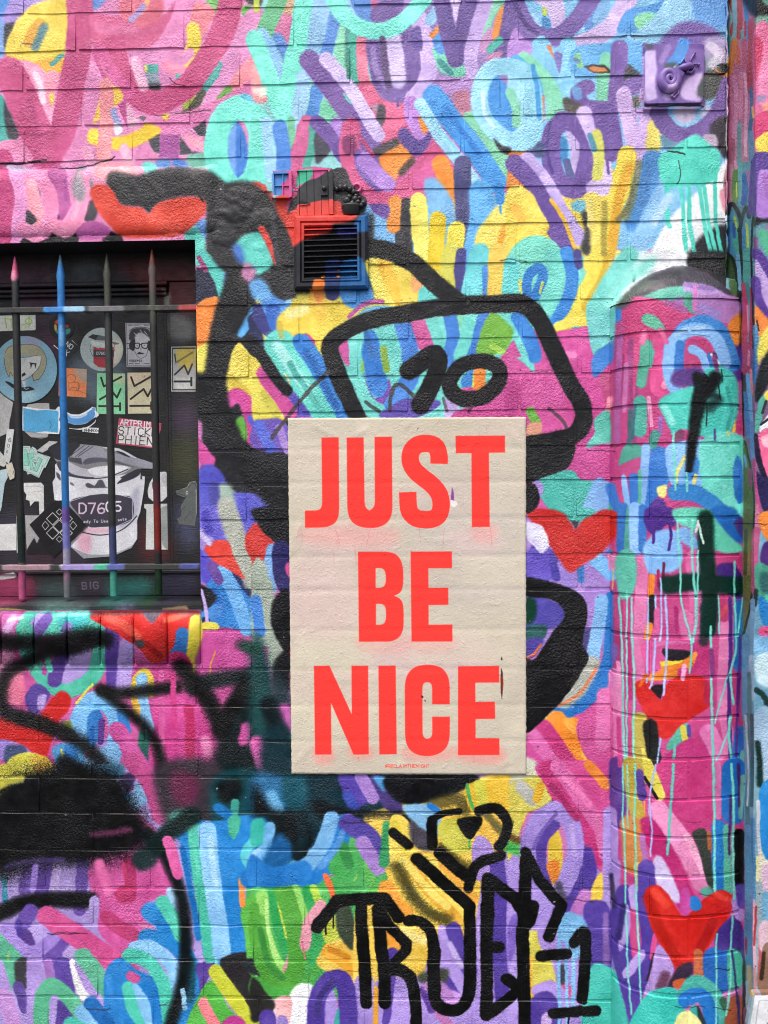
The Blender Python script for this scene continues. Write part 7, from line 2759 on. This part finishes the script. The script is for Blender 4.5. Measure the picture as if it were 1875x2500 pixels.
for i in range(n + 1):
    xx = WIN_L + (WIN_R - WIN_L) * i / n
    j = gg.uniform(-.0016, .0016)
    rows.append([bm.verts.new(p) for p in ((xx, 0.085, z_sill + .003), (xx, 0.022, z_sill - .002), (xx, 0.006 + j, z_sill - .008 + j), (xx, 0.006 + j, z_sill - .019), (xx, 0.03, z_sill - .022))])
for i in range(n):
    for j in range(4): bm.faces.new((rows[i][j], rows[i + 1][j], rows[i + 1][j + 1], rows[i][j + 1]))
put_parent(from_bm('sill_board', bm, M_BOARD, None), win)
wpart('void', (WIN_L, 0.150, WIN_B), (WIN_R + 0.02, 0.155, WIN_T), M_DARK)

# ---------------------------------------------------------------- iron bars in front of it
gri = empty('window_grille', (-0.81, 0.03, WIN_B), 'iron window grille of spiked upright bars with two flat cross rails', 'window bars')
BY = 0.030
xs = [float(on_wall(px, 1050, BY)[0]) for px in (45, 156.5, 271, 383)]
tips = [628, 625, 621, 619]
def bar_mesh(zt, zb):
    bm = bmesh.new()
    add_tube(bm, [(0, 0, zb), (0, 0, zb + .002), (0, 0, zt - .058), (0, 0, zt - .045), (0, 0, zt - .004), (0, 0, zt)],
             [.0062, .0075, .0075, .0088, .0020, .0004], 14)
    me = bpy.data.meshes.new('bar'); bmesh.ops.recalc_face_normals(bm, faces=bm.faces); bm.to_mesh(me); bm.free(); me.materials.append(M_BAR)
    me.polygons.foreach_set('use_smooth', [True] * len(me.polygons))
    return me
ztip = float(on_wall(156, 624, BY)[2]); zfoot = float(on_wall(167, 1463, BY)[2])
bme = bar_mesh(ztip, zfoot)
for i in range(-4, 4):
    o = link('bar', bme, None, None)
    x = xs[i] if i >= 0 else xs[0] + i * 0.0955
    dz = (0.0, 0.003, 0.005, 0.009)[i] if i >= 0 else 0.0
    o.location = (x, BY, dz); o.rotation_euler = (0, random.uniform(-.003, .003), random.uniform(0, 6))
    put_parent(o, gri)
for py, bv in ((757, .0015), (1384, .0015)):
    zc = float(on_wall(240, py, BY)[2])
    put_parent(box('rail', (WIN_L, BY - 0.0125, zc - 0.0058), (WIN_R + .003, BY + 0.0125, zc + 0.0058), M_BAR, None, bv), gri)

# ---------------------------------------------------------------- stickers on the boards
STK = [  # name, label, zoom origin and scale, layer, outline
 ('sticker', 'white tag sticker scrawled in lime green under the upper rail', (0, 760, 5.53), 1, '-40,60 480,40 487,240 470,257 -40,272'),
 ('sticker', 'round light blue sticker of a blond face with a black moustache below it', (0, 760, 5.53), 3, 'o 342,788 433,452'),
 ('sticker', 'small round black badge sticker with a red and teal emblem behind the blue bar', (0, 760, 5.53), 2, 'o 832,212 172,174'),
 ('sticker', 'black diamond sticker with white letters NO X by the blue bar', (0, 760, 5.53), 1, '940,360 1070,480 920,650 880,640 720,460 840,380'),
 ('sticker', 'round grey sticker of a red paste bucket wearing a cap', (0, 760, 5.53), 1, 'o 1375,515 290,293'),
 ('sticker', 'orange square sticker with a thin line drawing of an animal', (0, 760, 5.53), 1, '800,760 1175,780 1165,1165 790,1140'),
 ('sticker', 'mint green sticker with black zigzag strokes', (0, 760, 5.53), 1, '1312,835 1690,840 1690,1390 1305,1385'),
 ('sticker', 'cream sticker with black zigzag strokes beside the mint one', (190, 760, 5.53), 1, '670,830 1020,825 1040,1380 678,1382'),
 ('sticker', 'grey portrait sticker of a man with curly hair, glasses and moustache', (190, 760, 5.53), 1, '643,158 1040,160 1045,755 660,752'),
 ('sticker', 'silver and yellow zigzag sticker on the window stile', (190, 760, 5.53), 9, '1262,478 1597,470 1590,1085 1265,1085'),
 ('sticker', 'pink and white sticker lettered in spiky black script', (190, 760, 5.53), 1, '555,1438 1130,1510 1125,1590 1030,1850 515,1790'),
 ('paper_scrap', 'torn grey paper scrap under the round blue sticker', (0, 760, 5.53), 1, '-20,1080 60,1150 180,1230 150,1400 130,1480 120,1640 -20,1700'),
 ('paper_scrap', 'torn grey paper scrap behind the blue flag sticker', (0, 760, 5.53), 1, '380,1260 500,1240 665,1240 670,1330 660,1650 640,1700 560,1720 420,1700 330,1620 330,1320'),
 ('sticker', 'blue flag shaped sticker with a wavy white border', (0, 760, 5.53), 2, '310,1285 560,1320 750,1330 790,1285 830,1300 830,1340 800,1470 830,1510 800,1659 560,1650 300,1610'),
 ('sticker', 'blue banana sticker with a white rim and name tag HHRX', (0, 760, 5.53), 2, '900,1360 960,1390 1080,1390 1180,1340 1250,1290 1290,1300 1300,1350 1340,1400 1300,1440 1290,1500 1210,1568 1335,1575 1335,1635 1325,1648 1115,1625 1118,1595 1080,1600 940,1585'),
 ('tape_strip', 'long pale tape strip with faint digits at the left', (0, 1060, 6.636), 3, '120,-80 235,-80 180,380 150,480 60,420'),
 ('paper_scrap', 'crumpled whitish paper scrap at the left edge', (0, 1060, 6.636), 2, '-20,250 60,340 110,480 70,530 -20,500'),
 ('paper_scrap', 'small curled cream paper tab with scribbled marks', (0, 1060, 6.636), 4, '100,490 200,455 245,600 240,710 170,745 130,640'),
 ('paper_scrap', 'pale blue paper strip hanging at the lower left edge', (0, 1060, 6.636), 2, '10,580 120,560 130,700 80,800 30,1180 15,1250 -20,1240 -20,700'),
 ('sticker', 'mint and grey angular lettering sticker', (0, 1060, 6.636), 2, '380,190 490,195 500,240 530,200 590,240 610,300 820,370 740,545 715,540 635,710 500,640 450,655 430,600 380,580'),
 ('paper_scrap', 'white torn sticker corner shaped like a hook', (0, 1060, 6.636), 1, '265,790 670,785 710,830 715,1240 640,1310 630,1090 560,1090 490,1170 480,1080 420,1060 430,980 395,930 280,900'),
 ('paper_scrap', 'slanting grey paper strip above the bucket poster', (0, 1060, 6.636), 1, '590,270 800,110 940,120 820,230 690,300'),
 ('sticker', 'plain white square sticker at the lower left', (0, 1060, 6.636), 2, '-20,1460 270,1450 270,1880 -20,1885'),
 ('paper_scrap', 'narrow white paper edge beside the first bar', (0, 1060, 6.636), 1, '270,1320 300,1320 310,1900 275,1930'),
 ('paper_scrap', 'grey paper sheet smudged black along its bottom', (0, 1060, 6.636), 1, '410,1315 640,1315 720,1400 800,1760 855,1870 830,1945 440,1945 420,1600'),
 ('sticker', 'black diamond sticker with a white lattice of small diamonds', (0, 1060, 6.636), 4, '975,1010 1430,1490 870,2000 485,1465'),
 ('paper_poster', 'large cut out poster of a white paste bucket lettered D7605', (120, 1070, 4.484), 2,
  '-10,110 140,40 340,62 380,68 560,85 610,96 760,108 880,165 965,215 1150,275 1152,335 1000,330 1002,408 1050,415 1048,470 1040,560 1000,800 966,905 966,1100 905,1200 700,1290 380,1316 240,1190 240,1000 60,672 40,480 68,430 68,290 90,262 60,225'),
 ('sticker', 'white oval sticker beside the bucket poster', (120, 1070, 4.484), 1, '1150,410 1200,370 1270,365 1330,410 1343,520 1310,620 1240,690 1150,700 1090,650 1078,580 1100,490'),
 ('sticker', 'tall white label below the white oval sticker', (120, 1070, 4.484), 1, '1040,720 1340,715 1345,1220 1058,1218 1065,780 1040,760'),
 ('sticker', 'grey cut out rat sticker on the window stile', (120, 1070, 4.484), 9, '1385,570 1410,570 1510,535 1540,480 1600,465 1622,500 1616,800 1598,960 1420,940 1400,880 1450,840 1440,740 1500,650 1400,620'),
]
for name, label, (ox, oy, s_), layer, pts in STK:
    base = STILE_Y if layer == 9 else BOARD_Y
    lay_ = 1 if layer == 9 else layer
    if pts.startswith('o'):
        c, r = [tuple(map(float, q.split(','))) for q in pts[1:].split()]
        P2 = [(c[0] + r[0] * math.cos(a), c[1] + r[1] * math.sin(a)) for a in np.linspace(0, 2 * math.pi, 40, endpoint=False)]
    else:
        P2 = [tuple(map(float, q.split(','))) for q in pts.split()]
    W3 = [on_wall(ox + x / s_, oy + y / s_, base) for x, y in P2]
    xz = [(max(p[0], WIN_L + .002), p[2]) for p in W3]
    if layer == 9: xz = [(min(x, WIN_R + 0.015), z) for x, z in xz]
    cx, cz = np.mean([p[0] for p in xz]), np.mean([p[1] for p in xz])
    yf = base - 0.0006 * lay_
    bm = bmesh.new(); add_prism(bm, [(x - cx, z - cz) for x, z in xz], 0.0, 0.0005)
    o = from_bm(name, bm, M_STICK); o.location = (cx, yf, cz)
    tag(o, label, 'paper' if name == 'paper_scrap' else 'tape' if name == 'tape_strip' else 'poster' if name == 'paper_poster' else 'sticker', 'stickers and paper on the boarded window')

# ---------------------------------------------------------------- the big poster, pasted over the bricks
def poster():
    c = [on_wall(702, 1020.5, -0.006), on_wall(1284.6, 1017.6, -0.006), on_wall(1285.4, 1893, -0.006), on_wall(711.4, 1891, -0.006)]
    nx, nz = 110, 164
    CREASES = [((.10, .02), (.24, .06), .0011), ((.28, .05), (.36, .025), .0012), ((.52, .01), (.47, .045), .0012), ((.31, .07), (.22, .16), .0009), ((.02, .34), (.07, .27), .0014),
               ((.02, .97), (.09, .91), .0010), ((.93, .03), (.985, .09), .0009), ((.75, .10), (.81, .05), .0008), ((.05, .60), (.14, .585), .0008), ((.60, .345), (.72, .335), .0007),
               ((.80, .52), (.95, .515), .0008), ((.15, .73), (.30, .735), .0007), ((.86, .985), (.97, .95), .0010), ((.40, .985), (.52, .965), .0007), ((.08, .47), (.20, .455), .0008)]
    bm = bmesh.new(); g = np.random.default_rng(8)
    N = vnoise(nz + 1, nx + 1, 15, 31) - 0.5
    N2 = vnoise(nz + 1, nx + 1, 5, 32) - 0.5
    rows = []
    org = (c[0] + c[1] + c[2] + c[3]) / 4
    for j in range(nz + 1):
        row = []
        for i in range(nx + 1):
            a, b_ = i / nx, j / nz
            p = (c[0] * (1 - a) + c[1] * a) * (1 - b_) + (c[3] * (1 - a) + c[2] * a) * b_
            dip = sum(math.exp(-((p[2] - z) / 0.005) ** 2) for z in JZ)
            rr_ = next((k_ for k_ in range(len(JZ) - 1) if JZ[k_] >= p[2] > JZ[k_ + 1]), 0)
            u_ = (p[0] - PERPS[rr_] + 0.1125) % 0.225 - 0.1125
            dip += 0.7 * math.exp(-(u_ / 0.005) ** 2)
            rid = 0.0
            for (ax, ay), (bx, by), hh in CREASES:
                vx, vy = bx - ax, by - ay
                t_ = min(1, max(0, ((a - ax) * vx + (b_ - ay) * 1.5 * vy * 1.5) / (vx * vx + vy * vy * 2.25)))
                dx, dy = a - ax - vx * t_, (b_ - ay - vy * t_) * 1.5
                rid += hh * math.exp(-(dx * dx + dy * dy) / 0.00011) * math.sin(math.pi * min(1, max(0.05, t_ + 0.1)))
            y = -0.0026 + 0.0008 * min(dip, 1.0) + N[j, i] * 0.0009 + N2[j, i] * 0.0005 - rid
            ex = (g.uniform(-.0006, .0006) if i in (0, nx) else 0); ez = (g.uniform(-.0006, .0006) if j in (0, nz) else 0)
            row.append(bm.verts.new((p[0] - org[0] + ex, y - 0.0, p[2] - org[2] + ez)))
        rows.append(row)
    for j in range(nz):
        for i in range(nx): bm.faces.new((rows[j][i], rows[j + 1][i], rows[j + 1][i + 1], rows[j][i + 1])).smooth = True
    rim = [rows[0][i] for i in range(nx + 1)] + [rows[j][nx] for j in range(1, nz + 1)] + [rows[nz][i] for i in range(nx - 1, -1, -1)] + [rows[j][0] for j in range(nz - 1, 0, -1)]
    back = [bm.verts.new((v.co.x, v.co.y + 0.0006, v.co.z)) for v in rim]
    for i in range(len(rim)): bm.faces.new((rim[i], rim[(i + 1) % len(rim)], back[(i + 1) % len(rim)], back[i]))
    bmesh.ops.recalc_face_normals(bm, faces=bm.faces)
    me = bpy.data.meshes.new('poster'); bm.to_mesh(me); bm.free()
    o = link('poster', me, M_POSTER); o.location = (org[0], 0, org[2])
    tag(o, 'cream paper poster reading JUST BE NICE in big red capitals', 'poster')
poster()

# ---------------------------------------------------------------- louvred vent
def zp(x, y, ox=640, oy=400, s=5.925, d=0.0): return on_wall(ox + x / s, oy + y / s, d)
vc = zp(995, 1275, d=-0.010)
vent = empty('air_vent', (vc[0], 0, vc[2]), 'square plastic louvre vent sprayed red, black and blue above the boxy painted head', 'vent')
def vframe(x0, y0, x1, y1, w0, yfront, yin, name):
    """mitred frame: outer rectangle (zoom pixels), width w0, sloping from yin at the outer edge up to yfront inside"""
    O = [zp(x0, y1, d=-.01), zp(x1, y1 - 18, d=-.01), zp(x1 - 10, y0 - 12, d=-.01), zp(x0 - 25 * 0, y0, d=-.01)]
    I = [zp(x0 + w0, y1 - w0, d=-.01), zp(x1 - w0, y1 - w0 - 16, d=-.01), zp(x1 - w0 - 8, y0 + w0 - 10, d=-.01), zp(x0 + w0, y0 + w0, d=-.01)]
    bm = bmesh.new()
    r0 = [bm.verts.new((p[0], 0.004, p[2])) for p in O]
    r1 = [bm.verts.new((p[0], yin, p[2])) for p in O]
    k = 0.35
    r2 = [bm.verts.new((o[0] * (1 - k) + i[0] * k, yfront, o[2] * (1 - k) + i[2] * k)) for o, i in zip(O, I)]
    k = 0.8
    r3 = [bm.verts.new((o[0] * (1 - k) + i[0] * k, yfront, o[2] * (1 - k) + i[2] * k)) for o, i in zip(O, I)]
    r4 = [bm.verts.new((p[0], yfront + 0.006, p[2])) for p in I]
    r5 = [bm.verts.new((p[0], 0.004, p[2])) for p in I]
    for a, b_ in ((r0, r1), (r1, r2), (r2, r3), (r3, r4), (r4, r5)):
        for i in range(4): bm.faces.new((a[i], a[(i + 1) % 4], b_[(i + 1) % 4], b_[i]))
    return put_parent(from_bm(name, bm, M_SMOOTH, None), vent)
vframe(462, 748, 1532, 1818, 110, -0.014, -0.009, 'frame')
vframe(560, 850, 1428, 1722, 56, -0.013, -0.010, 'inner_frame')
a = zp(600, 870, d=-.01); b2 = zp(1380, 1690, d=-.01)
put_parent(box('vent_back', (a[0], 0.0005, b2[2]), (b2[0], 0.003, a[2]), M_DARK, None), vent)
bm = bmesh.new()
w_ = b2[0] - a[0]
add_prism(bm, [(0, 0), (0, 0), (0, 0)], 0, 0) if False else None
# one slat: a thin blade tipped down towards the street
prof = [(-0.0120, -0.0030), (-0.0120, -0.0018), (-0.0005, 0.0050), (0.0, 0.0040)]
L = [bm.verts.new((-w_ / 2, y, z)) for y, z in prof]; R_ = [bm.verts.new((w_ / 2, y, z)) for y, z in prof]
for i in range(4): bm.faces.new((L[i], L[(i + 1) % 4], R_[(i + 1) % 4], R_[i]))
bm.faces.new(L[::-1]); bm.faces.new(R_)
bmesh.ops.recalc_face_normals(bm, faces=bm.faces)
sl = bpy.data.meshes.new('slat'); bm.to_mesh(sl); bm.free(); sl.materials.append(M_SMOOTH)
for i in range(10):
    p = zp(985, 925 + 78.6 * i, d=-.012)
    o = link('slat', sl, None, None); o.location = ((a[0] + b2[0]) / 2, 0, p[2]); o.rotation_euler = (0, -0.012, 0)
    put_parent(o, vent)

# ---------------------------------------------------------------- tiny door, window, pot and ring over the vent
dc = zp(760, 740, d=-.006)
door = empty('miniature_door', (dc[0], 0, dc[2]), 'tiny plank fairy door painted half black standing on the louvre vent', 'miniature door')
def zpart(par, name, pts, y0, y1, mat=None):
    P2 = [zp(x, y, d=-.006) for x, y in pts]
    bm = bmesh.new(); add_prism(bm, [(p[0], p[2]) for p in P2], y0, y1)
    return put_parent(from_bm(name, bm, mat or M_SMOOTH, None), par)
ed = [500, 542, 652, 756, 860, 972]; et = [532, 536, 645, 748, 852, 950]
for i in range(5):
    t0_, t1_ = et[i] + (4 if i else 0), et[i + 1] - 4
    b0_, b1_ = ed[i] + (4 if i else 0), ed[i + 1] - 4
    zpart(door, 'plank', [(b0_, 752 - i * 3), (b1_, 750 - i * 3), (t1_, 108 - i * 2), (t0_, 112 - i * 2)], -0.0075 + 0.0004 * (i % 2), 0.004)
zpart(door, 'door_post', [(974, 738), (1030, 735), (1022, 150), (1004, 68), (958, 150)], -0.0105, 0.004)
zpart(door, 'lintel', [(500, 112), (952, 98), (950, 84), (515, 98)], -0.0095, 0.004)
zpart(door, 'lock', [(858, 470), (950, 466), (948, 312), (855, 318)], -0.0125, -0.006)
bm = bmesh.new(); p = zp(900, 360, d=-.012); add_ball(bm, (p[0], -0.0145, p[2]), 0.0052, (1, .9, 1), 2)
put_parent(from_bm('knob', bm, M_SMOOTH, None, True), door)
zpart(door, 'hinge_strap', [(545, 610), (696, 592), (694, 574), (560, 545), (548, 560)], -0.0098, -0.006)
wc = zp(297, 490, d=-.006)
tw = empty('miniature_window', (wc[0], 0, wc[2]), 'tiny pink framed window with four blue panes beside the fairy door', 'miniature window')
zpart(tw, 'frame', [(150, 492), (184, 492), (170, 106), (158, 112)], -0.0090, 0.004)
zpart(tw, 'frame', [(398, 488), (430, 486), (428, 102), (384, 106)], -0.0090, 0.004)
zpart(tw, 'frame', [(172, 148), (384, 144), (382, 104), (172, 110)], -0.0085, 0.004)
zpart(tw, 'sill', [(140, 494), (170, 506), (400, 502), (434, 486), (430, 470), (170, 470)], -0.0120, 0.004)
zpart(tw, 'glazing_bar', [(288, 470), (304, 470), (308, 146), (292, 146)], -0.0065, 0.003)
zpart(tw, 'glazing_bar', [(176, 322), (398, 318), (398, 306), (176, 310)], -0.0062, 0.003)
for (x0, x1, y0, y1) in ((180, 288, 150, 306), (304, 396, 148, 304), (182, 288, 322, 470), (304, 398, 318, 468)):
    zpart(tw, 'pane', [(x0, y1), (x1, y1), (x1 - 6, y0), (x0 - 6, y0)], -0.0030, 0.003)
pc = zp(1285, 740, d=-.01)
pot = empty('miniature_plant_pot', (pc[0], 0, pc[2]), 'tiny black painted plant pot beside the fairy door', 'miniature plant')
bm = bmesh.new(); q = pc
rr = [(0.0, 0.012), (0.002, 0.0155), (0.016, 0.0180), (0.0185, 0.0200), (0.0215, 0.0200), (0.0215, 0.0165)]
rings = [[bm.verts.new((q[0] + r * math.cos(2 * math.pi * k / 18), -0.002 + .75 * r * math.sin(2 * math.pi * k / 18), q[2] + .001 + h)) for k in range(18)] for h, r in rr]
for i in range(len(rings) - 1):
    for k in range(18): bm.faces.new((rings[i][k], rings[i][(k + 1) % 18], rings[i + 1][(k + 1) % 18], rings[i + 1][k]))
bm.faces.new(rings[0][::-1]); bm.faces.new(rings[-1])
put_parent(from_bm('pot', bm, M_SMOOTH, None, True), pot)
bm = bmesh.new(); gg = random.Random(14)
for x, y, r in ((1225, 520, 52), (1290, 560, 62), (1350, 600, 56), (1340, 500, 54), (1260, 470, 40), (1380, 540, 40), (1460, 550, 46), (1400, 480, 34), (1300, 640, 48),
                (1200, 590, 34), (1350, 440, 36), (1320, 390, 38), (1260, 350, 34), (1200, 330, 40), (1130, 330, 40), (1080, 350, 34), (1060, 320, 24), (1430, 590, 30)):
    p = zp(x, y, d=-.01); add_ball(bm, (p[0], -0.004 + gg.uniform(-.003, .002), p[2]), r / 5.925 * MM, (1, .9, gg.uniform(.8, 1.1)), 2, 0.2, gg.random())
put_parent(from_bm('plant', bm, M_SMOOTH, None, True), pot)
rc = zp(1368, 330, d=-.01)
bm = bmesh.new()
add_tube(bm, [(rc[0] + 0.0082 * math.cos(t), -0.0035, rc[2] + 0.0078 * math.sin(t)) for t in np.linspace(0, 2 * math.pi, 25)], 0.0030, 8, False)
o = from_bm('ring', bm, M_SMOOTH, None, True)
tag(o, 'small pink painted ring stuck on the bricks right of the fairy door', 'ring')

# ---------------------------------------------------------------- snail plaque
def sp(x, y, d=-.012): return on_wall(1575 + x / 5.53, y / 5.53, d)
sc0 = sp(395, 1390)
plq = empty('snail_plaque', (sc0[0], 0, sc0[2]), 'square relief plaque of a snail painted purple at the upper right', 'plaque')
def rounded(pts, r, n=4):
    out = []
    P2 = [np.array(p) for p in pts]
    for i, p in enumerate(P2):
        a_, b_ = P2[i - 1], P2[(i + 1) % len(P2)]
        u, v = (a_ - p) / np.linalg.norm(a_ - p), (b_ - p) / np.linalg.norm(b_ - p)
        for k_ in range(n + 1):
            t = k_ / n
            out.append(tuple((p + u * r) * (1 - t) ** 2 + 2 * p * t * (1 - t) + (p + v * r) * t ** 2))
    return out
def plate(name, pts, r, y0, y1):
    P2 = rounded([(sp(x, y)[0], sp(x, y)[2]) for x, y in pts], r)
    bm = bmesh.new(); add_prism(bm, P2, y0, y1)
    es = [e for e in bm.edges if all(abs(v.co.y - y0) < 1e-6 for v in e.verts)]
    bmesh.ops.bevel(bm, geom=es, offset=.0012, segments=2, affect='EDGES')
    return put_parent(from_bm(name, bm, M_SMOOTH, None), plq)
plate('plate', [(-12, 1402), (775, 1388), (795, 598), (0, 610)], .005, -0.014, -0.004)
plate('back_plate', [(-14, 1458), (768, 1448), (775, 1300), (-10, 1310)], .003, -0.0075, 0.004)
plate('back_plate', [(-2, 1310), (770, 1300), (785, 615), (10, 625)], .003, -0.006, 0.004)
def st(x, y, d): p = sp(x, y); return (p[0], -0.014 - d, p[2])
bm = bmesh.new()
turns = []
for i in range(64):
    t = i / 63; ang = -1.1 + t * 2 * math.pi * 2.3; r = 150 * (1 - t) ** 0.9 + 4
    turns.append((st(300 + 20 * t + r * math.cos(ang) * .82, 1085 + 15 * t + r * math.sin(ang), 0.003 + 0.008 * t), (0.0085 * (1 - t) ** .75 + .0018)))
add_tube(bm, [p for p, r in turns], [r for p, r in turns], 10)
put_parent(from_bm('shell', bm, M_SMOOTH, None, True), plq)
bm = bmesh.new()
add_tube(bm, [st(400, 1240, .001), st(440, 1120, .003), st(480, 1020, .005), st(420, 960, .005), st(500, 940, .007), st(580, 920, .007), st(640, 925, .004)],
         [.0035, .0050, .0058, .0070, .0072, .0066, .003], 10)
put_parent(from_bm('body', bm, M_SMOOTH, None, True), plq)
for pts, r in (([(590, 880), (605, 820), (640, 760), (660, 735)], 1), ([(640, 880), (690, 880), (715, 890)], 1), ([(560, 880), (540, 860), (515, 800), (480, 860), (455, 880)], 1),
               ([(650, 930), (640, 970), (610, 1000), (560, 990)], 1.3), ([(420, 1220), (440, 1270), (380, 1330)], 1), ([(410, 1240), (350, 1310)], 1)):
    bm = bmesh.new(); add_tube(bm, [st(x, y, .003) for x, y in pts], .0019 * r, 7)
    p = st(*pts[-1], .0035); add_ball(bm, p, .0030 * r, (1, 1, 1), 1)
    put_parent(from_bm('feeler', bm, M_SMOOTH, None, True), plq)

# ---------------------------------------------------------------- white sign leaning at the lower right
sx = [on_wall(1650 + x / 5.53, 2100 + y / 5.53, PIL_Y - .012) for x, y in ((1042, 1792), (1420, 1778), (1400, 2560), (905, 2560))]
bm = bmesh.new(); add_prism(bm, rounded([(p[0], p[2]) for p in sx], .004), PIL_Y - .012, PIL_Y - .001)
es = [e for e in bm.edges if all(abs(v.co.y - (PIL_Y - .012)) < 1e-6 for v in e.verts)]
bmesh.ops.bevel(bm, geom=es, offset=.002, segments=2, affect='EDGES')
tag(from_bm('sign', bm, M_SIGN), 'white rigid sign with grey marks at the lower right corner', 'sign')
